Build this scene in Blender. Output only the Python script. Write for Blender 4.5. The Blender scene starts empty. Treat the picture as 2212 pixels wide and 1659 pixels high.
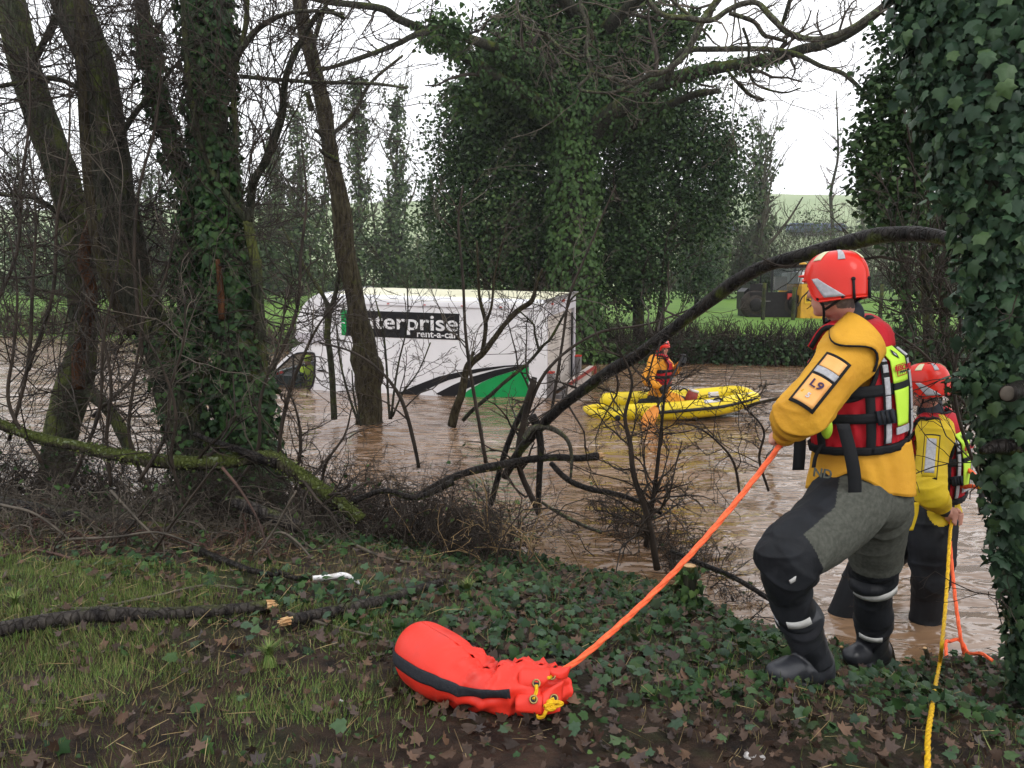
import bpy, math, random
import numpy as np
from mathutils import Matrix, Vector
PI = math.pi
SC = bpy.context.scene
C = SC.collection
# ---------------------------------------------------------------- camera
TILT = math.radians(6.67); FPX = 1782.0; CAMZ = 2.14
cam = bpy.data.cameras.new('camera'); cam_o = bpy.data.objects.new('camera', cam); C.objects.link(cam_o)
cam.sensor_width = 36; cam.lens = FPX/2212*36; cam.clip_start = 0.05; cam.clip_end = 3000
cam_o.location = (0, 0, CAMZ); cam_o.rotation_euler = (PI/2-TILT, 0, 0)
SC.camera = cam_o
# ---------------------------------------------------------------- world: pale overcast sky
SUN_EL, SUN_ROT = math.radians(38), math.radians(150)
w = bpy.data.worlds.new('World'); SC.world = w; w.use_nodes = True
nt = w.node_tree; nt.nodes.clear()
out = nt.nodes.new('ShaderNodeOutputWorld'); bg = nt.nodes.new('ShaderNodeBackground')
sky = nt.nodes.new('ShaderNodeTexSky'); sky.sky_type = 'NISHITA'; sky.sun_disc = False
sky.sun_elevation = SUN_EL; sky.sun_rotation = SUN_ROT; sky.air_density = 1.0; sky.dust_density = 4.0
bg.inputs['Strength'].default_value = 0.12
cl = nt.nodes.new('ShaderNodeTexCoord'); nz = nt.nodes.new('ShaderNodeTexNoise')
nz.inputs['Scale'].default_value = 2.2; nz.inputs['Detail'].default_value = 3
rp = nt.nodes.new('ShaderNodeMapRange')
rp.inputs['To Min'].default_value = 10.5; rp.inputs['To Max'].default_value = 15.5
mulc = nt.nodes.new('ShaderNodeMix'); mulc.data_type = 'RGBA'; mulc.blend_type = 'MULTIPLY'; mulc.inputs['Factor'].default_value = 1
mulc.inputs['A'].default_value = (0.97, 0.975, 1.0, 1)
mx = nt.nodes.new('ShaderNodeMix'); mx.data_type = 'RGBA'; mx.inputs['Factor'].default_value = 0.9
L = nt.links.new
L(cl.outputs['Generated'], nz.inputs['Vector']); L(nz.outputs['Fac'], rp.inputs['Value'])
L(rp.outputs['Result'], mulc.inputs['B']); L(sky.outputs['Color'], mx.inputs['A']); L(mulc.outputs['Result'], mx.inputs['B'])
L(mx.outputs['Result'], bg.inputs['Color']); L(bg.outputs['Background'], out.inputs['Surface'])
sun = bpy.data.lights.new('sun', 'SUN'); sun.energy = 0.7; sun.angle = math.radians(25); sun.color = (1, .97, .93)
sun_o = bpy.data.objects.new('sun', sun); C.objects.link(sun_o)
sd = Vector((math.sin(SUN_ROT)*math.cos(SUN_EL), math.cos(SUN_ROT)*math.cos(SUN_EL), math.sin(SUN_EL)))
sun_o.rotation_euler = sd.to_track_quat('Z', 'Y').to_euler()
SC.view_settings.view_transform = 'Standard'; SC.view_settings.look = 'None'
SC.view_settings.exposure = 0.18; SC.view_settings.gamma = 1; SC.view_settings.use_curve_mapping = False
SC.render.engine = 'CYCLES'
cy = SC.cycles
cy.use_denoising = True; cy.max_bounces = 6; cy.diffuse_bounces = 3; cy.glossy_bounces = 3; cy.transmission_bounces = 4
cy.transparent_max_bounces = 8; cy.volume_bounces = 0; cy.caustics_reflective = False; cy.caustics_refractive = False

# ---------------------------------------------------------------- projection helpers: a photo pixel plus a distance gives a place
CT, ST = math.cos(TILT), math.sin(TILT)
def ray(px, py):
    a = (px-1106)/FPX; b = -(py-829.5)/FPX
    return np.array([a, CT+b*ST, -ST+b*CT])
def P(px, py, Y):
    d = ray(px, py); return np.array([0, 0, CAMZ]) + d*(Y/d[1])
def W(px, py, z=0.0):
    d = ray(px, py); return np.array([0, 0, CAMZ]) + d*((z-CAMZ)/d[2])
def PR(w, Y): return w*0.5*Y/FPX          # half of a width in pixels, in metres
# ---------------------------------------------------------------- numpy noise
_r = np.random.default_rng(5)
_D = _r.normal(size=(24, 3)); _D /= np.linalg.norm(_D, axis=1)[:, None]; _PH = _r.uniform(0, 6.28, 24)
def nz3(p, f, s=0):
    p = np.asarray(p, float)*f
    q = p + 0.6*np.stack([np.sin(p@_D[(s+1) % 24]*1.3+_PH[s % 24]), np.sin(p@_D[(s+5) % 24]*1.1+2), np.sin(p@_D[(s+9) % 24]*1.4+4)], -1)
    v = 0
    for k in range(6):
        v = v + np.sin(q@_D[(s*3+k*4) % 24]*(1+0.35*k)+_PH[(s+k*3) % 24])/(1+.3*k)
    return v/3.2
# ---------------------------------------------------------------- shoreline and ground height
_sh = [W(*p) for p in [(-1500, 1010), (-500, 1035), (0, 1060), (400, 1100), (700, 1140), (1000, 1180), (1230, 1220), (1440, 1275), (1560, 1330), (1680, 1368), (1900, 1408), (2212, 1440), (2700, 1465)]]
SHX = np.array([p[0] for p in _sh]); SHY = np.array([p[1] for p in _sh])
_o = np.argsort(SHX); SHX = SHX[_o]; SHY = SHY[_o]
def shore(x): return np.interp(x, SHX, SHY)
def gz(x, y):
    x = np.asarray(x, float); y = np.asarray(y, float)
    d = shore(x)-y + 0.10*np.sin(x*3.1+y)+0.06*np.sin(x*7.3+1)
    up = 0.70*(1-np.exp(-(np.maximum(d, 0)/2.0)**1.35)); dn = -1.2*(1-np.exp(-np.maximum(-d, 0)/1.3))
    q = np.stack([x, y, x*0], -1)
    return up+dn + 0.022*nz3(q, 2.3, 1) + 0.017*nz3(q, 6.5, 4) + .009*nz3(q, 17, 7)
def G(px, py, lift=0):
    d = ray(px, py); o = np.array([0, 0, CAMZ])
    for t in np.arange(1.0, 30, .02):
        q = o+d*t
        if q[2] <= max(float(gz(q[0], q[1])), 0.)+lift: return q
    return W(px, py)
# ---------------------------------------------------------------- objects
def tag(o, label=None, cat=None, group=None, kind=None):
    if label: o['label'] = label
    if cat: o['category'] = cat
    if group: o['group'] = group
    if kind: o['kind'] = kind
    return o
def empty(name, loc=(0, 0, 0), label=None, cat=None, group=None, parent=None):
    o = bpy.data.objects.new(name, None); C.objects.link(o); o.location = tuple(float(v) for v in loc); o.empty_display_size = .1
    if parent: o.parent = parent
    return tag(o, label, cat, group)
LOCALS = set()
def wm(o):
    m = o.matrix_basis.copy()
    return m if o.parent is None else wm(o.parent) @ o.matrix_parent_inverse @ m
def link(name, me, parent=None):
    """meshes are written in world space; under an Empty they keep it through the inverse matrix"""
    o = bpy.data.objects.new(name, me); C.objects.link(o)
    if parent is not None:
        o.parent = parent
        if parent in LOCALS: LOCALS.add(o)
        else: o.matrix_parent_inverse = wm(parent).inverted()
    return o
class MB:
    def __init__(s): s.V = []; s.F = []; s.n = 0
    def add(s, V, F, mi=0, rnd=None):
        V = np.asarray(V, float).reshape(-1, 3)
        for f in (F if isinstance(F, list) else [F]):
            f = np.asarray(f, int)
            if len(f) == 0: continue
            s.F.append((f+s.n, np.broadcast_to(np.asarray(mi), (len(f),)).copy(), None))
        s.V.append((V, np.zeros(len(V)) if rnd is None else np.broadcast_to(rnd, (len(V),))))
        s.n += len(V); return s
    def mesh(s, name, mats, smooth=True):
        V = np.concatenate([v for v, _ in s.V]); R = np.concatenate([r for _, r in s.V])
        me = bpy.data.meshes.new(name)
        me.vertices.add(len(V)); me.vertices.foreach_set('co', V.astype(np.float32).ravel())
        lv = np.concatenate([f.ravel() for f, _, _ in s.F]); cnt = np.concatenate([np.full(len(f), f.shape[1]) for f, _, _ in s.F])
        me.loops.add(len(lv)); me.loops.foreach_set('vertex_index', lv.astype(np.int32))
        me.polygons.add(len(cnt)); me.polygons.foreach_set('loop_start', np.concatenate([[0], np.cumsum(cnt)[:-1]]).astype(np.int32))
        try: me.polygons.foreach_set('loop_total', cnt.astype(np.int32))
        except Exception: pass
        me.polygons.foreach_set('material_index', np.concatenate([m for _, m, _ in s.F]).astype(np.int32))
        me.polygons.foreach_set('use_smooth', np.full(len(cnt), bool(smooth)))
        for m in (mats if isinstance(mats, (list, tuple)) else [mats]): me.materials.append(m)
        if R.any():
            a = me.attributes.new('rnd', 'FLOAT', 'POINT'); a.data.foreach_set('value', R.astype(np.float32))
        me.update(calc_edges=True); return me
    def build(s, name, mats, parent=None, smooth=True, kind=None, label=None):
        o = link(name, s.mesh(name, mats, smooth), parent)
        if kind: o['kind'] = kind
        if label: o['label'] = label
        return o
def unit(v): v = np.asarray(v, float); return v/np.maximum(np.linalg.norm(v, axis=-1, keepdims=True), 1e-9)
def spline(pts, n):
    pts = np.asarray(pts, float); k = len(pts)
    if k < 3: t = np.linspace(0, 1, n)[:, None]; return pts[0]*(1-t)+pts[-1]*t
    e = np.vstack([2*pts[0]-pts[1], pts, 2*pts[-1]-pts[-2]])
    seg = np.linalg.norm(np.diff(pts, axis=0)[:, :3], axis=1); cum = np.concatenate([[0], np.cumsum(seg)])
    u = np.linspace(0, cum[-1], n); i = np.clip(np.searchsorted(cum, u, 'right')-1, 0, k-2)
    t = ((u-cum[i])/np.maximum(seg[i], 1e-9))[:, None]
    a, b, c, d = e[i], e[i+1], e[i+2], e[i+3]
    return .5*((2*b)+(-a+c)*t+(2*a-5*b+4*c-d)*t*t+(-a+3*b-3*c+d)*t**3)
def frames(Pt):
    T = unit(np.gradient(Pt, axis=1)); md = unit(Pt[:, -1]-Pt[:, 0]+1e-6)
    a = np.where(np.abs(md[:, 2:3]) > .8, np.array([[0., 1, 0.1]]), np.array([[0.1, 0., 1]]))
    ref = unit(np.cross(md, a))[:, None, :]
    U = unit(ref-(ref*T).sum(-1, keepdims=True)*T); return T, U, np.cross(T, U)
def tubes(mb, Pt, R, S=3, mi=0, rnd=None, cap=False, jit=0, flat=None, jf=6):
    Pt = np.asarray(Pt, float); R = np.asarray(R, float)
    if Pt.ndim == 2: Pt = Pt[None]; R = np.broadcast_to(R, Pt.shape[1:2])[None] if R.ndim < 2 else R
    N, K = Pt.shape[:2]; T, U, Vv = frames(Pt)
    th = np.arange(S)*2*PI/S
    cx, sx = np.cos(th), np.sin(th)*(flat or 1)
    off = cx[None, None, :, None]*U[:, :, None]+sx[None, None, :, None]*Vv[:, :, None]
    V = Pt[:, :, None]+off*R[:, :, None, None]
    if jit: V = V+off*(jit*R[:, :, None]*nz3(V*np.array([1, 1, .45]), jf/np.maximum(R.max(), .01)/6, 3))[..., None]
    if jit and S >= 30: V = V+off*(.07*R[:, :, None]*nz3(V*np.array([1, 1, .12]), 38, 6)+.035*R[:, :, None]*nz3(V*np.array([1, 1, .3]), 80, 2))[..., None]
    b = (np.arange(N)*K*S)[:, None, None]; k = (np.arange(K-1)*S)[None, :, None]; j = np.arange(S)[None, None]; j2 = (j+1) % S
    F = np.stack([b+k+j, b+k+j2, b+k+S+j2, b+k+S+j], -1).reshape(-1, 4)
    FF = [F]
    if cap:
        FF.append((np.arange(N)*K*S)[:, None]+np.arange(S)[::-1][None]); FF.append((np.arange(N)*K*S+(K-1)*S)[:, None]+np.arange(S)[None])
    mb.add(V, FF, mi, None if rnd is None else np.repeat(rnd, K*S) if np.ndim(rnd) else rnd); return V
def grow(rng, Pt, R, n, Lf, ang=.8, K=5, wan=.22, up=.1, t0=.2, t1=1., rs=.6, Labs=None, rend=.3, rmin=.0015, droop=0, rmax=9.):
    N, Kp = Pt.shape[:2]; idx = np.repeat(np.arange(N), n); M = len(idx)
    t = rng.uniform(t0, t1, M); f = t*(Kp-1)*.999; i = f.astype(int); fr = (f-i)[:, None]
    p0 = Pt[idx, i]*(1-fr)+Pt[idx, i+1]*fr; r0 = R[idx, i]*(1-fr[:, 0])+R[idx, i+1]*fr[:, 0]
    T = unit(Pt[idx, i+1]-Pt[idx, i]); q = unit(np.cross(T, rng.normal(size=(M, 3))))
    a = (ang*rng.uniform(.6, 1.35, M))[:, None]; d = unit(np.cos(a)*T+np.sin(a)*q+np.array([0, 0, up]))
    pl = np.linalg.norm(np.diff(Pt, axis=1), axis=-1).sum(1)[idx]
    ln = (Labs*rng.uniform(.5, 1.3, M)) if Labs else pl*Lf*rng.uniform(.5, 1.3, M)*(1.2-t)
    o = [p0]
    for k in range(K-1):
        d = unit(d+wan*rng.normal(size=(M, 3))+np.array([0, 0, up*.5-droop*k])); o.append(o[-1]+d*(ln/(K-1))[:, None])
    rr = np.clip(r0*rs, rmin, rmax)[:, None]*np.linspace(1, rend, K)[None]
    return np.stack(o, 1), np.maximum(rr, rmin*.8)
# ---------------------------------------------------------------- primitive shapes
def box(mb, c, s, rot=None, mi=0):
    v = np.array([[x, y, z] for x in (-.5, .5) for y in (-.5, .5) for z in (-.5, .5)])*np.asarray(s, float)
    if rot is not None: v = v@np.asarray(rot).T
    mb.add(v+np.asarray(c, float), np.array([[0, 1, 3, 2], [4, 6, 7, 5], [0, 4, 5, 1], [2, 3, 7, 6], [0, 2, 6, 4], [1, 5, 7, 3]]), mi); return mb
def ell(mb, c, ax, rot=None, nu=16, nv=10, mi=0):
    th = np.arange(nu)*2*PI/nu; ph = np.linspace(-PI/2, PI/2, nv+2)[1:-1]
    v = np.array([[math.cos(p)*math.cos(t), math.cos(p)*math.sin(t), math.sin(p)] for p in ph for t in th]+[[0, 0, -1], [0, 0, 1]])*np.asarray(ax, float)
    if rot is not None: v = v@np.asarray(rot).T
    k = (np.arange(nv-1)*nu)[:, None]; j = np.arange(nu)[None]; j2 = (j+1) % nu
    F = np.stack([k+j, k+j2, k+nu+j2, k+nu+j], -1).reshape(-1, 4); j = np.arange(nu); j2 = (j+1) % nu; e = nv*nu
    mb.add(v+np.asarray(c, float), [F, np.stack([j2, j, j*0+e], -1), np.stack([(nv-1)*nu+j, (nv-1)*nu+j2, j*0+e+1], -1)], mi); return mb
def prism(mb, poly, a, b, fn, mi=0):
    """extrude a 2D outline between two offsets; fn(u, v, w) -> xyz"""
    n = len(poly); v = [fn(u, w_, a) for u, w_ in poly]+[fn(u, w_, b) for u, w_ in poly]
    j = np.arange(n); j2 = (j+1) % n
    mb.add(v, [np.stack([j, j2, j2+n, j+n], -1), j[::-1][None], (j+n)[None]], mi); return mb
def grid(mb, A, mi=0, rnd=None, wrap=False):
    A = np.asarray(A, float); a, b = A.shape[:2]
    i = np.arange(a-1)[:, None]; j = np.arange(b if wrap else b-1)[None]; j2 = (j+1) % b
    mb.add(A, np.stack([i*b+j, (i+1)*b+j, (i+1)*b+j2, i*b+j2], -1).reshape(-1, 4), mi, rnd); return mb
def shell(mb, A, t, mi=0):
    """a patch given thickness t along its own normals, closed round the rim"""
    A = np.asarray(A, float); a, b = A.shape[:2]
    n = unit(np.cross(np.gradient(A, axis=0), np.gradient(A, axis=1))); Bk = A-n*t
    base = mb.n; grid(mb, A, mi)
    i = np.arange(a-1)[:, None]; j = np.arange(b-1)[None]
    F = np.stack([i*b+j, i*b+j+1, (i+1)*b+j+1, (i+1)*b+j], -1).reshape(-1, 4)
    rim = np.concatenate([np.arange(b), np.arange(1, a)*b+b-1, (a-1)*b+np.arange(b-2, -1, -1), np.arange(a-2, 0, -1)*b])
    mb.add(Bk, F, mi); r2 = np.roll(rim, -1)
    mb.F.append((np.stack([rim, r2, r2+a*b, rim+a*b], -1)+base, np.full(len(rim), mi), None)); return mb
def text(name, s, size, M4, mat, parent, bold=0.0, ext=.002, width=None, align='LEFT', label=None):
    cu = bpy.data.curves.new(name, 'FONT'); cu.body = s; cu.size = size; cu.extrude = ext; cu.offset = bold; cu.align_x = align
    t = bpy.data.objects.new(name, cu); C.objects.link(t); dg = bpy.context.evaluated_depsgraph_get()
    me = bpy.data.meshes.new_from_object(t.evaluated_get(dg)); bpy.data.objects.remove(t)
    n = len(me.vertices); co = np.empty(n*3, np.float32); me.vertices.foreach_get('co', co); co = co.reshape(-1, 3)
    if width: co[:, 0] *= width/max(np.ptp(co[:, 0]), 1e-6)
    M = np.array(M4); co = co@M[:3, :3].T+M[:3, 3]; me.vertices.foreach_set('co', co.ravel()); me.update()
    me.materials.clear(); me.materials.append(mat); o = link(name, me, parent)
    if label: o['label'] = label
    return o
# ---------------------------------------------------------------- leaves
def fan(pts, z=None):
    pts = np.array(pts, float); n = len(pts); v = np.zeros((n+1, 3)); v[1:, :2] = pts; v[0, :2] = pts.mean(0)
    v[:, 2] = -0.35*np.abs(v[:, 0])+ (0 if z is None else np.concatenate([[0], z])) - .25*(v[:, 1]-.4)**2
    j = np.arange(n); return v, np.stack([j*0, j+1, (j+1) % n+1], -1)
IVY = fan([(0, 0), (.22, -.1), (.5, .12), (.41, .30), (.54, .55), (.29, .60), (0, 1), (-.29, .60), (-.54, .55), (-.41, .30), (-.5, .12), (-.22, -.1)])
IVYB = fan([(0, 0), (.3, -.05), (.42, .25), (.3, .6), (0, 1), (-.3, .6), (-.42, .25), (-.3, -.05)])
IVS = fan([(0, 0), (.4, .1), (.3, .55), (0, 1), (-.3, .55), (-.4, .1)])
OVAL = (np.array([[0, 0, 0], [.26, .45, -.06], [0, 1, 0], [-.26, .45, -.06]]), np.array([[0, 1, 2], [0, 2, 3]]))
DEAD = fan([(0, 0), (.3, .0), (.55, .2), (.35, .4), (.6, .6), (.25, .65), (.05, 1), (-.2, .6), (-.6, .65), (-.38, .38), (-.6, .15), (-.25, .02)], z=[.04, .12, .25, .0, .2, .04, .22, .0, .18, .02, .2, .06])
BLADE = (np.array([[-.03, 0, 0], [.03, 0, 0], [-.025, .4, .05], [.025, .4, .05], [-.015, .75, .22], [.015, .75, .22], [0, 1, .5]]), np.array([[0, 1, 3], [0, 3, 2], [2, 3, 5], [2, 5, 4], [4, 5, 6]]))
STRAW = (np.array([[-.012, 0, 0], [.012, 0, 0], [0, .5, .02], [0, 1, .01], [.012, 1, 0]]), np.array([[0, 1, 2], [1, 4, 2], [4, 3, 2]]))
def leaves(mb, tpl, pos, nrm, tip, size, rnd=None, mi=0, rng=None):
    V, F = tpl; N = len(pos); n = unit(nrm); y = unit(tip-(tip*n).sum(-1, keepdims=True)*n+1e-5); x = np.cross(y, n)
    s = np.asarray(size).reshape(-1, 1, 1)
    A = pos[:, None]+s*(V[None, :, 0:1]*x[:, None]+V[None, :, 1:2]*y[:, None]+V[None, :, 2:3]*n[:, None])
    Fa = (np.arange(N)*len(V))[:, None, None]+F[None]
    r = np.random.default_rng(N).uniform(.02, 1, N) if rnd is None else rnd
    mb.add(A, Fa.reshape(-1, 3), mi, np.repeat(r, len(V)))
def on_tube(rng, Pt, R, n, off=(.0, .05), upb=.2, jit=.5):
    """random places on a tube's skin, with leaf normals and hanging tips"""
    K = len(Pt); T, U, Vv = frames(Pt[None]); T, U, Vv = T[0], U[0], Vv[0]
    f = rng.uniform(0, K-1.001, n); i = f.astype(int); fr = (f-i)[:, None]
    th = rng.uniform(0, 2*PI, n)[:, None]; nn = np.cos(th)*U[i]+np.sin(th)*Vv[i]
    r = (R[i]*(1-fr[:, 0])+R[i+1]*fr[:, 0])+rng.uniform(*off, n)
    p = Pt[i]*(1-fr)+Pt[i+1]*fr+nn*r[:, None]
    nr = unit(nn+rng.normal(size=(n, 3))*jit+np.array([0, 0, upb])); tip = np.array([0, 0, -1.])+rng.normal(size=(n, 3))*.5+nn*.3
    return p, nr, tip
def instance(name, me, parent, pos, nrm, tip, size, kind=None):
    n = unit(nrm); y = unit(tip-(tip*n).sum(-1, keepdims=True)*n); x = np.cross(y, n)
    for k in range(len(pos)):
        o = bpy.data.objects.new(name, me[k % len(me)]); C.objects.link(o)
        s = float(size[k]); M = Matrix(((x[k, 0]*s, y[k, 0]*s, n[k, 0]*s, pos[k, 0]), (x[k, 1]*s, y[k, 1]*s, n[k, 1]*s, pos[k, 1]), (x[k, 2]*s, y[k, 2]*s, n[k, 2]*s, pos[k, 2]), (0, 0, 0, 1)))
        if parent: o.parent = parent; o.matrix_parent_inverse = wm(parent).inverted()
        o.matrix_basis = M
# ---------------------------------------------------------------- materials
def newmat(name):
    m = bpy.data.materials.new(name); m.use_nodes = True; n = m.node_tree; b = n.nodes['Principled BSDF']; return m, n, b
def c4(c): return (c[0], c[1], c[2], 1)
def pm(name, c1, c2=None, scale=8, rough=.6, bump=.0, bs=None, detail=5, stretch=(1, 1, 1), spec=.18, r2=None, lo=.35, hi=.65, trans=0, bd=.01, metal=0, coat=0):
    m, n, b = newmat(name); N = n.nodes.new; l = n.links.new
    b.inputs['Roughness'].default_value = rough; b.inputs['Specular IOR Level'].default_value = spec; b.inputs['Metallic'].default_value = metal
    b.inputs['Coat Weight'].default_value = coat
    tc = N('ShaderNodeTexCoord'); mp = N('ShaderNodeMapping'); mp.inputs['Scale'].default_value = stretch; l(tc.outputs['Object'], mp.inputs['Vector'])
    nz = N('ShaderNodeTexNoise'); nz.inputs['Scale'].default_value = scale; nz.inputs['Detail'].default_value = detail; l(mp.outputs['Vector'], nz.inputs['Vector'])
    if c2 is None: c2 = tuple(x*.8 for x in c1)
    cr = N('ShaderNodeValToRGB'); cr.color_ramp.elements[0].position = lo; cr.color_ramp.elements[1].position = hi
    cr.color_ramp.elements[0].color = c4(c2); cr.color_ramp.elements[1].color = c4(c1)
    l(nz.outputs['Fac'], cr.inputs['Fac']); l(cr.outputs['Color'], b.inputs['Base Color'])
    if r2 is not None:
        mr = N('ShaderNodeMapRange'); mr.inputs['To Min'].default_value = rough; mr.inputs['To Max'].default_value = r2
        mr.inputs['From Min'].default_value = lo; mr.inputs['From Max'].default_value = hi; l(nz.outputs['Fac'], mr.inputs['Value']); l(mr.outputs['Result'], b.inputs['Roughness'])
    if bump:
        n2 = N('ShaderNodeTexNoise'); n2.inputs['Scale'].default_value = bs or scale*4; n2.inputs['Detail'].default_value = 6; l(mp.outputs['Vector'], n2.inputs['Vector'])
        bu = N('ShaderNodeBump'); bu.inputs['Strength'].default_value = bump; bu.inputs['Distance'].default_value = bd
        l(n2.outputs['Fac'], bu.inputs['Height']); l(bu.outputs['Normal'], b.inputs['Normal'])
    return m
def leafmat(name, cols, rough=.4, spec=.4, obj=False, bump=.3):
    m, n, b = newmat(name); spec *= .45; N = n.nodes.new; l = n.links.new
    b.inputs['Roughness'].default_value = rough; b.inputs['Specular IOR Level'].default_value = spec
    if obj: src = N('ShaderNodeObjectInfo').outputs['Random']
    else: a = N('ShaderNodeAttribute'); a.attribute_name = 'rnd'; src = a.outputs['Fac']
    cr = N('ShaderNodeValToRGB'); e = cr.color_ramp.elements
    while len(e) < len(cols): e.new(.5)
    for k, c in enumerate(cols): e[k].position = k/(len(cols)-1); e[k].color = c4(c)
    l(src, cr.inputs['Fac'])
    tc = N('ShaderNodeTexCoord'); nz = N('ShaderNodeTexNoise'); nz.inputs['Scale'].default_value = 30 if not obj else 3; nz.inputs['Detail'].default_value = 3
    l(tc.outputs['Object'], nz.inputs['Vector'])
    hs = N('ShaderNodeMix'); hs.data_type = 'RGBA'; hs.blend_type = 'MULTIPLY'; hs.inputs['Factor'].default_value = .6
    l(cr.outputs['Color'], hs.inputs['A']); mr = N('ShaderNodeMapRange'); mr.inputs['To Min'].default_value = .5; mr.inputs['To Max'].default_value = 1.5
    l(nz.outputs['Fac'], mr.inputs['Value']); l(mr.outputs['Result'], hs.inputs['B']); l(hs.outputs['Result'], b.inputs['Base Color'])
    if bump:
        bu = N('ShaderNodeBump'); bu.inputs['Strength'].default_value = bump; bu.inputs['Distance'].default_value = .004; l(nz.outputs['Fac'], bu.inputs['Height']); l(bu.outputs['Normal'], b.inputs['Normal'])
    return m
def barkmat(name, c1, c2, moss=(.06, .075, .015), mossamt=.5, rough=.75, scale=14, lichen=.0, mossup=.5, bump=.9):
    m, n, b = newmat(name); N = n.nodes.new; l = n.links.new
    b.inputs['Specular IOR Level'].default_value = .08; b.inputs['Roughness'].default_value = rough
    tc = N('ShaderNodeTexCoord'); mp = N('ShaderNodeMapping'); mp.inputs['Scale'].default_value = (1, 1, .22); l(tc.outputs['Object'], mp.inputs['Vector'])
    nz = N('ShaderNodeTexNoise'); nz.inputs['Scale'].default_value = scale*2; nz.inputs['Detail'].default_value = 6; l(mp.outputs['Vector'], nz.inputs['Vector'])
    vo = N('ShaderNodeTexVoronoi'); vo.feature = 'DISTANCE_TO_EDGE'; vo.inputs['Scale'].default_value = scale*2.4; l(mp.outputs['Vector'], vo.inputs['Vector'])
    cr = N('ShaderNodeValToRGB'); cr.color_ramp.elements[0].position = .36; cr.color_ramp.elements[1].position = .66
    cr.color_ramp.elements[0].color = c4(c2); cr.color_ramp.elements[1].color = c4(c1); l(nz.outputs['Fac'], cr.inputs['Fac'])
    n2 = N('ShaderNodeTexNoise'); n2.inputs['Scale'].default_value = 3.2; n2.inputs['Detail'].default_value = 8; n2.inputs['Roughness'].default_value = .7; l(tc.outputs['Object'], n2.inputs['Vector'])
    ge = N('ShaderNodeNewGeometry'); sx = N('ShaderNodeSeparateXYZ'); l(ge.outputs['Normal'], sx.inputs['Vector'])
    ad = N('ShaderNodeMath'); ad.operation = 'MULTIPLY_ADD'; ad.inputs[1].default_value = mossup*.25; l(sx.outputs['Z'], ad.inputs[0]); l(n2.outputs['Fac'], ad.inputs[2])
    mr = N('ShaderNodeMapRange'); mr.inputs['From Min'].default_value = .72-mossamt*.35; mr.inputs['From Max'].default_value = .82-mossamt*.3; l(ad.outputs['Value'], mr.inputs['Value'])
    mx = N('ShaderNodeMix'); mx.data_type = 'RGBA'; l(mr.outputs['Result'], mx.inputs['Factor']); l(cr.outputs['Color'], mx.inputs['A']); mx.inputs['B'].default_value = c4(moss)
    last = mx.outputs['Result']
    if lichen:
        n3 = N('ShaderNodeTexNoise'); n3.inputs['Scale'].default_value = 26; n3.inputs['Detail'].default_value = 3; l(tc.outputs['Object'], n3.inputs['Vector'])
        m3 = N('ShaderNodeMapRange'); m3.inputs['From Min'].default_value = .66-lichen*.15; m3.inputs['From Max'].default_value = .7-lichen*.15; l(n3.outputs['Fac'], m3.inputs['Value'])
        x3 = N('ShaderNodeMix'); x3.data_type = 'RGBA'; l(m3.outputs['Result'], x3.inputs['Factor']); l(last, x3.inputs['A']); x3.inputs['B'].default_value = (.13, .155, .085, 1); last = x3.outputs['Result']
    l(last, b.inputs['Base Color'])
    mm = N('ShaderNodeMath'); mm.operation = 'MULTIPLY'; l(nz.outputs['Fac'], mm.inputs[0]); m4 = N('ShaderNodeMapRange'); m4.inputs['From Max'].default_value = .12; l(vo.outputs['Distance'], m4.inputs['Value']); l(m4.outputs['Result'], mm.inputs[1])
    bu = N('ShaderNodeBump'); bu.inputs['Strength'].default_value = bump; bu.inputs['Distance'].default_value = .02; l(mm.outputs['Value'], bu.inputs['Height']); l(bu.outputs['Normal'], b.inputs['Normal'])
    return m
BARK = barkmat('bark_dark', (0.0466, 0.0456, 0.0326), (0.0106, 0.0117, 0.0084), mossamt=.55)
BARKG = barkmat('bark_green', (0.0546, 0.0625, 0.0389), (0.0167, 0.0180, 0.0115), moss=(.075, .085, .025), mossamt=.7)
BARKB = barkmat('bark_brown', (0.0651, 0.0562, 0.0326), (0.0167, 0.0127, 0.0074), mossamt=.35)
BARKW = barkmat('bark_wet', (0.028, 0.024, 0.021), (0.007, 0.006, 0.006), mossamt=.42, rough=.35, mossup=-.5)
BARKM = barkmat('bark_mossy', (0.056, 0.050, 0.034), (0.015, 0.012, 0.009), moss=(.05, .062, .016), mossamt=.75, lichen=.25, mossup=1)
BARKP = barkmat('bark_pale', (0.099, 0.093, 0.074), (0.037, 0.034, 0.028), moss=(.09, .10, .035), mossamt=.5, lichen=.4, scale=20)
BARKO = barkmat('bark_orange', (0.099, 0.043, 0.019), (0.031, 0.015, 0.009), mossamt=.3)
TWIG = pm('twig_dark', (.048, .036, .027), (.014, .011, .009), 5, .6, lo=.3, hi=.7)
TWIGR = pm('twig_reddish', (.095, .052, .04), (.04, .025, .02), 3, .7)
TWIGG = pm('twig_grey', (.12, .10, .078), (.04, .034, .027), 6, .6)
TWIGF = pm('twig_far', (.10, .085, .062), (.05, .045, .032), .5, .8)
STEMY = pm('straw_stem', (.34, .24, .12), (.16, .1, .05), 9, .6)
WOOD = pm('broken_wood', (.62, .42, .22), (.4, .22, .1), 30, .7, .6, 60)
IVYM = leafmat('ivy_leaf', [(.010, .024, .010), (.016, .040, .014), (.024, .058, .018), (.040, .080, .022), (.02, .032, .014)], .42, .3)
IVYN = leafmat('ivy_leaf_near', [(.016, .034, .02), (.024, .05, .028), (.036, .07, .036), (.045, .085, .035)], .38, .35)
IVYO = leafmat('ivy_leaf_single', [(.018, .038, .022), (.028, .055, .03), (.04, .075, .038), (.055, .095, .035)], .38, .35, obj=True)
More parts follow.
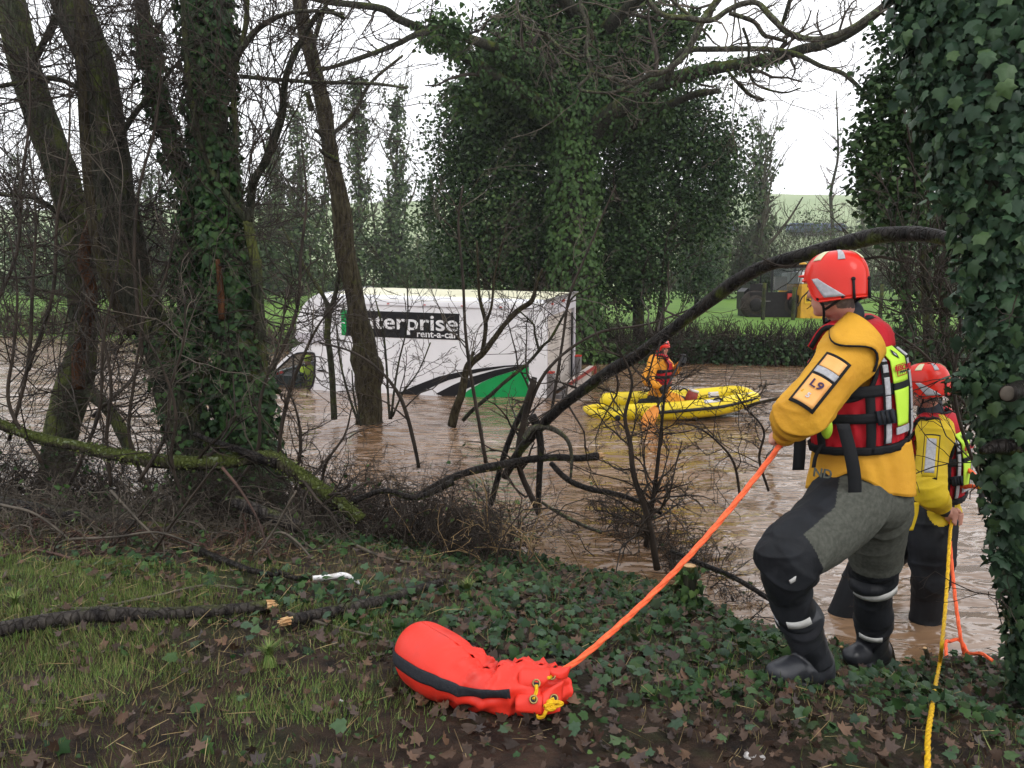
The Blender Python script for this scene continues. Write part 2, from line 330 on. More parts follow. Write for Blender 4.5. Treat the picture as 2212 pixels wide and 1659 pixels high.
IVYL = leafmat('ivy_leaf_light', [(.016, .034, .012), (.026, .056, .017), (.042, .084, .024), (.075, .125, .032)], .5, .3)
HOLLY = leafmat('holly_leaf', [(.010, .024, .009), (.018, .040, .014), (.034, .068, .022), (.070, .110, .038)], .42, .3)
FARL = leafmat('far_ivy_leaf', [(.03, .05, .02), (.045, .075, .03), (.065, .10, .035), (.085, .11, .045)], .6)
DRYL = leafmat('dry_leaf', [(.022, .015, .012), (.055, .033, .022), (.07, .042, .028), (.05, .040, .038), (.12, .07, .043)], .45)
DRYO = leafmat('dry_leaf_single', [(.03, .02, .015), (.055, .032, .02), (.085, .045, .027), (.05, .040, .038), (.13, .07, .04)], .4, obj=True)
GRASS = leafmat('grass_blade', [(.05, .09, .022), (.08, .14, .03), (.12, .19, .042), (.19, .22, .075), (.13, .11, .05)], .5, .3, bump=0)
GRASSD = leafmat('grass_dull', [(.045, .07, .02), (.08, .10, .03), (.16, .14, .06), (.22, .17, .08)], .6, .3, bump=0)
STRW = leafmat('straw', [(.16, .11, .05), (.25, .18, .09), (.33, .26, .13)], .6, .3, bump=0)
MUD = pm('mud', (.075, .048, .03), (.022, .015, .011), 5, .5, .9, 22, spec=.4, r2=.8, bd=.03)
# near ground: mud, wet soil, green film of moss
def groundmat():
    m, n, b = newmat('bank_soil'); b.inputs['Specular IOR Level'].default_value = .12; N = n.nodes.new; l = n.links.new; tc = N('ShaderNodeTexCoord')
    def no(s, d=8, r=.6):
        q = N('ShaderNodeTexNoise'); q.inputs['Scale'].default_value = s; q.inputs['Detail'].default_value = d; q.inputs['Roughness'].default_value = r; l(tc.outputs['Object'], q.inputs['Vector']); return q.outputs['Fac']
    def ramp(f, a, c_, c0, c1):
        q = N('ShaderNodeValToRGB'); q.color_ramp.elements[0].position = a; q.color_ramp.elements[1].position = c_; q.color_ramp.elements[0].color = c4(c0); q.color_ramp.elements[1].color = c4(c1); l(f, q.inputs['Fac']); return q.outputs['Color']
    soil = ramp(no(9), .35, .65, (.010, .007, .006), (.050, .031, .021)); gr = ramp(no(30), .3, .7, (.014, .018, .008), (.038, .042, .016))
    k = N('ShaderNodeMapRange'); k.inputs['From Min'].default_value = .5; k.inputs['From Max'].default_value = .62; l(no(2.2), k.inputs['Value'])
    mx = N('ShaderNodeMix'); mx.data_type = 'RGBA'; l(k.outputs['Result'], mx.inputs['Factor']); l(soil, mx.inputs['A']); l(gr, mx.inputs['B']); l(mx.outputs['Result'], b.inputs['Base Color'])
    r = N('ShaderNodeMapRange'); r.inputs['To Min'].default_value = .3; r.inputs['To Max'].default_value = .85; l(no(4, 3), r.inputs['Value']); l(r.outputs['Result'], b.inputs['Roughness'])
    bu = N('ShaderNodeBump'); bu.inputs['Strength'].default_value = 1; bu.inputs['Distance'].default_value = .035; l(no(24), bu.inputs['Height']); l(bu.outputs['Normal'], b.inputs['Normal'])
    return m
SOIL = groundmat()
FIELD = pm('field_grass', (.115, .215, .03), (.075, .15, .022), .35, .8, .6, 12, 8, bd=.05)
HILL = pm('hill_grass_hazed', (.30, .36, .20), (.24, .31, .16), .03, .9, .0, detail=3)  # paler than wet grass: distance haze is mixed into the colour
# ---------------------------------------------------------------- setting
def ground():
    mb = MB()
    ys = np.concatenate([np.arange(-4, 2, .25), np.arange(2, 7, .045), np.arange(7, 13, .2)]); xs = np.concatenate([np.arange(-14, -4, .2), np.arange(-4, 4, .05), np.arange(4, 12, .2)])
    X, Y = np.meshgrid(xs, ys, indexing='ij'); grid(mb, np.stack([X, Y, gz(X, Y)], -1))
    o = mb.build('bank_ground', SOIL, kind='structure'); tag(o, 'muddy near river bank covered in ivy, leaves and grass'); return o
GROUND = ground()
def far_shore(x):
    return np.interp(x, [-60, -24, -14, -8, -3, 3, 12, 30, 60], [42, 38, 34, 28.5, 26, 25, 24.2, 23.5, 23])
def fz(x, y):
    d = y-far_shore(x); q = np.stack([x, y, x*0], -1)
    z = np.where(d < 0, d*.8, 1.05*(1-np.exp(-np.maximum(d, 0)/1.1)))+np.clip((y-40)/100, 0, 2)*1.3+.12*nz3(q, .25, 2)*np.clip(d/3, 0, 1)
    h = np.clip((y-135)/230, 0, 1); return z+34*(h*h*(3-2*h))*(1+.10*np.sin(x*.012+.6))
def far_ground():
    for nm, y0, y1, m, ny in (('field', 21, 140, FIELD, 150), ('hill', 139.5, 620, HILL, 60)):
        mb = MB(); ys = y0+(y1-y0)*np.linspace(0, 1, ny)**1.6; xs = np.linspace(-1, 1, 120); xs = np.sign(xs)*np.abs(xs)**1.5
        Y, X = np.meshgrid(ys, xs, indexing='ij'); X = X*(Y*1.15+45); grid(mb, np.stack([X, Y, fz(X, Y)-(.05 if nm == 'hill' else 0)], -1)[:, ::-1])
        o = mb.build(nm, m, kind='structure')
far_ground()
def watermat():
    m, n, b = newmat('flood_water'); N = n.nodes.new; l = n.links.new; tc = N('ShaderNodeTexCoord')
    def no(s, st, d=4, r=.55, rot=0, dist=0):
        mp = N('ShaderNodeMapping'); mp.inputs['Scale'].default_value = st; mp.inputs['Rotation'].default_value = (0, 0, rot); l(tc.outputs['Object'], mp.inputs['Vector'])
        q = N('ShaderNodeTexNoise'); q.inputs['Scale'].default_value = s; q.inputs['Detail'].default_value = d; q.inputs['Roughness'].default_value = r; q.inputs['Distortion'].default_value = dist; l(mp.outputs['Vector'], q.inputs['Vector']); return q.outputs['Fac']
    big = no(.6, (1, 1, 1), 3); cr = N('ShaderNodeValToRGB'); cr.color_ramp.elements[0].position = .35; cr.color_ramp.elements[1].position = .68
    cr.color_ramp.elements[0].color = (.155, .085, .042, 1); cr.color_ramp.elements[1].color = (.262, .162, .095, 1); l(big, cr.inputs['Fac'])
    # foam flecks carried by the current, in streaks
    fo = no(5, (.5, 1.6, 1), 8, .75, .1, 1.2); fm = no(.5, (.4, 1.2, 1), 3, .5, .1)
    mm = N('ShaderNodeMath'); mm.operation = 'MULTIPLY'; l(fo, mm.inputs[0]); l(fm, mm.inputs[1])
    fr = N('ShaderNodeMapRange'); fr.inputs['From Min'].default_value = .335; fr.inputs['From Max'].default_value = .42; l(mm.outputs['Value'], fr.inputs['Value'])
    mx = N('ShaderNodeMix'); mx.data_type = 'RGBA'; l(fr.outputs['Result'], mx.inputs['Factor']); l(cr.outputs['Color'], mx.inputs['A']); mx.inputs['B'].default_value = (.55, .45, .38, 1); l(mx.outputs['Result'], b.inputs['Base Color'])
    b.inputs['IOR'].default_value = 1.33; b.inputs['Coat Weight'].default_value = .35; b.inputs['Coat Roughness'].default_value = .06; b.inputs['Roughness'].default_value = .10; b.inputs['Specular IOR Level'].default_value = 1.0
    # ripples: calm near the bank, rough in the current
    sx = N('ShaderNodeSeparateXYZ'); l(tc.outputs['Object'], sx.inputs['Vector'])
    calm = N('ShaderNodeMapRange'); calm.inputs['From Min'].default_value = 4.6; calm.inputs['From Max'].default_value = 8.5; calm.inputs['To Min'].default_value = .4; calm.inputs['To Max'].default_value = 1; l(sx.outputs['Y'], calm.inputs['Value'])
    a1 = no(4.2, (.8, 1.2, 1), 2.5, .4, .12, 1.4); a2 = no(1.5, (.6, 1.2, 1), 2, .5, .12, 1.0)
    s2 = N('ShaderNodeMath'); s2.operation = 'MULTIPLY_ADD'; s2.inputs[1].default_value = 3.6; l(a2, s2.inputs[0]); l(a1, s2.inputs[2])
    bu = N('ShaderNodeBump'); bu.inputs['Distance'].default_value = .09; l(calm.outputs['Result'], bu.inputs['Strength']); l(s2.outputs['Value'], bu.inputs['Height']); l(bu.outputs['Normal'], b.inputs['Normal'])
    return m
WATER = watermat()
def water():
    mb = MB(); ys = np.concatenate([np.arange(2.5, 24, .11), np.linspace(24, 60, 60)]); u = np.linspace(-1, 1, 300)
    Y, U = np.meshgrid(ys, u, indexing='ij'); X = U*(Y*.9+9); q = np.stack([X*.55, Y*1.25, X*0], -1)
    amp = np.clip((Y-shore(X)-.2)/3, 0, 1); Z = amp*(.028*nz3(q, 2.1, 2)+.020*nz3(q, 4.7, 5)+.026*nz3(q, .7, 8))
    for cx, cy, r in ((P(800, 915, 12.7)[0]+.1, 12.5, .55), (.3, 15.4, .7), (-4.9, 16.7, .8)):   # swell heaped up against trunk and truck
        Z += .07*np.exp(-((X-cx)**2+(Y-cy)**2)/r**2)
    grid(mb, np.stack([X, Y, Z], -1)[:, ::-1]); mb.build('water', WATER, kind='structure')
water()
# ---------------------------------------------------------------- trees and shrubs
def limb(pts, Y0, Y1=None, n=None, wig=0, rng=None):
    """pts: (px, py, width px) traced along the limb; Y0..Y1 its distance from end to end"""
    Y1 = Y0 if Y1 is None else Y1; k = len(pts); q = []
    for i, (x, y, w_) in enumerate(pts):
        Y = Y0+(Y1-Y0)*i/(k-1); q.append(np.append(P(x, y, Y), PR(w_, Y)))
    n = n or max(8, k*5); s = spline(q, n)
    if wig: s[:, :3] += wig*np.stack([nz3(s[:, :3], 1.7, j+1) for j in range(3)], 1)
    return s[:, :3], np.maximum(s[:, 3], .002)
def pad(Pt, R, K=12):
    s = spline(np.column_stack([Pt, R]), K); return s[:, :3], s[:, 3]
class Tree:
    def __init__(s, name, label, base, seed=1, group=None, cat='tree'):
        s.root = empty(name, base, label, cat, group); s.rng = np.random.default_rng(seed); s.limbs = []; s.lv = []; s.tw = MB(); s.twn = 0
    def limb(s, pts, Y0, Y1=None, mat=BARK, S=14, name='branch', jit=.10, keep=True, n=None, wig=0, top=False, jf=6):
        Pt, R = limb(pts, Y0, Y1, n, wig) if not top else pts
        mb = MB(); tubes(mb, Pt, R, S, cap=True, jit=jit, jf=jf); mb.build(name, mat, s.root)
        if keep: s.limbs.append(pad(Pt, R))
        return Pt, R
    def twigs(s, levels, src=None, S=3):
        if src is None: Pt = np.stack([l[0] for l in s.limbs]); R = np.stack([l[1] for l in s.limbs])
        else: Pt, R = src
        for lv in levels:
            Pt, R = grow(s.rng, Pt, R, **lv); tubes(s.tw, Pt, R, S); s.twn += 1
        return Pt, R
    def done(s, mat=TWIG, name='twigs'):
        if s.twn: s.tw.build(name, mat, s.root, kind='stuff')
        return s.root
def cloud(rng, ells, nclump, per, spread, size, tpl, mb, updir=.5, szj=.3, shell_=0.0, flat=1.0):
    """leaf clumps through the volume of several ellipsoids: (center, radii, weight)"""
    wts = np.array([e[2] for e in ells], float); wts /= wts.sum(); k = rng.choice(len(ells), nclump, p=wts)
    d = unit(rng.normal(size=(nclump, 3))); r = rng.uniform(shell_, 1, nclump)**(1/2.2)
    c = np.array([e[0] for e in ells])[k]+d*r[:, None]*np.array([e[1] for e in ells])[k]
    pos = np.repeat(c, per, 0)+rng.normal(size=(nclump*per, 3))*spread*np.array([1, 1, flat]); dd = np.repeat(d, per, 0)
    n = unit(dd*.5+rng.normal(size=pos.shape)*.6+np.array([0, 0, updir])); tip = rng.normal(size=pos.shape)+np.array([0, 0, -.3])
    cl = np.repeat(rng.uniform(0, 1, nclump), per); rnd = np.clip(cl*.7+rng.uniform(0, .35, len(pos)), .02, 1)
    leaves(mb, tpl, pos, n, tip, size*rng.uniform(1-szj, 1+szj, len(pos)), rnd); return c
def EL(px, py, Y, wpx, hpx, wt=1, deep=.8):
    c = P(px, py, Y); return (c, (wpx/2*Y/FPX, wpx/2*Y/FPX*deep, hpx/2*Y/FPX), wt)
# ---- distant woods: each tree its own thing, with trunk, crown and twigs
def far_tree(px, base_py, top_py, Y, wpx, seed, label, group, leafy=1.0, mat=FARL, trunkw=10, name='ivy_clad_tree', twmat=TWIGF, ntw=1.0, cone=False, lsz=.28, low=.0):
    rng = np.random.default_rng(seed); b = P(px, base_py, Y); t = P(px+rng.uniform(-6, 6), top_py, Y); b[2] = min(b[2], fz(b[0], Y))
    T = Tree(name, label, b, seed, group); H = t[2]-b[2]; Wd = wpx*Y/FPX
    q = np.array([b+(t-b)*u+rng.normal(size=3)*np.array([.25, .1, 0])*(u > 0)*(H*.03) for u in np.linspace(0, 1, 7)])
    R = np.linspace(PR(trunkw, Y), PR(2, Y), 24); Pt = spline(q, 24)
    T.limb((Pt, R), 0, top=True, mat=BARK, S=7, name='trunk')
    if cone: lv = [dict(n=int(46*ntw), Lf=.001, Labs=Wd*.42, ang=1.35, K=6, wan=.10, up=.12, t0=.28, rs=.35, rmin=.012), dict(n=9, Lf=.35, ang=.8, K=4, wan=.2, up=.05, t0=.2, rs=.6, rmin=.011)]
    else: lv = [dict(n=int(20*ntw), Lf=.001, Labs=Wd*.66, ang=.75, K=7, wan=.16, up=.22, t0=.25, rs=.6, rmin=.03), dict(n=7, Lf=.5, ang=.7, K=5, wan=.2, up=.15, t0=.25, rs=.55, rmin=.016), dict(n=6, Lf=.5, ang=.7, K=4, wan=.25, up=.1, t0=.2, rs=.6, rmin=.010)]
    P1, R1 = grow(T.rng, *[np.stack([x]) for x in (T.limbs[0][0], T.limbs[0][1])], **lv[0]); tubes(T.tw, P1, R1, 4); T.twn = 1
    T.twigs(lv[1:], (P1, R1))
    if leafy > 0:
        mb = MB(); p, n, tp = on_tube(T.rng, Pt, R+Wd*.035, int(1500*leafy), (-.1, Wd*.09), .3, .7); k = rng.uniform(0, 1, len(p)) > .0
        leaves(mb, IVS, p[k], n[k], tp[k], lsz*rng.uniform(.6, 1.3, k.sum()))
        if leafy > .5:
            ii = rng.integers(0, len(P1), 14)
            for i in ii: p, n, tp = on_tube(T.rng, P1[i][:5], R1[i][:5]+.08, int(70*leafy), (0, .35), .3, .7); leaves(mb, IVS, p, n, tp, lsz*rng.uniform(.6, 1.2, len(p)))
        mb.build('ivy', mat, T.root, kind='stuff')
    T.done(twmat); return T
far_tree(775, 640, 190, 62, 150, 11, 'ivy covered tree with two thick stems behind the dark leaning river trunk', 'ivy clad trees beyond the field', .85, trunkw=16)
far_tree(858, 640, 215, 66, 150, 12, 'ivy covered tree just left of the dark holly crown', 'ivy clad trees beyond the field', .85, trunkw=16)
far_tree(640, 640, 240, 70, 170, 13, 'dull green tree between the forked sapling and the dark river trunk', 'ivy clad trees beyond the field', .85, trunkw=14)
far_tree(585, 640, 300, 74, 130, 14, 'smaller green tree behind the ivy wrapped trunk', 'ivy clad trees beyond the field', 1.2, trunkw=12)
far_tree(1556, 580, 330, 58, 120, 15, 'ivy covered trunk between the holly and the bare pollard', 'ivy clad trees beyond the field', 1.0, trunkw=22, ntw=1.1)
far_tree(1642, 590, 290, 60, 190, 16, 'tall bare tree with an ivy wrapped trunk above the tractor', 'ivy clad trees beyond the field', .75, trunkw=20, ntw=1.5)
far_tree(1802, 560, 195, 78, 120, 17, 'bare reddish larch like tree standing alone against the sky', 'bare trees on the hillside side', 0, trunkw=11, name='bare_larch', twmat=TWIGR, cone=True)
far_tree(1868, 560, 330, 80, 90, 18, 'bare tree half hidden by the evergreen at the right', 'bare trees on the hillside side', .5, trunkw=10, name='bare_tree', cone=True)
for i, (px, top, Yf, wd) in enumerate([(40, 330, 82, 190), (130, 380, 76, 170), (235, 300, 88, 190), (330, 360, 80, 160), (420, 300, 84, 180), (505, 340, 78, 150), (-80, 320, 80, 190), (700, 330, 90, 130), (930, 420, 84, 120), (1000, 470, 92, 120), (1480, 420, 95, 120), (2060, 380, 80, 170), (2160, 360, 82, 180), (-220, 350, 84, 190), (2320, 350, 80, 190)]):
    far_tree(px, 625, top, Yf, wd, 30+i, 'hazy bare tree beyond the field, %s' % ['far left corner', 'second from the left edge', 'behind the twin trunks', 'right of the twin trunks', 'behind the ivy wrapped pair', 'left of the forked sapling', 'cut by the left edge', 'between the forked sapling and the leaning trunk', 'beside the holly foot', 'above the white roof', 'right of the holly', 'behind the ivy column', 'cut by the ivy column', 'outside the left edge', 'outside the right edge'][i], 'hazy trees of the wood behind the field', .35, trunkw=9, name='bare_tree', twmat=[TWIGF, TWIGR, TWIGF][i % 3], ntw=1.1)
# ---- far hedges and hedge banks as masses nobody could count
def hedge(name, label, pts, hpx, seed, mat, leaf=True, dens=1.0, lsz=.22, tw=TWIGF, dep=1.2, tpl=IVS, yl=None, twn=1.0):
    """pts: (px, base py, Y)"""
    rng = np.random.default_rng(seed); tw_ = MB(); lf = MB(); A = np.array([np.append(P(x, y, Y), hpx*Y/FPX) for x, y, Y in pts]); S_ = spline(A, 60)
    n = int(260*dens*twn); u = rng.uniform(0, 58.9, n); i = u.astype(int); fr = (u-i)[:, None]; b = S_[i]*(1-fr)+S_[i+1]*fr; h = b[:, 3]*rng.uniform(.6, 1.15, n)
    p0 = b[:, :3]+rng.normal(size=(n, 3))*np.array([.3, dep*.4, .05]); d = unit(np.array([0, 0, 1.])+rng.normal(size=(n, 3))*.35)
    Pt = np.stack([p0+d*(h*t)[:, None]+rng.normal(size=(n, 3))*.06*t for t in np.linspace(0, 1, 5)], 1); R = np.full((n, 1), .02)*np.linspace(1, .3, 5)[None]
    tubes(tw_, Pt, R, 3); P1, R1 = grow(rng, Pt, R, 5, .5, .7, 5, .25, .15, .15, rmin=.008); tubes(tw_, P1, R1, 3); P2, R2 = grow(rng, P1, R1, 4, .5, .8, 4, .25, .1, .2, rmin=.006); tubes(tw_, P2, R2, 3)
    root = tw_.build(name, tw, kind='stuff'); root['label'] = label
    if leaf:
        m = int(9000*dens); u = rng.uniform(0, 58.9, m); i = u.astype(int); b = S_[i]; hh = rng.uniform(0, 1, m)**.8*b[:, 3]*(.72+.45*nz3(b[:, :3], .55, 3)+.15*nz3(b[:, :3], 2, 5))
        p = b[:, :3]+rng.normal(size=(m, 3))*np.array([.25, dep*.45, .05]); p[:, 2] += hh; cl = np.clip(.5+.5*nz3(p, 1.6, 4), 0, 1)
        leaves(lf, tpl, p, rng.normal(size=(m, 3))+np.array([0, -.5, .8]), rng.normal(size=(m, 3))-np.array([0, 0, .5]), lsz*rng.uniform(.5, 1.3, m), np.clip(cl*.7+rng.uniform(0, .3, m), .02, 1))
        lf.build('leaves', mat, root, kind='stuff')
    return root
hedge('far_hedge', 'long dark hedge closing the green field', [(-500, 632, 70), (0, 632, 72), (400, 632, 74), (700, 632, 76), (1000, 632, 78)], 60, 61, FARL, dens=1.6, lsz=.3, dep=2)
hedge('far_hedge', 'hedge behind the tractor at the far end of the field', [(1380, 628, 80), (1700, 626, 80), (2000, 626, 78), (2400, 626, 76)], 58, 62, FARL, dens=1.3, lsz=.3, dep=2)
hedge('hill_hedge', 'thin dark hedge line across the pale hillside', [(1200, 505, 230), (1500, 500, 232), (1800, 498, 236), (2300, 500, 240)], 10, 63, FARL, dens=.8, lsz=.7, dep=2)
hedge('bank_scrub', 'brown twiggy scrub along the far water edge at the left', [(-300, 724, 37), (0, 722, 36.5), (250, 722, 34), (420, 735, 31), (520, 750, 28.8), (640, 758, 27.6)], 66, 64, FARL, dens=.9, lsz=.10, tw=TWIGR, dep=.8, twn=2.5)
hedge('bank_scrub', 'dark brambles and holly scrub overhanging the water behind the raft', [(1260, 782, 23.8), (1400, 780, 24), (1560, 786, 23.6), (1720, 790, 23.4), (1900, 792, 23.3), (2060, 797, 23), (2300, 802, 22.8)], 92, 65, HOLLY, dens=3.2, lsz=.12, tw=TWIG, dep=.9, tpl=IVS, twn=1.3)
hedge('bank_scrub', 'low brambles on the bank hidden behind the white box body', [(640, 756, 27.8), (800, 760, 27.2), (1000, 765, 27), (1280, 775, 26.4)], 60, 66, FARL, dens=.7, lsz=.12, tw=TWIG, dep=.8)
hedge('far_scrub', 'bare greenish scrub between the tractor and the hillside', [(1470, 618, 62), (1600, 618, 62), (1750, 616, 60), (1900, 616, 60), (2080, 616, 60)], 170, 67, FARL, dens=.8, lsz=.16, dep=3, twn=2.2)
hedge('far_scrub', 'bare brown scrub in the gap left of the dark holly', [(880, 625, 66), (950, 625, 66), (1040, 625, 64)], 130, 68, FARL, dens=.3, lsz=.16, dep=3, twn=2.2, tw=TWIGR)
# ---- fence posts on the far field edge
def post(px, py, Y, h, label):
    b = P(px, py, Y); mb = MB(); R_ = h*.045; k = np.linspace(0, 1, 5)[:, None]
    tubes(mb, b+np.array([0, 0, -.5])*(1-k)+np.array([.03, 0, h])*k, np.full(5, .07), 7, cap=True, jit=.1); o = mb.build('fence_post', BARKG); tag(o, label, 'fence post', 'fence posts along the far field edge')
for px, py, Y, h, lb in [(27, 712, 37, 1.15, 'weathered fence post nearest the left edge'), (150, 700, 36, 1.1, 'fence post behind the leftmost leaning trunk'), (425, 700, 33, 1.1, 'fence post between the ivied trunks'), (1647, 690, 28.5, 1.25, 'pale wooden post left of the tractor'), (1900, 690, 28.5, 1.2, 'fence post right of the nearest red helmet'), (1712, 690, 28.5, 1.1, 'grey post in front of the tractor'), (1985, 690, 28.5, 1.2, 'fence post by the ivied sapling')]: post(px, py, Y, h, lb)
# ---- ivy covered oak beyond the truck
OY = 23.5
T = Tree('ivy_clad_oak', 'big ivy clad oak rising behind the white box body with long bare limbs', P(1245, 770, OY), 70)
oak_tr = T.limb([(1245, 800, 95), (1245, 700, 88), (1242, 600, 80), (1240, 450, 78), (1245, 300, 80), (1260, 200, 78), (1290, 80, 60), (1330, -60, 48), (1370, -220, 34)], OY, OY, mat=BARK, S=14, name='trunk', keep=False)
l1 = T.limb([(1230, 275, 34), (1193, 233, 30), (1150, 211, 26), (1095, 178, 24), (1040, 145, 22), (986, 113, 20), (949, 84, 18), (917, 65, 18), (858, 40, 17), (822, 18, 15), (713, 4, 13), (640, -12, 9)], OY-.3, 17, name='limb')
l2 = T.limb([(1240, 220, 32), (1204, 189, 28), (1150, 145, 24), (1095, 113, 22), (1022, 87, 20), (968, 73, 17), (931, 58, 14)], OY, 18.7, name='limb')
l3 = T.limb([(925, 68, 13), (895, 76, 12), (858, 95, 11), (804, 116, 10), (749, 135, 9), (713, 146, 8), (650, 160, 6)], 18.4, 17.5, name='limb')
l4 = T.limb([(1270, 320, 40), (1300, 260, 42), (1360, 222, 36), (1426, 182, 33), (1499, 157, 27), (1572, 143, 25), (1681, 124, 22), (1735, 106, 20), (1790, 95, 17), (1844, 69, 15), (1892, 33, 12), (1935, 0, 10), (1990, -40, 8)], OY, 15, name='limb')
l5 = T.limb([(1440, 172, 14), (1460, 130, 13), (1481, 109, 12), (1572, 106, 11), (1652, 106, 10), (1717, 116, 10), (1772, 142, 9), (1823, 160, 9), (1863, 196, 8), (1884, 211, 6), (1915, 240, 4)], 19.8, 16, name='limb')
l6 = T.limb([(1310, 300, 26), (1380, 262, 24), (1450, 225, 18), (1500, 205, 14), (1552, 196, 11)], OY, 21, name='limb')
l7 = T.limb([(1290, 80, 30), (1400, -20, 22), (1520, -90, 14)], OY, 19, name='limb')
l8 = T.limb([(1270, 60, 30), (1180, -40, 22), (1080, -120, 14)], OY, 20, name='limb')
T.twigs([dict(n=9, Lf=.22, ang=.8, K=7, wan=.28, up=.05, t0=.2, rs=.45, rmin=.012), dict(n=5, Lf=.5, ang=.8, K=6, wan=.28, up=.05, t0=.2, rs=.6, rmin=.007), dict(n=4, Lf=.45, ang=.8, K=4, wan=.25, up=.05, t0=.3, rs=.6, rmin=.0055)])
T.done(TWIG)
mb = MB(); rng = np.random.default_rng(71)
for (Pt, R), n, of, sz in ((oak_tr, 15000, (-.05, .32), .13), (l1, 1500, (0, .2), .11), (l2, 1500, (0, .22), .11), (l4, 900, (0, .12), .10), (l6, 700, (0, .2), .1)):
    K = len(Pt); 
    if Pt is not oak_tr[0]: Pt, R = Pt[:int(K*.6)], R[:int(K*.6)]
    p, nn, tp = on_tube(rng, Pt, R, n, of, .3, .6); b_ = .55*nz3(p, 1.7, 2); p += (p-p.mean(0))*0; p[:, :2] += unit(nn)[:, :2]*np.maximum(b_, -.1)[:, None]*.45
    leaves(mb, IVS, p, nn, tp, sz*rng.uniform(.6, 1.3, n), np.clip(.5+.35*nz3(p, 1.2, 7)+rng.uniform(-.2, .2, n), .02, 1))
mb.build('ivy', IVYL, T.root, kind='stuff')
mb = MB()
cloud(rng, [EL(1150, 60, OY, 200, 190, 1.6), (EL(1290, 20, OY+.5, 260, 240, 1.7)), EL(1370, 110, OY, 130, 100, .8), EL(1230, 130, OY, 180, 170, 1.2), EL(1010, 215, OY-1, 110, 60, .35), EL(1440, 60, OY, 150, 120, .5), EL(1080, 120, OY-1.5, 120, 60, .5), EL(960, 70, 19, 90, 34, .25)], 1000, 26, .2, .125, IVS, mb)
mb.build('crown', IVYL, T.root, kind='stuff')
mb = MB(); cloud(rng, [EL(1140, 130, OY+.6, 190, 170, 1), EL(1260, 180, OY+.8, 220, 220, 1), EL(1350, 190, OY+.6, 170, 150, .8), EL(1060, 170, OY+.4, 120, 90, .3), EL(1180, 250, OY+.8, 260, 120, .8)], 620, 24, .25, .125, IVS, mb); mb.build('dark_crown', HOLLY, T.root, kind='stuff')  # second leaf cloud of the oak, in the darker holly leaf colour
# ---- dark hollies either side of the oak
def holly(name, label, ells, n, seed, stems, base, group='dark hollies round the oak', mat=HOLLY, sz=.105, per=28, spread=.24, cat='tree'):
    T = Tree(name, label, base, seed, group, cat)
    for st in stems: T.limb(st[0], st[1], st[1], mat=BARK, S=8, name='stem')
    T.twigs([dict(n=14, Lf=.45, ang=.9, K=5, wan=.15, up=.0, t0=.1, rs=.4, rmin=.015), dict(n=5, Lf=.5, ang=.8, K=4, wan=.2, up=0, t0=.2, rs=.6, rmin=.008)]); T.done(TWIG)
    mb = MB(); cloud(T.rng, ells, n, per, spread, sz, IVS, mb); mb.build('crown', mat, T.root, kind='stuff'); return T
HY = 25.2
holly('holly_tree', 'broad dark holly left of the oak trunk, behind the white roof', [EL(1080, 420, HY, 280, 360, 2.4), EL(940, 430, HY, 70, 110, .12), EL(970, 600, HY, 90, 90, .2), EL(1020, 230, HY, 120, 90, .25), EL(1120, 270, HY, 270, 210, 1.5), EL(1030, 320, HY, 150, 180, .6), EL(1120, 560, HY, 240, 160, 1.5), EL(985, 390, HY, 100, 150, .25), EL(990, 520, HY, 110, 120, .25), EL(955, 290, HY, 70, 90, .12), EL(1170, 450, HY, 160, 420, 1.3)], 1600, 81, [([(1130, 720, 26), (1120, 500, 22), (1110, 300, 12)], HY), ([(1060, 700, 18), (1040, 500, 14), (1030, 350, 8)], HY)], P(1130, 745, HY), spread=.34)
holly('holly_tree', 'dark glossy holly right of the oak trunk, above the raft', [EL(1380, 400, HY, 200, 330, 2), EL(1400, 260, HY, 240, 170, 1.2), EL(1370, 560, HY, 210, 180, 1.6), EL(1480, 350, HY, 180, 220, .9), EL(1550, 320, HY, 110, 150, .35), EL(1330, 450, HY, 120, 450, 1.2), EL(1480, 240, HY, 140, 90, .35), EL(1570, 420, HY, 90, 160, .3), EL(1500, 480, HY, 130, 160, .5)], 1400, 82, [([(1380, 760, 26), (1380, 500, 22), (1400, 260, 10)], HY), ([(1420, 740, 16), (1450, 500, 12), (1500, 330, 8)], HY)], P(1380, 770, HY), spread=.34)
holly('evergreen_bush', 'dark low evergreen between the tractor and the dark holly', [EL(1505, 585, 40, 90, 110, 1)], 260, 83, [([(1505, 660, 12), (1505, 560, 8)], 40)], P(1505, 660, 40), 'evergreens along the field')
# right side evergreen behind the ivy column
holly('holly_tree', 'loose glossy holly between the ivy column and the open sky', [EL(1960, 330, 8.5, 190, 330, 2), EL(1905, 200, 8.5, 120, 80, .35), EL(1900, 300, 8.5, 130, 120, .6), EL(1890, 400, 8.5, 110, 110, .5), EL(1990, 180, 8.5, 120, 260, .8), EL(1960, 470, 8.5, 140, 110, .6), EL(1925, 100, 8.5, 80, 70, .25)], 420, 84, [([(2010, 800, 26), (2000, 600, 22), (1985, 420, 18), (1990, 200, 14), (2000, 0, 10)], 8.8)], P(2010, 890, 8.8), 'dark hollies at the right', sz=.062, per=20, spread=.09)
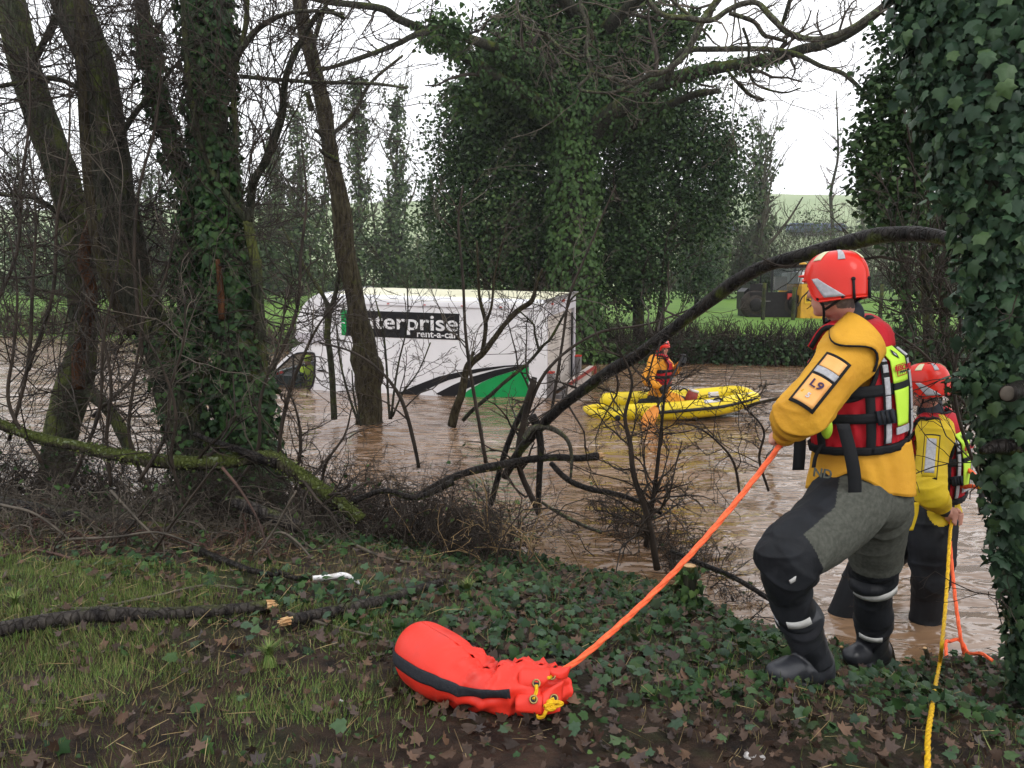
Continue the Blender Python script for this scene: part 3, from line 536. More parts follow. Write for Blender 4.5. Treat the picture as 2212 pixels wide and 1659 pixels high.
# ---------------------------------------------------------------- hazy wood mass behind the left hand trees
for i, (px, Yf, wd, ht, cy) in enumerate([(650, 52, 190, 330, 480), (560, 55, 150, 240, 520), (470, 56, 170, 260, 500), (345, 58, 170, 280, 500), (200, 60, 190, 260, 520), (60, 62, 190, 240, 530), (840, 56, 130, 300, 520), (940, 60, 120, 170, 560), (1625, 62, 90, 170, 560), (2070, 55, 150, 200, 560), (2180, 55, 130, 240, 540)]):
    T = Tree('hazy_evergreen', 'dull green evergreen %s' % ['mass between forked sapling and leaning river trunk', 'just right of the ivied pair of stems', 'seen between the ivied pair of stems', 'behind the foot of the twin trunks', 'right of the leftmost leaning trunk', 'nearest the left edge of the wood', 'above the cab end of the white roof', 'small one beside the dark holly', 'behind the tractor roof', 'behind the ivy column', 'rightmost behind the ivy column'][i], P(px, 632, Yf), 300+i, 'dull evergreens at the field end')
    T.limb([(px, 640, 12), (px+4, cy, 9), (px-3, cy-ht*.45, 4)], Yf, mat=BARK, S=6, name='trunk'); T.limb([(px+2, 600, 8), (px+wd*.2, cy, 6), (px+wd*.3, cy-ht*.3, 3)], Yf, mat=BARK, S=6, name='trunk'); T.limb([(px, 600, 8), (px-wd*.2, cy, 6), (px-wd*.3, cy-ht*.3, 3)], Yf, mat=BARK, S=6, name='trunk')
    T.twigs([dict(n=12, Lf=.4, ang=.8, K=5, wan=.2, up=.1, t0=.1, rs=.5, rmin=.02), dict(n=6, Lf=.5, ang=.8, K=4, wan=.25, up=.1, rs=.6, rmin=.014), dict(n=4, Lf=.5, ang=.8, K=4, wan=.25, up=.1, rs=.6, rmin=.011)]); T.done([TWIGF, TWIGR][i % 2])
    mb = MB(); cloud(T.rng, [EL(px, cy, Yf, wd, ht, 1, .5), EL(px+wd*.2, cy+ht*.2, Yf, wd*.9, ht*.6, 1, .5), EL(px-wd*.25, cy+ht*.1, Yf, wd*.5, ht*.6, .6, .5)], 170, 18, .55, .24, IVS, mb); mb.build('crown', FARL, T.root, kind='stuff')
# ---------------------------------------------------------------- near left trees
def ivy_on(T, Pt, R, n, size, mat, off=(0, .05), seed=1, a=0., b=1., tpl=IVY, name='ivy', jit=.5):
    rng = np.random.default_rng(seed); K = len(Pt); i0, i1 = int(a*(K-1)), max(int(b*(K-1)), int(a*(K-1))+3)
    p, nn, tp = on_tube(rng, Pt[i0:i1+1], R[i0:i1+1], n, off, .25, jit); k = nz3(p, 3.5, seed) > rng.uniform(-1.3, .3, n); mb = MB()
    leaves(mb, tpl, p[k], nn[k], tp[k], size*rng.uniform(.55, 1.3, k.sum())); mb.build(name, mat, T.root, kind='stuff')
def baseof(px, py, Y): b = P(px, py, Y); b[2] = max(-.3, float(gz(b[0], b[1]))); return b
TW3 = [dict(n=12, Lf=.001, Labs=1.5, ang=.95, K=8, wan=.24, up=.10, t0=.0, t1=.62, rs=.25, rmin=.0062, rmax=.0095), dict(n=8, Lf=.5, ang=.8, K=6, wan=.26, up=.06, t0=.15, rs=.65, rmin=.0042), dict(n=5, Lf=.45, ang=.8, K=5, wan=.28, up=.03, t0=.2, rs=.65, rmin=.0028)]
def twset(n1=10, L=1.5, n2=8, n3=5, t0=.0, ang=.95, up=.25, t1=.62): 
    q = [dict(d) for d in TW3]; q[0].update(n=n1, Labs=L, t0=t0, ang=ang, up=up, t1=t1 if t0 < .05 else 1.); q[1]['n'] = n2; q[2]['n'] = n3; return q
# leftmost leaning trunk
T = Tree('leaning_tree', 'leftmost leaning grey green trunk cut by the top left corner', baseof(118, 1000, 8.6), 101, 'bare trees on the near bank')
T.limb([(-10, -60, 58), (22, 0, 60), (55, 150, 62), (100, 280, 64), (147, 420, 60), (168, 540, 58), (178, 650, 58), (178, 745, 62), (162, 830, 74), (140, 900, 72), (128, 960, 70), (122, 1040, 80)], 8.6, mat=BARKG, S=40, name='trunk', jf=9)
T.limb([(205, 470, 30), (180, 560, 26), (200, 640, 24), (172, 760, 28), (170, 840, 26)], 8.3, mat=BARKO, S=10, name='stem')
T.limb([(60, 160, 16), (110, 60, 12), (150, -30, 8)], 8.5, 8, name='branch'); T.limb([(150, 480, 14), (80, 430, 10), (0, 420, 8), (-60, 400, 5)], 8.5, 7.6)
T.limb([(170, 830, 30), (230, 880, 26), (262, 930, 26), (290, 1000, 24)], 8.4, 8.1, mat=BARKG, name='root_stem')
T.twigs(twset(20, 1.9)); T.done()
# forked pair: brown stem and dark leaning stem
T = Tree('leaning_tree', 'thick dark leaning trunk, second from the left, with a brown stem grown against it', baseof(450, 1130, 8.0), 102, 'bare trees on the near bank')
T.limb([(120, -60, 70), (150, 0, 76), (183, 79, 80), (215, 159, 76), (234, 317, 78), (255, 476, 84), (292, 620, 84), (320, 690, 76), (345, 749, 70), (367, 821, 76), (393, 894, 84), (420, 967, 98), (442, 1060, 115), (450, 1150, 128)], 8.2, 7.8, mat=BARK, S=44, name='trunk', jf=9)
T.limb([(170, -60, 24), (178, 50, 26), (182, 198, 28), (193, 357, 30), (212, 516, 32), (240, 620, 34), (290, 720, 34)], 8.0, 7.9, mat=BARKB, S=12, name='stem')
T.limb([(255, 420, 26), (290, 520, 26), (318, 620, 26), (338, 700, 30)], 8.3, mat=BARK, S=10, name='stem')
T.limb([(235, 340, 14), (285, 255, 12), (330, 200, 9), (390, 130, 6), (470, 60, 5)], 8, 7.4); T.limb([(190, 200, 12), (120, 170, 10), (40, 180, 8), (-60, 200, 6)], 8, 7.5)
T.twigs(twset(18, 1.8)); T.done()
ivy_on(T, *T.limbs[0], 900, .055, IVYM, (0, .05), 3, .72, 1.0)
# ivied pair
T = Tree('ivied_tree', 'slim leaning stem wrapped in ivy left of the thick ivied trunk', baseof(505, 1100, 7.9), 103, 'bare trees on the near bank')
T.limb([(300, -60, 24), (307, 0, 25), (318, 79, 26), (330, 159, 27), (345, 238, 30), (372, 317, 34), (400, 397, 36), (413, 476, 36), (408, 560, 34), (400, 640, 34), (407, 735, 36), (436, 800, 40), (470, 870, 42), (492, 930, 46), (503, 1010, 52), (508, 1110, 60)], 8.1, 7.8, mat=BARK, S=14, name='trunk')
T.limb([(420, 700, 26), (440, 640, 18), (455, 560, 14), (470, 470, 12)], 8.1, 8.3, mat=BARKB, S=9)
ivy_on(T, *T.limbs[0], 3400, .062, IVYM, (0, .10), 4, .18, 1.0); T.twigs(twset(10, 1.6)); T.done()
T = Tree('ivied_tree', 'thick upright trunk wrapped in dark ivy down to the brambles', baseof(560, 1110, 7.6), 104, 'bare trees on the near bank')
T.limb([(440, -60, 76), (446, 0, 80), (450, 79, 76), (455, 159, 70), (461, 317, 62), (472, 476, 60), (484, 600, 60), (497, 690, 70), (510, 749, 84), (524, 821, 86), (533, 894, 86), (545, 967, 86), (555, 1040, 95), (565, 1130, 105)], 7.8, 7.5, mat=BARK, S=18, name='trunk')
ivy_on(T, *T.limbs[0], 9000, .064, IVYM, (0, .11), 5, 0, 1.0)
T.limb([(553, 560, 24), (556, 635, 25), (560, 700, 26), (567, 800, 26), (575, 900, 26)], 7.6, mat=BARKG, S=10, name='stem')
T.limb([(535, 478, 22), (543, 520, 24), (553, 575, 24)], 7.6, mat=BARKG, S=10, name='stem', keep=False)
T.limb([(537, 482, 18), (548, 397, 18), (575, 345, 18), (607, 258, 17), (620, 159, 14), (667, 60, 12), (700, 22, 10), (745, 40, 7)], 7.6, 7.0, S=9)
T.limb([(535, 482, 15), (497, 430, 14), (460, 377, 14), (425, 278, 13), (405, 159, 12), (397, 40, 11), (392, -50, 9)], 7.6, 7.3, mat=BARKG, S=9)
T.limb([(528, 470, 14), (514, 400, 13), (508, 300, 12), (506, 159, 12), (530, 60, 11), (535, -30, 10)], 7.7, 7.6, mat=BARKG, S=9)
T.limb([(480, 690, 16), (475, 610, 14), (470, 560, 10)], 7.4, mat=BARKO, S=9, name='dead_ivy_stem', keep=False)
T.limb([(505, 130, 14), (560, 60, 12), (640, 25, 8), (740, 30, 6)], 7.6, 7, mat=BARKP); T.limb([(520, 165, 9), (600, 172, 9), (700, 178, 8), (800, 180, 7), (880, 190, 5)], 7.6, 7.0, mat=BARKP, S=8)
T.twigs(twset(11, 1.5)); T.done()
# leaning river trunk in the water before the truck
T = Tree('river_tree', 'dark knobbly trunk standing in the flood before the white box body', W(800, 915), 105, 'trees standing in the flood')
T.limb([(640, -60, 30), (647, 0, 31), (657, 60, 31), (683, 159, 30), (700, 238, 33), (712, 317, 33), (728, 397, 36), (742, 476, 42), (747, 549, 44), (760, 610, 40), (770, 660, 40), (776, 700, 46), (788, 740, 50), (786, 775, 56), (800, 800, 64), (796, 835, 54), (800, 880, 54), (798, 915, 60), (798, 945, 70)], 12.6, 12.55, mat=BARKB, S=40, name='trunk', jf=12)
T.limb([(728, 345, 12), (712, 338, 10), (698, 330, 9), (690, 322, 6)], 12.4, 12.2, S=8, name='snag', keep=False); T.limb([(672, 240, 12), (665, 200, 10)], 12.5, 12.4, S=8, name='snag', keep=False)
T.limb([(690, 175, 14), (675, 120, 12), (690, 50, 10), (720, -30, 8)], 12.5, 12, mat=BARKM); T.limb([(735, 380, 12), (700, 300, 10), (680, 280, 8)], 12.6, 12.4)
T.limb([(708, 300, 9), (760, 250, 8), (800, 180, 7), (870, 120, 5)], 12.6, 11.6, mat=BARKP, S=8)
T.twigs(twset(12, 1.6, 5, 4, .02, up=.0)); T.done()
# small stems in the flood
def sap(name, label, base, limbs_, seed, tw, mat=BARK, group='saplings standing in the flood', cat='sapling', twm=TWIG):
    T = Tree(name, label, base, seed, group, cat)
    for i, (pts, a, b) in enumerate(limbs_): T.limb(pts, a, b, mat=mat, S=9, name='trunk' if i == 0 else 'branch')
    if tw: T.twigs(tw)
    T.done(twm); return T
sap('forked_sapling', 'slim forked sapling in the water in front of the cab end of the truck', W(722, 895), [([(722, 905, 15), (720, 860, 14), (718, 826, 14), (713, 764, 13), (707, 722, 13), (710, 670, 15), (703, 650, 9), (694, 632, 9), (660, 580, 7), (625, 520, 5), (600, 470, 4)], 12.9, 12.4), ([(709, 680, 12), (722, 646, 11), (731, 600, 10), (738, 540, 8), (730, 440, 6), (715, 360, 4)], 12.8, 12.6)], 106, twset(9, 1.5, 5, 4, .25, .7, .2), mat=BARKG)
sap('leaning_sapling', 'brown leaning sapling in the water before the rear half of the truck', W(978, 910), [([(976, 920, 20), (985, 885, 19), (997, 851, 18), (1005, 810, 17), (1016, 785, 18), (1042, 765, 13), (1065, 735, 12), (1090, 701, 11), (1120, 670, 12), (1149, 649, 11), (1160, 610, 6), (1172, 580, 4)], 12.6, 12.0), ([(1040, 768, 9), (1047, 730, 9), (1049, 698, 9), (1040, 660, 8), (1035, 635, 6), (1033, 590, 5), (1030, 520, 4)], 12.5, 12.4), ([(1014, 795, 9), (1016, 775, 8), (1024, 760, 6)], 12.5, 12.5), ([(1049, 700, 7), (1062, 660, 6), (1068, 600, 5), (1085, 520, 4)], 12.4, 12.2)], 107, twset(7, 1.2, 5, 4, .3, .7, .1), mat=BARKB)
sap('leaning_sapling', 'thin bough rising rightward across the green wedge of the truck', W(1003, 903), [([(1000, 908, 9), (1022, 885, 9), (1059, 854, 9), (1085, 830, 8), (1111, 809, 8), (1135, 790, 7), (1153, 771, 7), (1175, 745, 6), (1191, 729, 6), (1222, 673, 5), (1240, 640, 4), (1290, 615, 3)], 12.5, 11.8), ([(1165, 760, 6), (1155, 720, 5), (1152, 700, 4), (1120, 670, 3)], 12.1, 12)], 108, twset(9, .9, 5, 4, .3, .8, .05), mat=BARK)
sap('brushy_sapling', 'bundle of thin upright stems right of the knobbly trunk', W(845, 897), [([(842, 905, 6), (838, 850, 5), (835, 790, 5), (828, 720, 4), (812, 650, 3)], 12.2, 12.0), ([(845, 905, 6), (852, 840, 5), (862, 780, 4), (880, 700, 3), (880, 620, 3)], 12.2, 12), ([(848, 900, 5), (870, 850, 4), (905, 800, 3), (930, 740, 3)], 12.2, 12.1)], 109, twset(8, .9, 5, 4, .1, .7, .15))
sap('brushy_sapling', 'bundle of thin stems at the left foot of the knobbly trunk', W(772, 915), [([(775, 915, 6), (752, 850, 5), (735, 780, 4), (726, 700, 3)], 12.0, 12), ([(780, 920, 5), (765, 860, 4), (760, 800, 3)], 12, 12)], 110, twset(7, .7, 4, 4, .1, .7, .1))
# thorny stems nearer the camera between water and view
def gp(px, py): return G(px, py)
TH = twset(14, .75, 7, 5, .08, .9, .02)
def thorn(label, pts, Y, seed, n1=14, L=.75, cat='bramble', mat=TWIG, twm=TWIG, n2=7, n3=5):
    T = Tree('thorn_stem', label, P(pts[0][0], pts[0][1], Y), seed, 'thorny stems on the near bank', cat)
    T.limb(pts, Y, Y-.2, mat=mat, S=7, name='stem')
    tws = [dict(n=n1, Lf=.001, Labs=L, ang=.9, K=7, wan=.28, up=.04, t0=.1, rs=.5, rmin=.0038), dict(n=n2, Lf=.5, ang=.85, K=5, wan=.3, up=0, t0=.15, rs=.7, rmin=.0026), dict(n=n3, Lf=.4, ang=.9, K=4, wan=.3, up=0, t0=.2, rs=.7, rmin=.0019)]
    T.twigs(tws); T.done(twm); return T
thorn('thorn stem rising before the truck cab window', [(600, 1010, 9), (607, 930, 9), (628, 840, 9), (655, 770, 7), (690, 700, 5), (740, 640, 4)], 6.8, 120, 8, .6, n2=5, n3=4)
thorn('thorn stem with a kink, hanging over the water left of the debris heap', [(905, 1010, 8), (895, 960, 9), (880, 900, 9), (860, 850, 8), (820, 800, 6), (760, 760, 5), (690, 740, 4)], 6.6, 121, 9, .6, n2=5, n3=4)
thorn('thorn bush stem standing in front of the stern of the raft', [(1420, 1230, 16), (1400, 1120, 15), (1370, 1030, 13), (1362, 960, 11), (1350, 900, 8), (1365, 820, 6), (1330, 740, 4)], 6.0, 122, 20, .75, n2=8, n3=6)
thorn('thorn stem left of the raft paddle blade', [(1395, 1180, 12), (1415, 1050, 10), (1425, 960, 8), (1432, 890, 6), (1440, 800, 4)], 6.1, 123, 16, .7)
thorn('thin arching stem before the open water with brown seed heads', [(1600, 1080, 7), (1585, 1000, 6), (1545, 950, 5), (1500, 920, 4), (1460, 915, 3)], 6.3, 124, 10, .6)
thorn('thin stem over the open water beside the nearest rescuer', [(1660, 1060, 6), (1640, 990, 6), (1650, 930, 5), (1610, 880, 4), (1590, 850, 3)], 5.8, 125, 10, .5)
thorn('thin stems before the white roof corner', [(1110, 1010, 12), (1150, 860, 9), (1200, 780, 7), (1290, 720, 6), (1400, 700, 5), (1500, 665, 4)], 7.2, 126, 9, .7, n2=5, n3=4)
thorn('dark branching thorn in the middle of the debris heap', [(1165, 1110, 14), (1120, 1000, 13), (1133, 900, 12), (1153, 820, 14)], 7.3, 127, 9, .7, n2=5, n3=4)
thorn('tall thin grey shoot in front of the dark holly', [(1190, 900, 8), (1215, 740, 6), (1230, 640, 6), (1262, 560, 5), (1300, 470, 4), (1330, 400, 3)], 7.5, 128, 7, .7, twm=TWIGG, n2=5, n3=4)
thorn('grey shoot before the holly left of the oak', [(1050, 1000, 9), (1010, 760, 7), (1000, 600, 6), (990, 480, 5), (1000, 400, 4)], 9, 129, 10, 1.1, twm=TWIGG, n2=5, n3=4)
for i, (x0, y0, x1, y1, Y, L_) in enumerate([(20, 950, 60, 300, 6.2, 1.0), (90, 1000, 20, 500, 6.0, 1.0), (150, 1050, 260, 420, 6.3, 1.0), (240, 1050, 180, 620, 6.0, .9), (330, 1080, 300, 560, 6.1, .9), (300, 1040, 400, 640, 5.9, .8), (400, 1090, 300, 700, 5.8, .8), (-40, 900, -20, 380, 6.4, 1.1), (470, 1100, 620, 620, 6.4, .8), (640, 1110, 600, 800, 6.2, .6), (700, 1120, 760, 880, 6.2, .5), (60, 800, 150, 150, 7.2, 1.2), (-30, 700, 60, 100, 7.0, 1.2), (300, 700, 350, 120, 7.3, 1.1), (200, 900, 380, 500, 7.2, 1.0), (590, 800, 650, 300, 7.4, 1.0)]):
    xm = (x0+x1)/2+[30, -25, 18][i % 3]; ym = (y0+y1)/2
    thorn('bare thicket stem %s' % ['at the left edge, left of the leaning trunk', 'in front of the leftmost leaning trunk', 'leaning right before the dark leaning trunk', 'short one before the leaning trunk', 'before the leaning stems on the mossy log', 'arching towards the ivied pair', 'bent left above the mossy log', 'cut by the left edge', 'rising right of the ivied trunk', 'low beside the mossy fork', 'short by the cut log', 'high beside the leftmost trunk', 'high cut by the left edge', 'high between the second trunk and the ivied stem', 'between the two leaning trunks', 'above the truck cab'][i], [(x0, y0, 9), (xm-10, (y0+ym)/2, 8), (xm, ym, 7), ((xm+x1)/2+12, (ym+y1)/2, 5), (x1, y1, 3)], Y, 140+i, 9, L_, n2=5, n3=4, twm=[TWIG, TWIG, TWIGG][i % 3])
# ---------------------------------------------------------------- dense bramble mass along the near waterline
def thicket(name, label, pts, hpx, seed, n, mat=TWIG, Ls=.35, leaf=0, dep=.35, lean=.5, spread=1.0, yel=None):
    rng = np.random.default_rng(seed); A = np.array([np.append(W(x, y, .1), hpx*Y/FPX) for x, y, Y in pts]); S_ = spline(A, 50); mb = MB()
    u = rng.uniform(0, 48.9, n); i = u.astype(int); b = S_[i]; p0 = b[:, :3]+rng.normal(size=(n, 3))*np.array([.12, dep, .02]); p0[:, 2] = np.maximum(gz(p0[:, 0], p0[:, 1]), -.1)
    h = b[:, 3]*rng.uniform(.4, 1.2, n); d = unit(np.array([0, 0, 1.])+rng.normal(size=(n, 3))*lean); K = 7; q = [p0]
    for k in range(K-1): d = unit(d+rng.normal(size=(n, 3))*.3-np.array([0, 0, .12*k])); q.append(q[-1]+d*(h/(K-1)*1.3)[:, None])
    Pt = np.stack(q, 1); Pt[:, :, 2] = np.maximum(Pt[:, :, 2], gz(Pt[:, :, 0], Pt[:, :, 1])+.005); R = rng.uniform(.003, .007, n)[:, None]*np.linspace(1, .4, K)[None]; tubes(mb, Pt, R, 4)
    P1, R1 = grow(rng, Pt, R, 5, .5, .9, 5, .3, .02, .1, rs=.7, rmin=.0026); tubes(mb, P1, R1, 3); P2, R2 = grow(rng, P1, R1, 4, .45, .9, 4, .3, .0, .1, rs=.7, rmin=.0019); tubes(mb, P2, R2, 3)
    o = mb.build(name, mat, kind='stuff'); o['label'] = label
    if leaf:
        j = rng.integers(0, len(P2), leaf); lb = MB(); p = P2[j, -1]; leaves(lb, IVYB, p, rng.normal(size=p.shape)+np.array([0, -.4, .8]), rng.normal(size=p.shape), rng.uniform(.02, .05, leaf)); lb.build('bramble_leaves', yel or IVYL, o, kind='stuff')
    return o
thicket('bramble_thicket', 'dense dark bramble tangle below the mossy fallen bough', [(-300, 1130, 6.6), (0, 1120, 6.6), (250, 1130, 6.5), (480, 1140, 6.4), (650, 1150, 6.3)], 200, 160, 420, leaf=500)
thicket('bramble_thicket', 'black thorny tangle between the mossy bough and the debris heap', [(640, 1120, 6.6), (760, 1130, 6.6), (880, 1140, 6.5), (1010, 1165, 6.5), (1110, 1190, 6.4)], 200, 161, 420, leaf=160)
thicket('bramble_thicket', 'flood wrack of dark twigs caught beside the pool', [(1290, 1090, 6.9), (1360, 1120, 6.7), (1440, 1160, 6.5), (1500, 1210, 6.2), (1600, 1260, 5.9)], 130, 162, 330, Ls=.2, leaf=60, lean=1.2)
thicket('dead_stalks', 'pale straw coloured stalks standing by the brown pool', [(960, 1190, 5.9), (1060, 1210, 5.8), (1160, 1235, 5.7), (1250, 1245, 5.6)], 200, 163, 11, STEMY, lean=.22, dep=.15)
thicket('brushwood', 'mess of thin broken brushwood lying on the left bank', [(-100, 1215, 5.2), (100, 1230, 5.1), (300, 1235, 5.0), (520, 1225, 5.0), (700, 1215, 5.2)], 120, 165, 240, TWIGG, lean=1.6, dep=.45)
thicket('brushwood', 'dark fallen twigs among leaves above the long stick', [(-100, 1300, 4.6), (150, 1300, 4.4), (400, 1290, 4.3), (640, 1270, 4.4)], 75, 166, 130, TWIGR, lean=1.8, dep=.3)
thicket('bramble_thicket', 'low dead twigs and suckers beneath the ivied trunks', [(100, 1190, 5.8), (350, 1200, 5.8), (600, 1200, 5.8), (800, 1200, 5.9)], 120, 164, 200, TWIGG, leaf=240, lean=.9, dep=.4)
# ---------------------------------------------------------------- fallen and broken wood
BARKK = barkmat('bark_stick', (.055, .048, .042), (.014, .012, .012), moss=(.06, .07, .02), mossamt=.3, rough=.45)
def log(name, label, pts, Y0, Y1=None, mat=BARKM, S=14, group=None, cat='branch', ends=None, endmat=None, ground_=False, tw=None, jit=.14, bits=None):
    Tt = Tree(name, label, P(pts[0][0], pts[0][1], Y0), len(label)*7+int(pts[0][0]) % 50+200, group, cat)
    if ground_:
        q = []
        for x, y, w_ in pts:
            g = G(x, y+w_*.5); dist = np.linalg.norm(g-np.array([0, 0, CAMZ])); r = PR(w_, dist)*1.05; q.append([g[0], g[1], g[2]+r*1.3+.012, r])
        s = spline(q, len(q)*6); Pt, R = Tt.limb((s[:, :3], s[:, 3]), 0, top=True, mat=mat, S=S, name='wood', jit=jit)
    else: Pt, R = Tt.limb(pts, Y0, Y1, mat=mat, S=S, name='wood', jit=jit)
    if ends:   # splintered ends
        for e in ends:
            mb = MB(); p = Pt[e]; d = unit(Pt[e]-Pt[e+(1 if e == 0 else -1)]); r = R[e]; rng = np.random.default_rng(7)
            u = unit(np.cross(d, [0, 0, 1.])); v = np.cross(d, u)
            for k in range(26):
                a = rng.uniform(0, 6.28); rr = r*rng.uniform(0, .85); b0 = p+(u*math.cos(a)+v*math.sin(a))*rr; ln = r*rng.uniform(.6, 2.2)
                tubes(mb, np.stack([b0-d*r*.3, b0+d*ln*.6, b0+d*ln+rng.normal(size=3)*r*.1]), np.array([r*.26, r*.2, r*.04]), 4)
            mb.build('splinters', WOOD, Tt.root, kind='stuff')
    if tw: Tt.twigs(tw); 
    Tt.done(TWIG); return Tt, Pt, R
_, Pm, Rm = log('mossy_bough', 'long mossy fallen bough sagging from the left edge to a fork', [(-60, 905, 20), (0, 917, 22), (80, 945, 24), (160, 962, 26), (240, 980, 30), (320, 993, 31), (400, 1000, 31), (480, 998, 31), (545, 990, 28), (590, 992, 34), (640, 1022, 36), (690, 1057, 36), (740, 1092, 34), (780, 1125, 32)], 6.0, 5.9, BARKM, 16, tw=[dict(n=10, Lf=.001, Labs=.6, ang=.9, K=6, wan=.3, up=.1, rs=.3, rmin=.004), dict(n=6, Lf=.5, ang=.9, K=5, wan=.3, rmin=.0028)], jit=.2)
def mossy(T, Pt, R, n, seed, size=.016, mat=None):
    rng = np.random.default_rng(seed); p, nn, tp = on_tube(rng, Pt, R, n, (-.002, .012), .5, .8); k = (nz3(p, 5, seed) > rng.uniform(-.6, .6, n)) & (nn[:, 2] > rng.uniform(-1.2, .3, n)); mb = MB(); leaves(mb, IVS, p[k], nn[k], rng.normal(size=(k.sum(), 3)), size*rng.uniform(.5, 1.4, k.sum())); mb.build('moss_tufts', mat or MOSSL, T.root, kind='stuff')
MOSSL = leafmat('moss_tuft', [(.035, .045, .012), (.06, .075, .018), (.09, .11, .028), (.12, .14, .06)], .8, .2)
mossy(_, Pm, Rm, 5200, 3)
log('broken_bough', 'dark bough meeting the mossy one at its fork', [(420, 938, 12), (460, 955, 16), (510, 972, 20), (560, 990, 24), (600, 1000, 26)], 5.9, mat=BARKW)
log('cut_log', 'short cut grey log propped below the ivied trunk', [(508, 1082, 26), (540, 1096, 28), (590, 1115, 28), (645, 1140, 28)], 5.6, 5.5, mat=BARKK, jit=.08)
log("fallen_log", 'big dark trunk lying in shade behind the twigs at the left', [(-60, 1080, 30), (60, 1098, 34), (150, 1120, 40), (250, 1140, 44), (340, 1150, 44), (420, 1160, 36)], 5.7, mat=BARKK, S=16)
log('leaning_bough', 'thin crooked bough crossing the thicket from the mossy log', [(700, 1110, 10), (760, 1085, 12), (830, 1060, 12), (900, 1075, 14), (980, 1040, 14)], 6.0, mat=BARKW)
# arched fallen branch right across the river view
_, Pa, Ra = log('arched_bough', 'long arched grey bough sweeping from the ivy column down to the debris heap', [(2100, 545, 30), (2060, 522, 30), (2010, 508, 31), (1960, 505, 33), (1900, 509, 35), (1850, 520, 35), (1800, 533, 33), (1740, 550, 31), (1690, 563, 28), (1640, 580, 28), (1590, 608, 30), (1540, 645, 28), (1480, 690, 26), (1420, 737, 27), (1370, 772, 27), (1320, 800, 27), (1270, 835, 25), (1210, 880, 24), (1165, 925, 22), (1125, 970, 20), (1090, 1030, 18)], 4.3, 7.2, BARKW, 18, tw=[dict(n=16, Lf=.001, Labs=.75, ang=1.0, K=7, wan=.28, up=.15, t0=.1, t1=.9, rs=.25, rmin=.005), dict(n=5, Lf=.5, ang=.8, K=5, wan=.28, up=.1, rmin=.0032), dict(n=4, Lf=.5, ang=.8, K=4, wan=.28, rmin=.0022)], jit=.07)
log('broken_bough', 'snapped bough with a ragged top leaning in the debris heap', [(1155, 815, 11), (1148, 840, 15), (1133, 880, 14), (1111, 924, 14), (1087, 990, 13), (1060, 1090, 12)], 7.3, mat=BARKW)
log('driftwood', 'horizontal broken driftwood bough hung on the debris heap', [(1292, 985, 17), (1250, 990, 16), (1200, 988, 15), (1140, 993, 16), (1080, 1005, 18), (1010, 1020, 18), (950, 1045, 17), (900, 1075, 16)], 7.0, 6.7, mat=BARKW, ends=[0])
log('driftwood', 'upright broken stub hanging in the debris heap', [(1148, 898, 20), (1160, 920, 18), (1168, 960, 15), (1166, 1010, 13), (1164, 1060, 14), (1162, 1110, 10)], 6.9, mat=BARKW)
log('driftwood', 'crooked bough running right from the debris heap towards the open water', [(1190, 1000, 12), (1225, 1035, 13), (1270, 1055, 13), (1320, 1065, 12), (1370, 1080, 10), (1430, 1110, 9)], 6.8, 6.3, mat=BARKW)
log('driftwood', 'small curved bough above the upright stub', [(1130, 950, 12), (1150, 925, 13), (1190, 925, 11), (1225, 950, 9), (1235, 990, 7), (1232, 1040, 5)], 6.85, mat=BARKP)
log('driftwood', 'long wet stick lying from the wrack to the nearest rescuer', [(1450, 1190, 8), (1520, 1220, 12), (1580, 1245, 12), (1640, 1280, 12), (1700, 1320, 11)], 5.3, 4.4, mat=BARKW)
log('driftwood', 'grey washed bough lying in the pool behind the stalks', [(1170, 1085, 6), (1210, 1110, 8), (1260, 1135, 8), (1300, 1150, 8)], 6.9, mat=BARKP)
# sticks on the ground

log('fallen_stick', 'long dark stick on the grass with a freshly broken orange end', [(-30, 1378, 24), (60, 1362, 26), (140, 1350, 27), (220, 1340, 27), (330, 1338, 24), (430, 1332, 22), (520, 1325, 22), (575, 1318, 22)], 3.5, mat=BARKK, ground_=True, ends=[-1], group='broken sticks on the bank', cat='stick', jit=.08)
log('fallen_stick', 'dark stick with its broken end facing the other stick', [(625, 1350, 22), (700, 1334, 22), (790, 1315, 22), (860, 1295, 20), (910, 1278, 17), (960, 1262, 13)], 3.6, mat=BARKK, ground_=True, ends=[0], group='broken sticks on the bank', cat='stick', jit=.05)
log('fallen_stick', 'thin dark curved stick running into the white peeled one', [(590, 1237, 9), (615, 1248, 10), (645, 1257, 11), (675, 1256, 11)], 4.2, mat=BARKW, ground_=True, group='broken sticks on the bank', cat='stick')
WHT = pm('white_bark', (.72, .72, .72), (.4, .38, .34), 25, .6, .4, 50, lo=.3, hi=.5)
log('fallen_stick', 'white barked stick end lying on the ivy', [(672, 1256, 11), (705, 1254, 11), (735, 1250, 12), (755, 1252, 9), (778, 1266, 6)], 4.2, mat=WHT, ground_=True, group='broken sticks on the bank', cat='stick')
log('fallen_stick', 'curved dark branch lying left of the white barked stick', [(420, 1185, 10), (450, 1205, 14), (500, 1225, 14), (545, 1240, 12), (600, 1250, 10)], 4.4, mat=BARKW, ground_=True, group='broken sticks on the bank', cat='stick')
rng = np.random.default_rng(9)
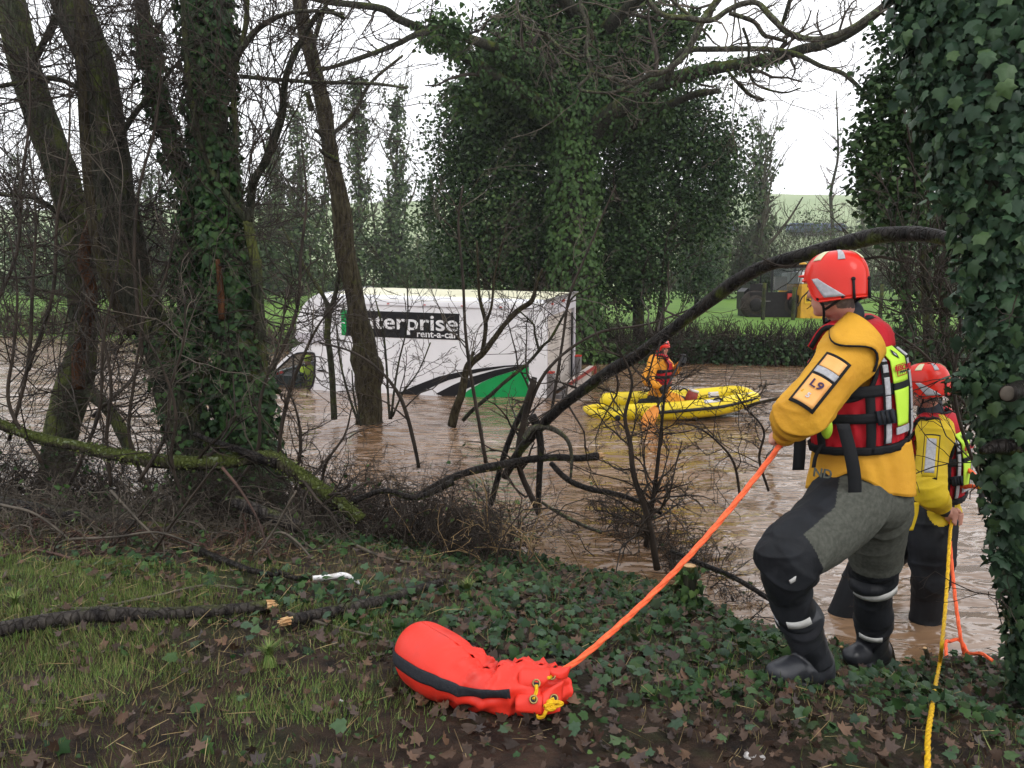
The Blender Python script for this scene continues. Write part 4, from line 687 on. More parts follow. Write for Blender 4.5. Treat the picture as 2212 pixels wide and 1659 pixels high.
for i, q in enumerate([[(0, 1090), (75, 1110), (150, 1165), (210, 1215), (260, 1225)], [(120, 1250), (200, 1215), (280, 1140), (330, 1075)], [(240, 1060), (285, 1110), (340, 1165)], [(0, 1210), (70, 1195), (130, 1205), (200, 1230)], [(60, 1370), (110, 1325), (200, 1320), (330, 1295), (450, 1270), (560, 1285)], [(330, 1165), (420, 1190), (500, 1225)], [(560, 1180), (600, 1150), (640, 1170), (690, 1230), (720, 1290)], [(480, 1010), (520, 1060), (560, 1130), (590, 1230)], [(150, 1165), (250, 1160), (340, 1150), (430, 1180)], [(0, 1150), (60, 1210), (130, 1290), (160, 1330)], [(760, 1180), (850, 1215), (980, 1225), (1060, 1230)], [(880, 1410), (960, 1370), (1050, 1330), (1130, 1350)], [(620, 1330), (720, 1360), (830, 1385)], [(300, 1240), (380, 1120), (470, 1000)], [(450, 1270), (560, 1190), (640, 1060)]]):
    Y = 5.3-.1*(i % 5); pts = [(x, y, 7-4*k/len(q)) for k, (x, y) in enumerate(q)]
    log('thin_branch', 'pale thin branch %s' % ['sweeping from the left edge over the bank', 'crossing low at the left over the long stick', 'slanting before the fallen trunk', 'lying at the left edge on leaves', 'lying along just above the long stick', 'curving to the right below the mossy bough', 'forked over the ivy near the white stick', 'leaning from the thicket by the cut log', 'lying across the shaded trunk', 'running down to the broken stick', 'lying on ivy near the pool', 'arching behind the red bag', 'on the leaves under the dark stick', 'slanting up left of the cut log', 'slanting up to the ivied trunk'][i], pts, Y, Y-.3, mat=[TWIGG, TWIG, TWIGG, TWIGR][i % 4], S=6, group='thin branches strewn over the bank', tw=[dict(n=4, Lf=.001, Labs=.35, ang=.7, K=5, wan=.2, up=.1, rs=.6, rmin=.0028)], ground_=i in (3, 4, 10, 11, 12), jit=0)
# ---------------------------------------------------------------- stumps and cut saplings
def stump(name, label, px, py, top_py, w_, lean=0, ivy=0, mat=BARKB, seed=1):
    b = G(px, py); Y = b[1]; T = Tree(name, label, b, seed, 'cut stems at the water edge', 'stump'); t = P(px+lean, top_py, Y)
    q = np.array([b-[0, 0, .1], b*.5+t*.5, t]); s = spline(q, 10); R = np.linspace(PR(w_, Y)*1.2, PR(w_, Y), 10); T.limb((s, R), 0, top=True, mat=mat, S=12, name='stem')
    mb = MB(); d = unit(t-b); ell(mb, t+d*.001, (PR(w_, Y)*.92, PR(w_, Y)*.92, .006)); mb.build('cut_face', WOOD, T.root)
    if ivy: ivy_on(T, *T.limbs[0], ivy, .045, IVYL, (0, .04), seed)
    return T
stump('ivied_stump', 'short ivy covered stump left of the front rescuer at the pool', 1490, 1318, 1222, 30, 0, 160, BARK, 31)
stump('cut_stump', 'cut sapling stump with pale top between the boots', 1935, 1432, 1382, 14, -22, 0, BARKB, 32)
stump('cut_stump', 'cut brown stem just right of the front boot', 1832, 1440, 1398, 9, -14, 0, BARKB, 33)
stump('cut_stump', 'small cut stem beside the coiled orange rope', 2010, 1442, 1400, 10, -12, 0, BARKB, 34)
# ---------------------------------------------------------------- ivy column, right
IY = 3.7
T = Tree('ivy_column_tree', 'big trunk smothered in dark glossy ivy filling the right edge', G(2262, 1475), 180)
Pt, R = T.limb([(2110, -160, 240), (2125, 0, 230), (2150, 200, 210), (2180, 400, 170), (2195, 560, 140), (2205, 700, 110), (2210, 850, 105), (2220, 1000, 95), (2240, 1150, 78), (2255, 1300, 70), (2268, 1500, 90)], 3.75, 3.7, mat=BARK, S=20, name='trunk', n=60)
T.limb([(2225, 835, 40), (2200, 842, 40), (2178, 850, 40)], 3.6, 3.35, mat=BARKW, S=12, name='cut_snag', keep=False); mb = MB(); ell(mb, P(2176, 850, 3.34), (PR(34, 3.34), .008, PR(34, 3.34))); mb.build('cut_face', TWIGG, T.root)
T.limb([(2240, 985, 40), (2190, 968, 36), (2150, 965, 30), (2120, 975, 16)], 3.6, 3.5, mat=BARKW, S=10, name='snag', keep=False)
rng = np.random.default_rng(181); mb = MB()
def colR(pad_): return R*pad_
for n, of, sz in ((16000, (0, .07), .046), (6500, (.04, .12), .052)):
    p, nn, tp = on_tube(rng, Pt, R*1.03, n, of, .15, .45); p += .045*nz3(p, 4, 2)[:, None]*nn
    tp = np.array([0, -.25, -1.])+rng.normal(size=p.shape)*.4; leaves(mb, IVY, p, nn, tp, sz*rng.uniform(.3, 1.3, n))
mb.build('ivy', IVYN, T.root, kind='stuff')
me = []
for k in range(4):
    V, F = IVY; q = MB(); r = np.random.default_rng(k); q.add(V+np.column_stack([V[:, :2]*0, r.normal(size=len(V))*.04]), F); me.append(q.mesh('ivy_leaf', IVYO))
p, nn, tp = on_tube(rng, Pt, R*1.03, 2600, (.10, .17), .15, .35); p += .045*nz3(p, 4, 2)[:, None]*nn
k = (nn[:, 1] < -.15) & (p[:, 0] < 2.6) & (p[:, 2] > .6); p, nn, tp = p[k][:290], nn[k][:290], tp[k][:290]; tp = np.array([0, -.2, -1.])+rng.normal(size=p.shape)*.35
instance('ivy_leaf', me, T.root, p, nn, tp, .064*rng.uniform(.7, 1.3, len(p)))
mb = MB()   # ivy stems bulging off the outline
for i in range(26):
    j = rng.integers(4, 52); a = rng.uniform(PI*.6, PI*1.4); b0 = Pt[j]+np.array([math.cos(a)*R[j], -abs(math.sin(a))*R[j]*.4, 0]); d = np.array([math.cos(a), -.2, rng.uniform(-.6, .5)])
    q = np.stack([b0+d*t*rng.uniform(.10, .24)+np.array([0, 0, -.25*t*t*.2]) for t in (0, .35, .7, 1)]); pp = spline(q, 8); p, nn, tp = on_tube(rng, pp, np.full(8, .02), 50, (0, .05), .3, .7); leaves(mb, IVY, p, nn, tp, .045*rng.uniform(.5, 1.3, len(p)))
mb.build('ivy_sprays', IVYN, T.root, kind='stuff'); T.twigs([dict(n=26, Lf=.001, Labs=.6, ang=1.3, K=7, wan=.25, up=.0, t0=.3, rs=.04, rmin=.004), dict(n=4, Lf=.5, ang=.8, K=5, wan=.25, rmin=.0025)]); T.done(TWIG)
# ivied saplings behind the second rescuer
T = sap('ivied_sapling', 'slim ivied stem behind the helmets at the right', P(1975, 830, 9.5), [([(1972, 850, 22), (1962, 700, 20), (1955, 600, 18), (1950, 500, 14), (1945, 400, 8)], 9.5, 9.5)], 190, twset(9, 1.2, 6, 4), group='ivied saplings at the right'); ivy_on(T, *T.limbs[0], 1100, .06, IVYM, (0, .16), 8, tpl=IVS)
T = sap('ivied_sapling', 'ivied stem left of the ivy column by the water', P(2075, 1000, 6.2), [([(2080, 1010, 20), (2062, 850, 18), (2040, 700, 16), (2045, 560, 14), (2030, 420, 10)], 6.2, 6.2), ([(2045, 700, 10), (2010, 640, 8), (1990, 590, 5)], 6.2, 6.0)], 191, twset(16, 1.0, 7, 4), group='ivied saplings at the right'); ivy_on(T, *T.limbs[0], 900, .05, IVYM, (0, .12), 9, tpl=IVS)
thorn('long bare shoot arching behind the second rescuer', [(2130, 1010, 7), (2100, 900, 7), (2040, 820, 7), (1990, 760, 6), (1900, 700, 5), (1850, 670, 3)], 5.9, 192, 10, .6)
thorn('tangled bare shoots in front of the river at the right', [(2150, 1100, 8), (2085, 950, 8), (2060, 830, 8), (2075, 700, 6), (2040, 600, 5)], 4.9, 193, 16, .6)
thorn('bare upright shoot in the shallow water behind the legs', [(1862, 1330, 5), (1864, 1290, 5), (1868, 1250, 4)], 5.0, 194, 3, .12)
# overhead near branches (sycamore from the upper right)
T = Tree('overhanging_branch', 'near bare lichen spotted branch hanging in from the top above the river', P(1560, 0, 8), 195, cat='branch')
T.limb([(1620, -90, 20), (1565, -20, 17), (1550, 0, 16), (1517, 47, 14), (1481, 116, 13), (1437, 153, 12), (1397, 164, 11), (1370, 180, 9), (1331, 171, 9), (1277, 156, 8)], 8, 8, mat=BARKP, S=10)
T.limb([(1266, 109, 9), (1277, 156, 8), (1250, 190, 6), (1290, 200, 6), (1331, 198, 7), (1370, 180, 6)], 8, 8, mat=BARKP, S=8); T.limb([(1251, -30, 8), (1256, 20, 8), (1270, 55, 8), (1266, 109, 8)], 8, 8, mat=BARKP, S=8)
T.limb([(1112, -20, 6), (1128, 50, 7), (1180, 75, 8), (1215, 110, 7), (1245, 122, 7), (1268, 120, 6)], 8.2, 8, mat=BARKP, S=8); T.limb([(1120, 0, 5), (1118, 20, 5), (1130, 48, 6)], 8, mat=BARKP)
T.limb([(1380, -30, 10), (1426, 29, 11), (1480, 38, 11), (1535, 44, 11), (1572, 22, 11), (1605, 8, 11), (1637, 7, 11), (1662, 33, 12), (1680, 50, 12), (1699, 69, 12), (1735, 82, 12), (1772, 84, 12), (1830, 66, 13), (1885, 30, 13), (1960, -30, 14)], 7.6, 7.2, mat=BARKP, S=10)
T.limb([(1575, 28, 9), (1600, 36, 9), (1630, 48, 9), (1650, 75, 9), (1672, 82, 8), (1700, 90, 7)], 7.6, mat=BARKP); T.limb([(1688, 60, 8), (1700, 20, 8), (1712, -20, 7)], 7.5); T.limb([(1605, 60, 6), (1617, 95, 6), (1618, 135, 6), (1630, 180, 5), (1690, 200, 4), (1730, 190, 3)], 7.7)
T.limb([(1570, 150, 6), (1590, 175, 7), (1620, 205, 7), (1650, 216, 6)], 7.8); T.limb([(1500, 40, 7), (1460, 10, 7), (1440, -20, 6)], 7.6, mat=BARKP)
T.twigs([dict(n=8, Lf=.001, Labs=.75, ang=.8, K=7, wan=.3, up=.0, t0=.1, rs=.45, rmin=.0045), dict(n=5, Lf=.5, ang=.8, K=5, wan=.3, up=0, rmin=.0032), dict(n=3, Lf=.5, ang=.8, K=4, wan=.3, rmin=.0025)]); T.done(TWIGG)
# ---------------------------------------------------------------- ground cover
def gpos(rng, n, x0, x1, y0, y1, dmin=.02):
    x = rng.uniform(x0, x1, n); y = rng.uniform(y0, y1, n); k = shore(x)-y > dmin; return x[k], y[k]
def gm(x, y, f, s): return nz3(np.stack([x, y, x*0], -1), f, s)
def cover(name, label, tpl, mat, n, size, mask, seed, zoff=(.0, .03), tilt=.5, upright=False, reg=(-4.4, 3.4, 1.9, 8.2), sj=(.5, 1.3), hump=0.):
    rng = np.random.default_rng(seed); x, y = gpos(rng, n, *reg); k = mask(x, y, rng); x, y = x[k], y[k]; m = len(x)
    p = np.stack([x, y, gz(x, y)+rng.uniform(*zoff, m)+hump*np.clip(gm(x, y, 3.2, 5), 0, 1)*rng.uniform(.2, 1, m)], -1); mb = MB()
    if upright: a = rng.uniform(0, 6.28, m); c_ = gm(x, y, 7, 3)*2+gm(x, y, 2.1, 9)*3; tx = np.cos(c_)*.8+rng.normal(size=m)*.75; ty = np.sin(c_)*.8+rng.normal(size=m)*.75; tip = np.stack([tx, ty, rng.uniform(.05, .95, m)], -1); nn = unit(np.stack([-tx, -ty, np.full(m, .9)], -1)+rng.normal(size=(m, 3))*.3)
    else: nn = np.array([0, -.15, 1.])+rng.normal(size=(m, 3))*tilt; tip = rng.normal(size=(m, 3))
    leaves(mb, tpl, p, nn, tip, size*rng.uniform(*sj, m)); o = mb.build(name, mat, kind='stuff'); o['label'] = label; return o
def ivym(x, y):     # where ivy carpets the bank: right and centre, thin on the grass at lower left
    return np.clip(.5+.9*gm(x, y, 1.5, 3)+.45*(x+.6)+.18*(y-3.4), 0, 1.0)*np.clip((y-2.45)/.75, .28, 1)
def grassm(x, y): return np.clip(.55-.55*(x+.9)+.5*gm(x, y, 1.3, 6)-.12*np.abs(y-3.1), 0, 1)*(y < 4.6)
cover('leaf_litter', 'brown wet dead leaves lying all over the near bank', DEAD, DRYL, 26000, .035, lambda x, y, r: r.uniform(0, 1, len(x)) < (.5+.5*gm(x, y, 2.7, 9))*np.clip(1.5-.3*(y-2.4), .6, 1.4)*np.clip(.9+.3*x, .3, 1), 401, (0, .05), .5, sj=(.4, 1.5))
IV = cover('ground_ivy', 'carpet of dark ivy creeping over the near bank', IVY, IVYM, 34000, .034, lambda x, y, r: r.uniform(0, 1, len(x)) < np.clip((ivym(x, y)*.85+.35*gm(x, y, 5.5, 8)-.30)*1.7, 0.02, .9), 402, (.0, .05), .55, hump=.05, sj=(.35, 1.75))
cover('ground_ivy_small', 'small light green ivy and weed leaves among the grass', IVYB, IVYL, 15000, .017, lambda x, y, r: r.uniform(0, 1, len(x)) < .32+.3*gm(x, y, 2.5, 2), 403, (.004, .03), .4)
cover('grass', 'short grass tufts on the lower left of the bank', BLADE, GRASS, 420000, .042, lambda x, y, r: r.uniform(0, 1, len(x)) < np.clip((.10+gm(x, y, 2.6, 6)*1.2+.8*gm(x, y, 9, 3)), 0, 1)*np.clip(.35+(y-2.35)*1.3, 0, 1)*np.clip(grassm(x, y)*2.2, 0, 1.2), 404, (-.004, .004), upright=True)
cover('dull_grass', 'flattened dull grass and weeds over the bank', BLADE, GRASSD, 130000, .05, lambda x, y, r: r.uniform(0, 1, len(x)) < .16+.3*gm(x, y, 3.3, 4)+.25*grassm(x, y), 405, (-.004, .004), upright=True)
cover('weeds', 'sparse bright grass blades mixed in the ivy', BLADE, GRASS, 60000, .06, lambda x, y, r: r.uniform(0, 1, len(x)) < np.clip(.9*gm(x, y, 4.1, 2)-.25, 0, .6), 407, (0, .02), upright=True)
cover('straw_litter', 'pale bits of straw and broken twig on the mud', STRAW, STRW, 11000, .11, lambda x, y, r: r.uniform(0, 1, len(x)) < .5+.3*gm(x, y, 2, 1), 406, (.008, .035), .25, sj=(.25, 1.1))
rng = np.random.default_rng(410); me = []
for k in range(4):
    V, F = DEAD; q = MB(); r = np.random.default_rng(k+20); q.add(V*np.array([.8, 1, 1])+r.normal(size=V.shape)*np.array([.07, .06, .09]), F); me.append(q.mesh('dead_leaf', DRYO))
x, y = gpos(rng, 900, -2.4, 2.4, 2.3, 5.0, .05); m = 240; x, y = x[:m], y[:m]; p = np.stack([x, y, gz(x, y)+rng.uniform(.01, .04, len(x))], -1)
instance('dead_leaf', me, GROUND, p, np.array([0, -.2, 1.])+rng.normal(size=p.shape)*.35, rng.normal(size=p.shape), .045*rng.uniform(.6, 1.3, len(p)))
me = []
for k in range(3):
    V, F = IVY; q = MB(); r = np.random.default_rng(k+40); q.add(V+np.column_stack([V[:, :2]*0, r.normal(size=len(V))*.04]), F); me.append(q.mesh('ground_ivy_leaf', IVYO))
x, y = gpos(rng, 3000, -1.4, 2.2, 2.3, 4.6, .02); k = rng.uniform(0, 1, len(x)) < ivym(x, y)*.8; x, y = x[k][:290], y[k][:290]; p = np.stack([x, y, gz(x, y)+rng.uniform(.035, .07, len(x))], -1)
instance('ivy_leaf', me, IV, p, np.array([0, -.3, 1.])+rng.normal(size=p.shape)*.3, rng.normal(size=p.shape), .044*rng.uniform(.7, 1.3, len(p)))
rng = np.random.default_rng(411)   # three bright grass tussocks
for i, (px, py) in enumerate([(1052*.5486, 0), (0, 0), (0, 0)][:0] or [(1070, 0)][:0] or [(582, 1438), (35, 1325), (1010, 1290)]):
    g = G(px, py); n = 170; a = rng.uniform(0, 6.28, n); r = rng.uniform(0, .035, n); p = np.stack([g[0]+np.cos(a)*r, g[1]+np.sin(a)*r, gz(g[0]+np.cos(a)*r, g[1]+np.sin(a)*r)], -1); mb = MB()
    leaves(mb, BLADE, p, np.stack([np.cos(a), np.sin(a), a*0+.2], -1)*-1, np.stack([np.cos(a)*.7, np.sin(a)*.7, a*0+1], -1), rng.uniform(.05, .12, n)); o = mb.build('grass_tussock', GRASS); tag(o, ['bright grass tussock in the leaves left of the red bag', 'grass tussock at the left edge above the long stick', 'grass tussock among ivy above the red bag'][i], 'grass tuft', 'grass tussocks on the bank')
# ---------------------------------------------------------------- white box van in the flood
WHITE = pm('van_white', (.80, .80, .83), (.74, .74, .77), 2.5, .28, .02, 40, coat=.3)
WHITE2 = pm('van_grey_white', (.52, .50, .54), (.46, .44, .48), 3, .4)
ROOFM = pm('van_roof', (.78, .76, .58), (.66, .64, .46), 1.3, .45, .05, 9, lo=.3, hi=.7)
SLATM = pm('shutter_dirty', (.50, .45, .41), (.36, .32, .29), 2.2, .5, .1, 30, lo=.3, hi=.7)
BLK = pm('black_vinyl', (.012, .012, .014), None, 5, .35); GRN = pm('green_vinyl', (.012, .30, .085), (.01, .27, .07), 3, .32)
RUBB = pm('black_rubber', (.018, .018, .02), None, 8, .5); REDP = pm('red_paint', (.27, .045, .035), (.18, .035, .03), 9, .6); GALV = pm('galvanised', (.2, .19, .19), (.12, .11, .11), 14, .5)
LAMP = pm('red_lamp', (.5, .05, .04), None, 8, .25)
def glassmat(name, tint, alpha):
    m, n, b = newmat(name); b.inputs['Base Color'].default_value = c4(tint); b.inputs['Roughness'].default_value = .05; b.inputs['Alpha'].default_value = alpha; return m
GLASS = glassmat('window_glass', (.03, .05, .05), .32)
TA = math.atan2(.33, -.944)
van = empty('box_van', W(1179, 864), 'white hire box van with green and black graphics, half sunk in brown flood water', 'van')
VM = Matrix.Translation(Vector(W(1179, 864))) @ Matrix.Rotation(TA, 4, 'Z') @ Matrix.Rotation(math.radians(-4.0), 4, 'X') @ Matrix.Rotation(math.radians(-1.2), 4, 'Y')
van.matrix_basis = VM; LOCALS.add(van); VI = np.array(VM.inverted())
def S(px, py, yl=0.0):
    o = VI[:3, :3]@np.array([0, 0, CAMZ])+VI[:3, 3]; d = VI[:3, :3]@ray(px, py); t = (yl-o[1])/d[1]; q = o+d*t; return (q[0], q[2])
def SC2(cx, cy, yl=0.0): return S(548.6+.3473*cx, 548.6+.3473*cy, yl)      # from the enlarged side view
def SC4(cx, cy, yl=0.0): return S((1000+cx*.3316)*.5486, (1100+cy*.3316)*.5486, yl)
F3 = lambda u, w_, a: (u, a, w_)
WD = 2.15; HB = 1.90
def van_part(name, mats, fn, smooth=False, parent=None, kind=None):
    mb = MB(); fn(mb); return mb.build(name, mats, parent or van, smooth, kind)
xb = 4.84
van_part('box_body', WHITE, lambda m: [prism(m, [(0.06, -1.3), (xb, -1.3), (xb, HB-.12), (0.06, HB-.12)], .0, -.035, F3), prism(m, [(0.06, -1.3), (xb, -1.3), (xb, HB-.05), (0.06, HB-.05)], -WD+.035, -WD, F3), prism(m, [(xb-.04, -1.3), (xb, -1.3), (xb, HB-.05), (xb-.04, HB-.05)], -.036, -WD+.036, F3)])
def roof(m):
    us = np.linspace(0.0, xb, 24); n = []
    for u in us:
        sag = -.02*math.sin(u/xb*PI)*0
        n.append([(u, .012, HB-.12), (u, .008, HB-.06), (u, -.03, HB-.012), (u, -.10, HB+.005+sag)]+[(u, -v, HB+.008+.012*math.sin(v/WD*PI)+.004*math.sin(u*7+v*2)) for v in np.linspace(.2, WD-.2, 8)]+[(u, -WD+.08, HB), (u, -WD, HB-.06)])
    grid(m, n)
van_part('roof', ROOFM, roof, True)
van_part('roof_edge_rail', WHITE, lambda m: [grid(m, [[(u, .016, HB-.17), (u, .016, HB-.10), (u, .004, HB-.045), (u, -.04, HB+.002), (u, -.09, HB+.012)] for u in np.linspace(-.005, xb, 12)])], True)
van_part('panel_seam', WHITE2, lambda m: [box(m, (xb/2, .018, HB-.175), (xb, .006, .008))])
# moulded luton nose over the cab
def nose(m):
    pts = [(xb, HB+.02), S(690, 633), S(667, 645), S(647, 667), S(637, 694), S(635, 716)]; bot = [S(638, 728), S(645, 737), S(668, 741), (xb, S(701, 741)[1])]
    pr = spline(np.array([(a, 0, b) for a, b in pts]), 16)[:, [0, 2]]; pb = np.array(bot); prof = np.vstack([pr, pb]); cx, cz = xb, prof[:, 1].mean()
    R_ = []
    for v, k in ((0.0, .93), (-.05, .985), (-.14, 1.0), (-.5, 1.02), (-WD/2, 1.03), (-WD+.5, 1.02), (-WD+.14, 1.0), (-WD+.05, .985), (-WD, .93)):
        q = prof.copy(); q[:, 0] = cx+(q[:, 0]-cx)*k; q[:, 1] = cz+(q[:, 1]-cz)*(.96+.04*k if k < 1 else 1); R_.append([(a, v, b) for a, b in q])
    grid(m, np.array(R_)[::-1]); n = len(prof)
    for r in (R_[0], R_[-1]): 
        c = [(xb, r[0][1], cz)]; m.add(np.array(list(r)+c), np.array([[i, i+1, n] for i in range(n-1)]))
    m.nose = prof
van_part('luton_nose', WHITE, nose, True)
van_part('nose_shade_band', WHITE2, lambda m: prism(m, [S(636, 719), S(638, 728), S(645, 738), S(668, 742), (xb-.01, S(701, 742)[1]), (xb-.01, S(701, 720)[1])], .004, -.3, F3))  # greyer band on the nose side, painting in the shading of its lower curve
# graphics on the near side
def gfx(name, mat, poly, y=.004, t=.004, parent=None): return van_part(name, mat, lambda m: prism(m, poly, y, y-t, F3), parent=parent)
sg = gfx('sign_panel', BLK, [SC2(*p) for p in [(578, 349), (1278, 372), (1278, 535), (578, 509)]], .008, .006)
eg = gfx('green_square', GRN, [SC2(*p) for p in [(542, 347), (576, 348), (576, 508), (546, 504)]], .008, .006)
def tmat(p, q, yl=.012):   # text frame on the side: reads towards the rear (minus x)
    a = np.array([p[0], yl, p[1]]); b = np.array([q[0], yl, q[1]]); e1 = unit(b-a); e3 = np.array([0, 1., 0]); e2 = np.cross(e3, e1); M = np.eye(4); M[:3, 0], M[:3, 1], M[:3, 2], M[:3, 3] = e1, e2, e3, a; return M
VINW = pm('white_vinyl', (.8, .8, .82), None, 5, .35)
a, b = SC2(600, 456), SC2(1266, 480); text('lettering', 'enterprise', .44, tmat(a, b), VINW, sg, .006, .002, abs(a[0]-b[0]))
a, b = SC2(1012, 515), SC2(1265, 524); text('lettering', 'rent-a-car', .19, tmat(a, b), VINW, sg, .003, .002, abs(a[0]-b[0]))
gfx('logo_bar', VINW, [SC2(*p) for p in [(543, 424), (566, 425), (566, 433), (543, 432)]], .010, .004, eg)
def band(up, lo): return [SC2(*p) for p in up]+[SC2(*p) for p in lo[::-1]]
gfx('black_swoosh', BLK, band([(880, 872), (1000, 820), (1150, 762), (1280, 733), (1400, 712), (1560, 694), (1752, 683)], [(1010, 880), (1060, 852), (1130, 818), (1210, 785), (1400, 735), (1560, 704), (1752, 688)]), .006)
gfx('black_swoosh', BLK, band([(1130, 870), (1230, 818), (1350, 765), (1500, 722), (1620, 700), (1752, 689)], [(1230, 900), (1300, 850), (1420, 795), (1500, 762), (1620, 725), (1752, 695)]), .009)
gfx('green_wedge', GRN, [SC2(*p) for p in [(1755, 694), (1680, 711), (1600, 733), (1500, 763), (1420, 797), (1330, 850), (1300, 880), (1250, 960), (1755, 1000)]], .012)
gfx('corner_trim', WHITE, [(-.02, -1.2), (.33, -1.2), (.33, HB-.16), (-.02, HB-.16)], .014, .012)
van_part('panel_seam', WHITE2, lambda m: [box(m, (.335, .013, .25), (.008, .006, 3.0)), box(m, (xb-.35, .002, .25), (.006, .006, 2.9))])
# rear: frame, roller shutter of separate slats, tail lift
van_part('rear_frame', WHITE2, lambda m: [box(m, (.03, -.05, .25), (.07, .09, 3.2)), box(m, (.03, -WD+.05, .25), (.07, .09, 3.2)), box(m, (.03, -WD/2, HB-.16), (.07, WD-.2, .30))])
van_part('rear_lintel', GALV, lambda m: [box(m, (-.01, -WD/2, HB+.0), (.10, WD+.02, .035))])
sl = MB(); box(sl, (0, 0, 0), (.018, WD-.30, .083)); sm = sl.mesh('shutter_slat', SLATM, False)
for k in range(17):
    o = bpy.data.objects.new('shutter_slat', sm); C.objects.link(o); o.parent = van; LOCALS.add(o); o.location = (.055+.003*(k % 2), -WD/2+.02, HB-.36-k*.092); o.rotation_euler = (0, math.radians(5), 0)
van_part('shutter_strap', BLK, lambda m: box(m, (.0, -WD+.28, .5), (.03, .06, 2.0)))
for y in (-.35, -WD*.52): van_part('marker_lamp', LAMP, lambda m: box(m, (-.02, y, HB-.09), (.03, .16 if y < -.5 else .05, .04)))
van_part('hinge_column', GALV, lambda m: [box(m, (-.09, -.03, .1), (.12, .12, .85))]); van_part('hinge_column', GALV, lambda m: [box(m, (-.07, -WD+.0, .15), (.12, .12, .75))])
van_part('column_cap', LAMP, lambda m: [box(m, (-.09, -.03, .54), (.125, .125, .03)), box(m, (-.07, -WD, .54), (.125, .125, .03))])
van_part('tail_lift_platform', REDP, lambda m: [box(m, (-.42, -1.18, .30), (.04, 2.0, .06)), box(m, (-.44, -2.17, .2), (.05, .04, .26))])
van_part('tail_lift_deck', SLATM, lambda m: [box(m, (-.36, -1.18, .325), (.09, 1.96, .03)), box(m, (-.36, -1.18, .14), (.02, 1.9, .26))])
van_part('bumper_step', GALV, lambda m: [box(m, (-.10, -1.1, -.05), (.16, 1.9, .06))])
van_part('door_handle', RUBB, lambda m: box(m, (xb+.12, -.02, .30), (.14, .03, .03)))
for u in (.9, 1.7, 2.5, 3.3, 4.1): van_part('side_lamp', LAMP, lambda m: box(m, (u, .02, HB-.145), (.05, .012, .02)))
van_part('tail_lift_arm', GALV, lambda m: [box(m, (-.22, -.16, -.02), (.4, .09, .22)), box(m, (-.3, -.3, .08), (.1, .12, .14)), box(m, (-.12, -.05, -.35), (.22, .12, .5)), box(m, (-.2, -1.1, -.1), (.1, 1.8, .12))])
# cab
out_ = [SC4(*p) for p in [(842, 752), (660, 762), (560, 782), (490, 812), (430, 850), (330, 955), (240, 1055), (180, 1125)]]; out_ += [(out_[-1][0]+.55, -.12), (out_[-1][0]+.62, -.8), (xb, -.8)]
win = [SC4(*p) for p in [(712, 890), (700, 878), (600, 870), (510, 880), (450, 905), (340, 1005), (245, 1095), (232, 1150), (240, 1285), (300, 1330), (640, 1320), (688, 1262), (708, 1180), (718, 960)]]
def cab_side(m, y0, y1):
    o2 = np.array(out_); w2 = np.array(win); c = w2.mean(0); N = 72
    def rs(poly, ang):
        res = []
        for a in ang:
            d = np.array([math.cos(a), math.sin(a)]); best = None
            for i in range(len(poly)):
                p, q = poly[i], poly[(i+1) % len(poly)]; e = q-p; den = d[0]*e[1]-d[1]*e[0]
                if abs(den) < 1e-9: continue
                t = ((p[0]-c[0])*e[1]-(p[1]-c[1])*e[0])/den; s_ = ((p[0]-c[0])*d[1]-(p[1]-c[1])*d[0])/den
                if t > 0 and -1e-6 <= s_ <= 1+1e-6: best = t if best is None else max(best, t)
            res.append(c+d*(best or .01))
        return np.array(res)
    A = np.linspace(0, 2*PI, N, endpoint=False); O, I = rs(o2, A), rs(w2, A)
    ring = [np.column_stack([O[:, 0], np.full(N, y0), O[:, 1]]), np.column_stack([I[:, 0], np.full(N, y0), I[:, 1]]), np.column_stack([I[:, 0], np.full(N, y1), I[:, 1]]), np.column_stack([O[:, 0], np.full(N, y1), O[:, 1]])]
    grid(m, np.array(ring+[ring[0]]), wrap=True); return I
hold = {}
van_part('cab_side', WHITE, lambda m: hold.update(I=cab_side(m, -.03, -.09))); van_part('cab_side', WHITE, lambda m: cab_side(m, -WD+.03, -WD+.09))
I = hold['I']; sealP = np.column_stack([I[:, 0], np.full(len(I), -.03), I[:, 1]]); sealP = np.vstack([sealP, sealP[:1]])
van_part('window_seal', RUBB, lambda m: tubes(m, sealP, np.full(len(sealP), .022), 6), True)
p1 = SC4(462, 905); p2 = SC4(448, 1120); van_part('window_divider', RUBB, lambda m: tubes(m, np.array([[p1[0], -.035, p1[1]], [p2[0], -.035, p2[1]], [p2[0], -.035, p2[1]-.3]]), np.full(3, .02), 6))
van_part('side_window', GLASS, lambda m: m.add(np.column_stack([I[:, 0], np.full(len(I), -.06), I[:, 1]]), np.arange(len(I))[None]))
van_part('side_window', GLASS, lambda m: m.add(np.column_stack([I[:, 0], np.full(len(I), -WD+.06), I[:, 1]]), np.arange(len(I))[None]))
def strip(m, a, b, th=.03):
    q = [(a[0], y, a[1]) for y in (-.08, -WD+.08)], [(b[0], y, b[1]) for y in (-.08, -WD+.08)]; shell(m, np.array([[q[0][0], q[0][1]], [q[1][0], q[1][1]]]), th)
van_part('cab_roof', WHITE, lambda m: [strip(m, out_[i], out_[i+1]) for i in range(0, 4)])
van_part('bonnet', WHITE, lambda m: [strip(m, out_[7], out_[8]), strip(m, out_[8], out_[9])])
van_part('windscreen', GLASS, lambda m: grid(m, [[(out_[i][0], y, out_[i][1]-.01) for y in (-.12, -WD+.12)] for i in range(4, 8)]))
van_part('seat', RUBB, lambda m: [box(m, (xb+.28, -.6, -.05), (.16, .5, .7)), box(m, (xb+.28, -1.5, -.05), (.16, .6, .7)), box(m, (xb+.5, -1.05, -.4), (.6, 1.7, .16))])
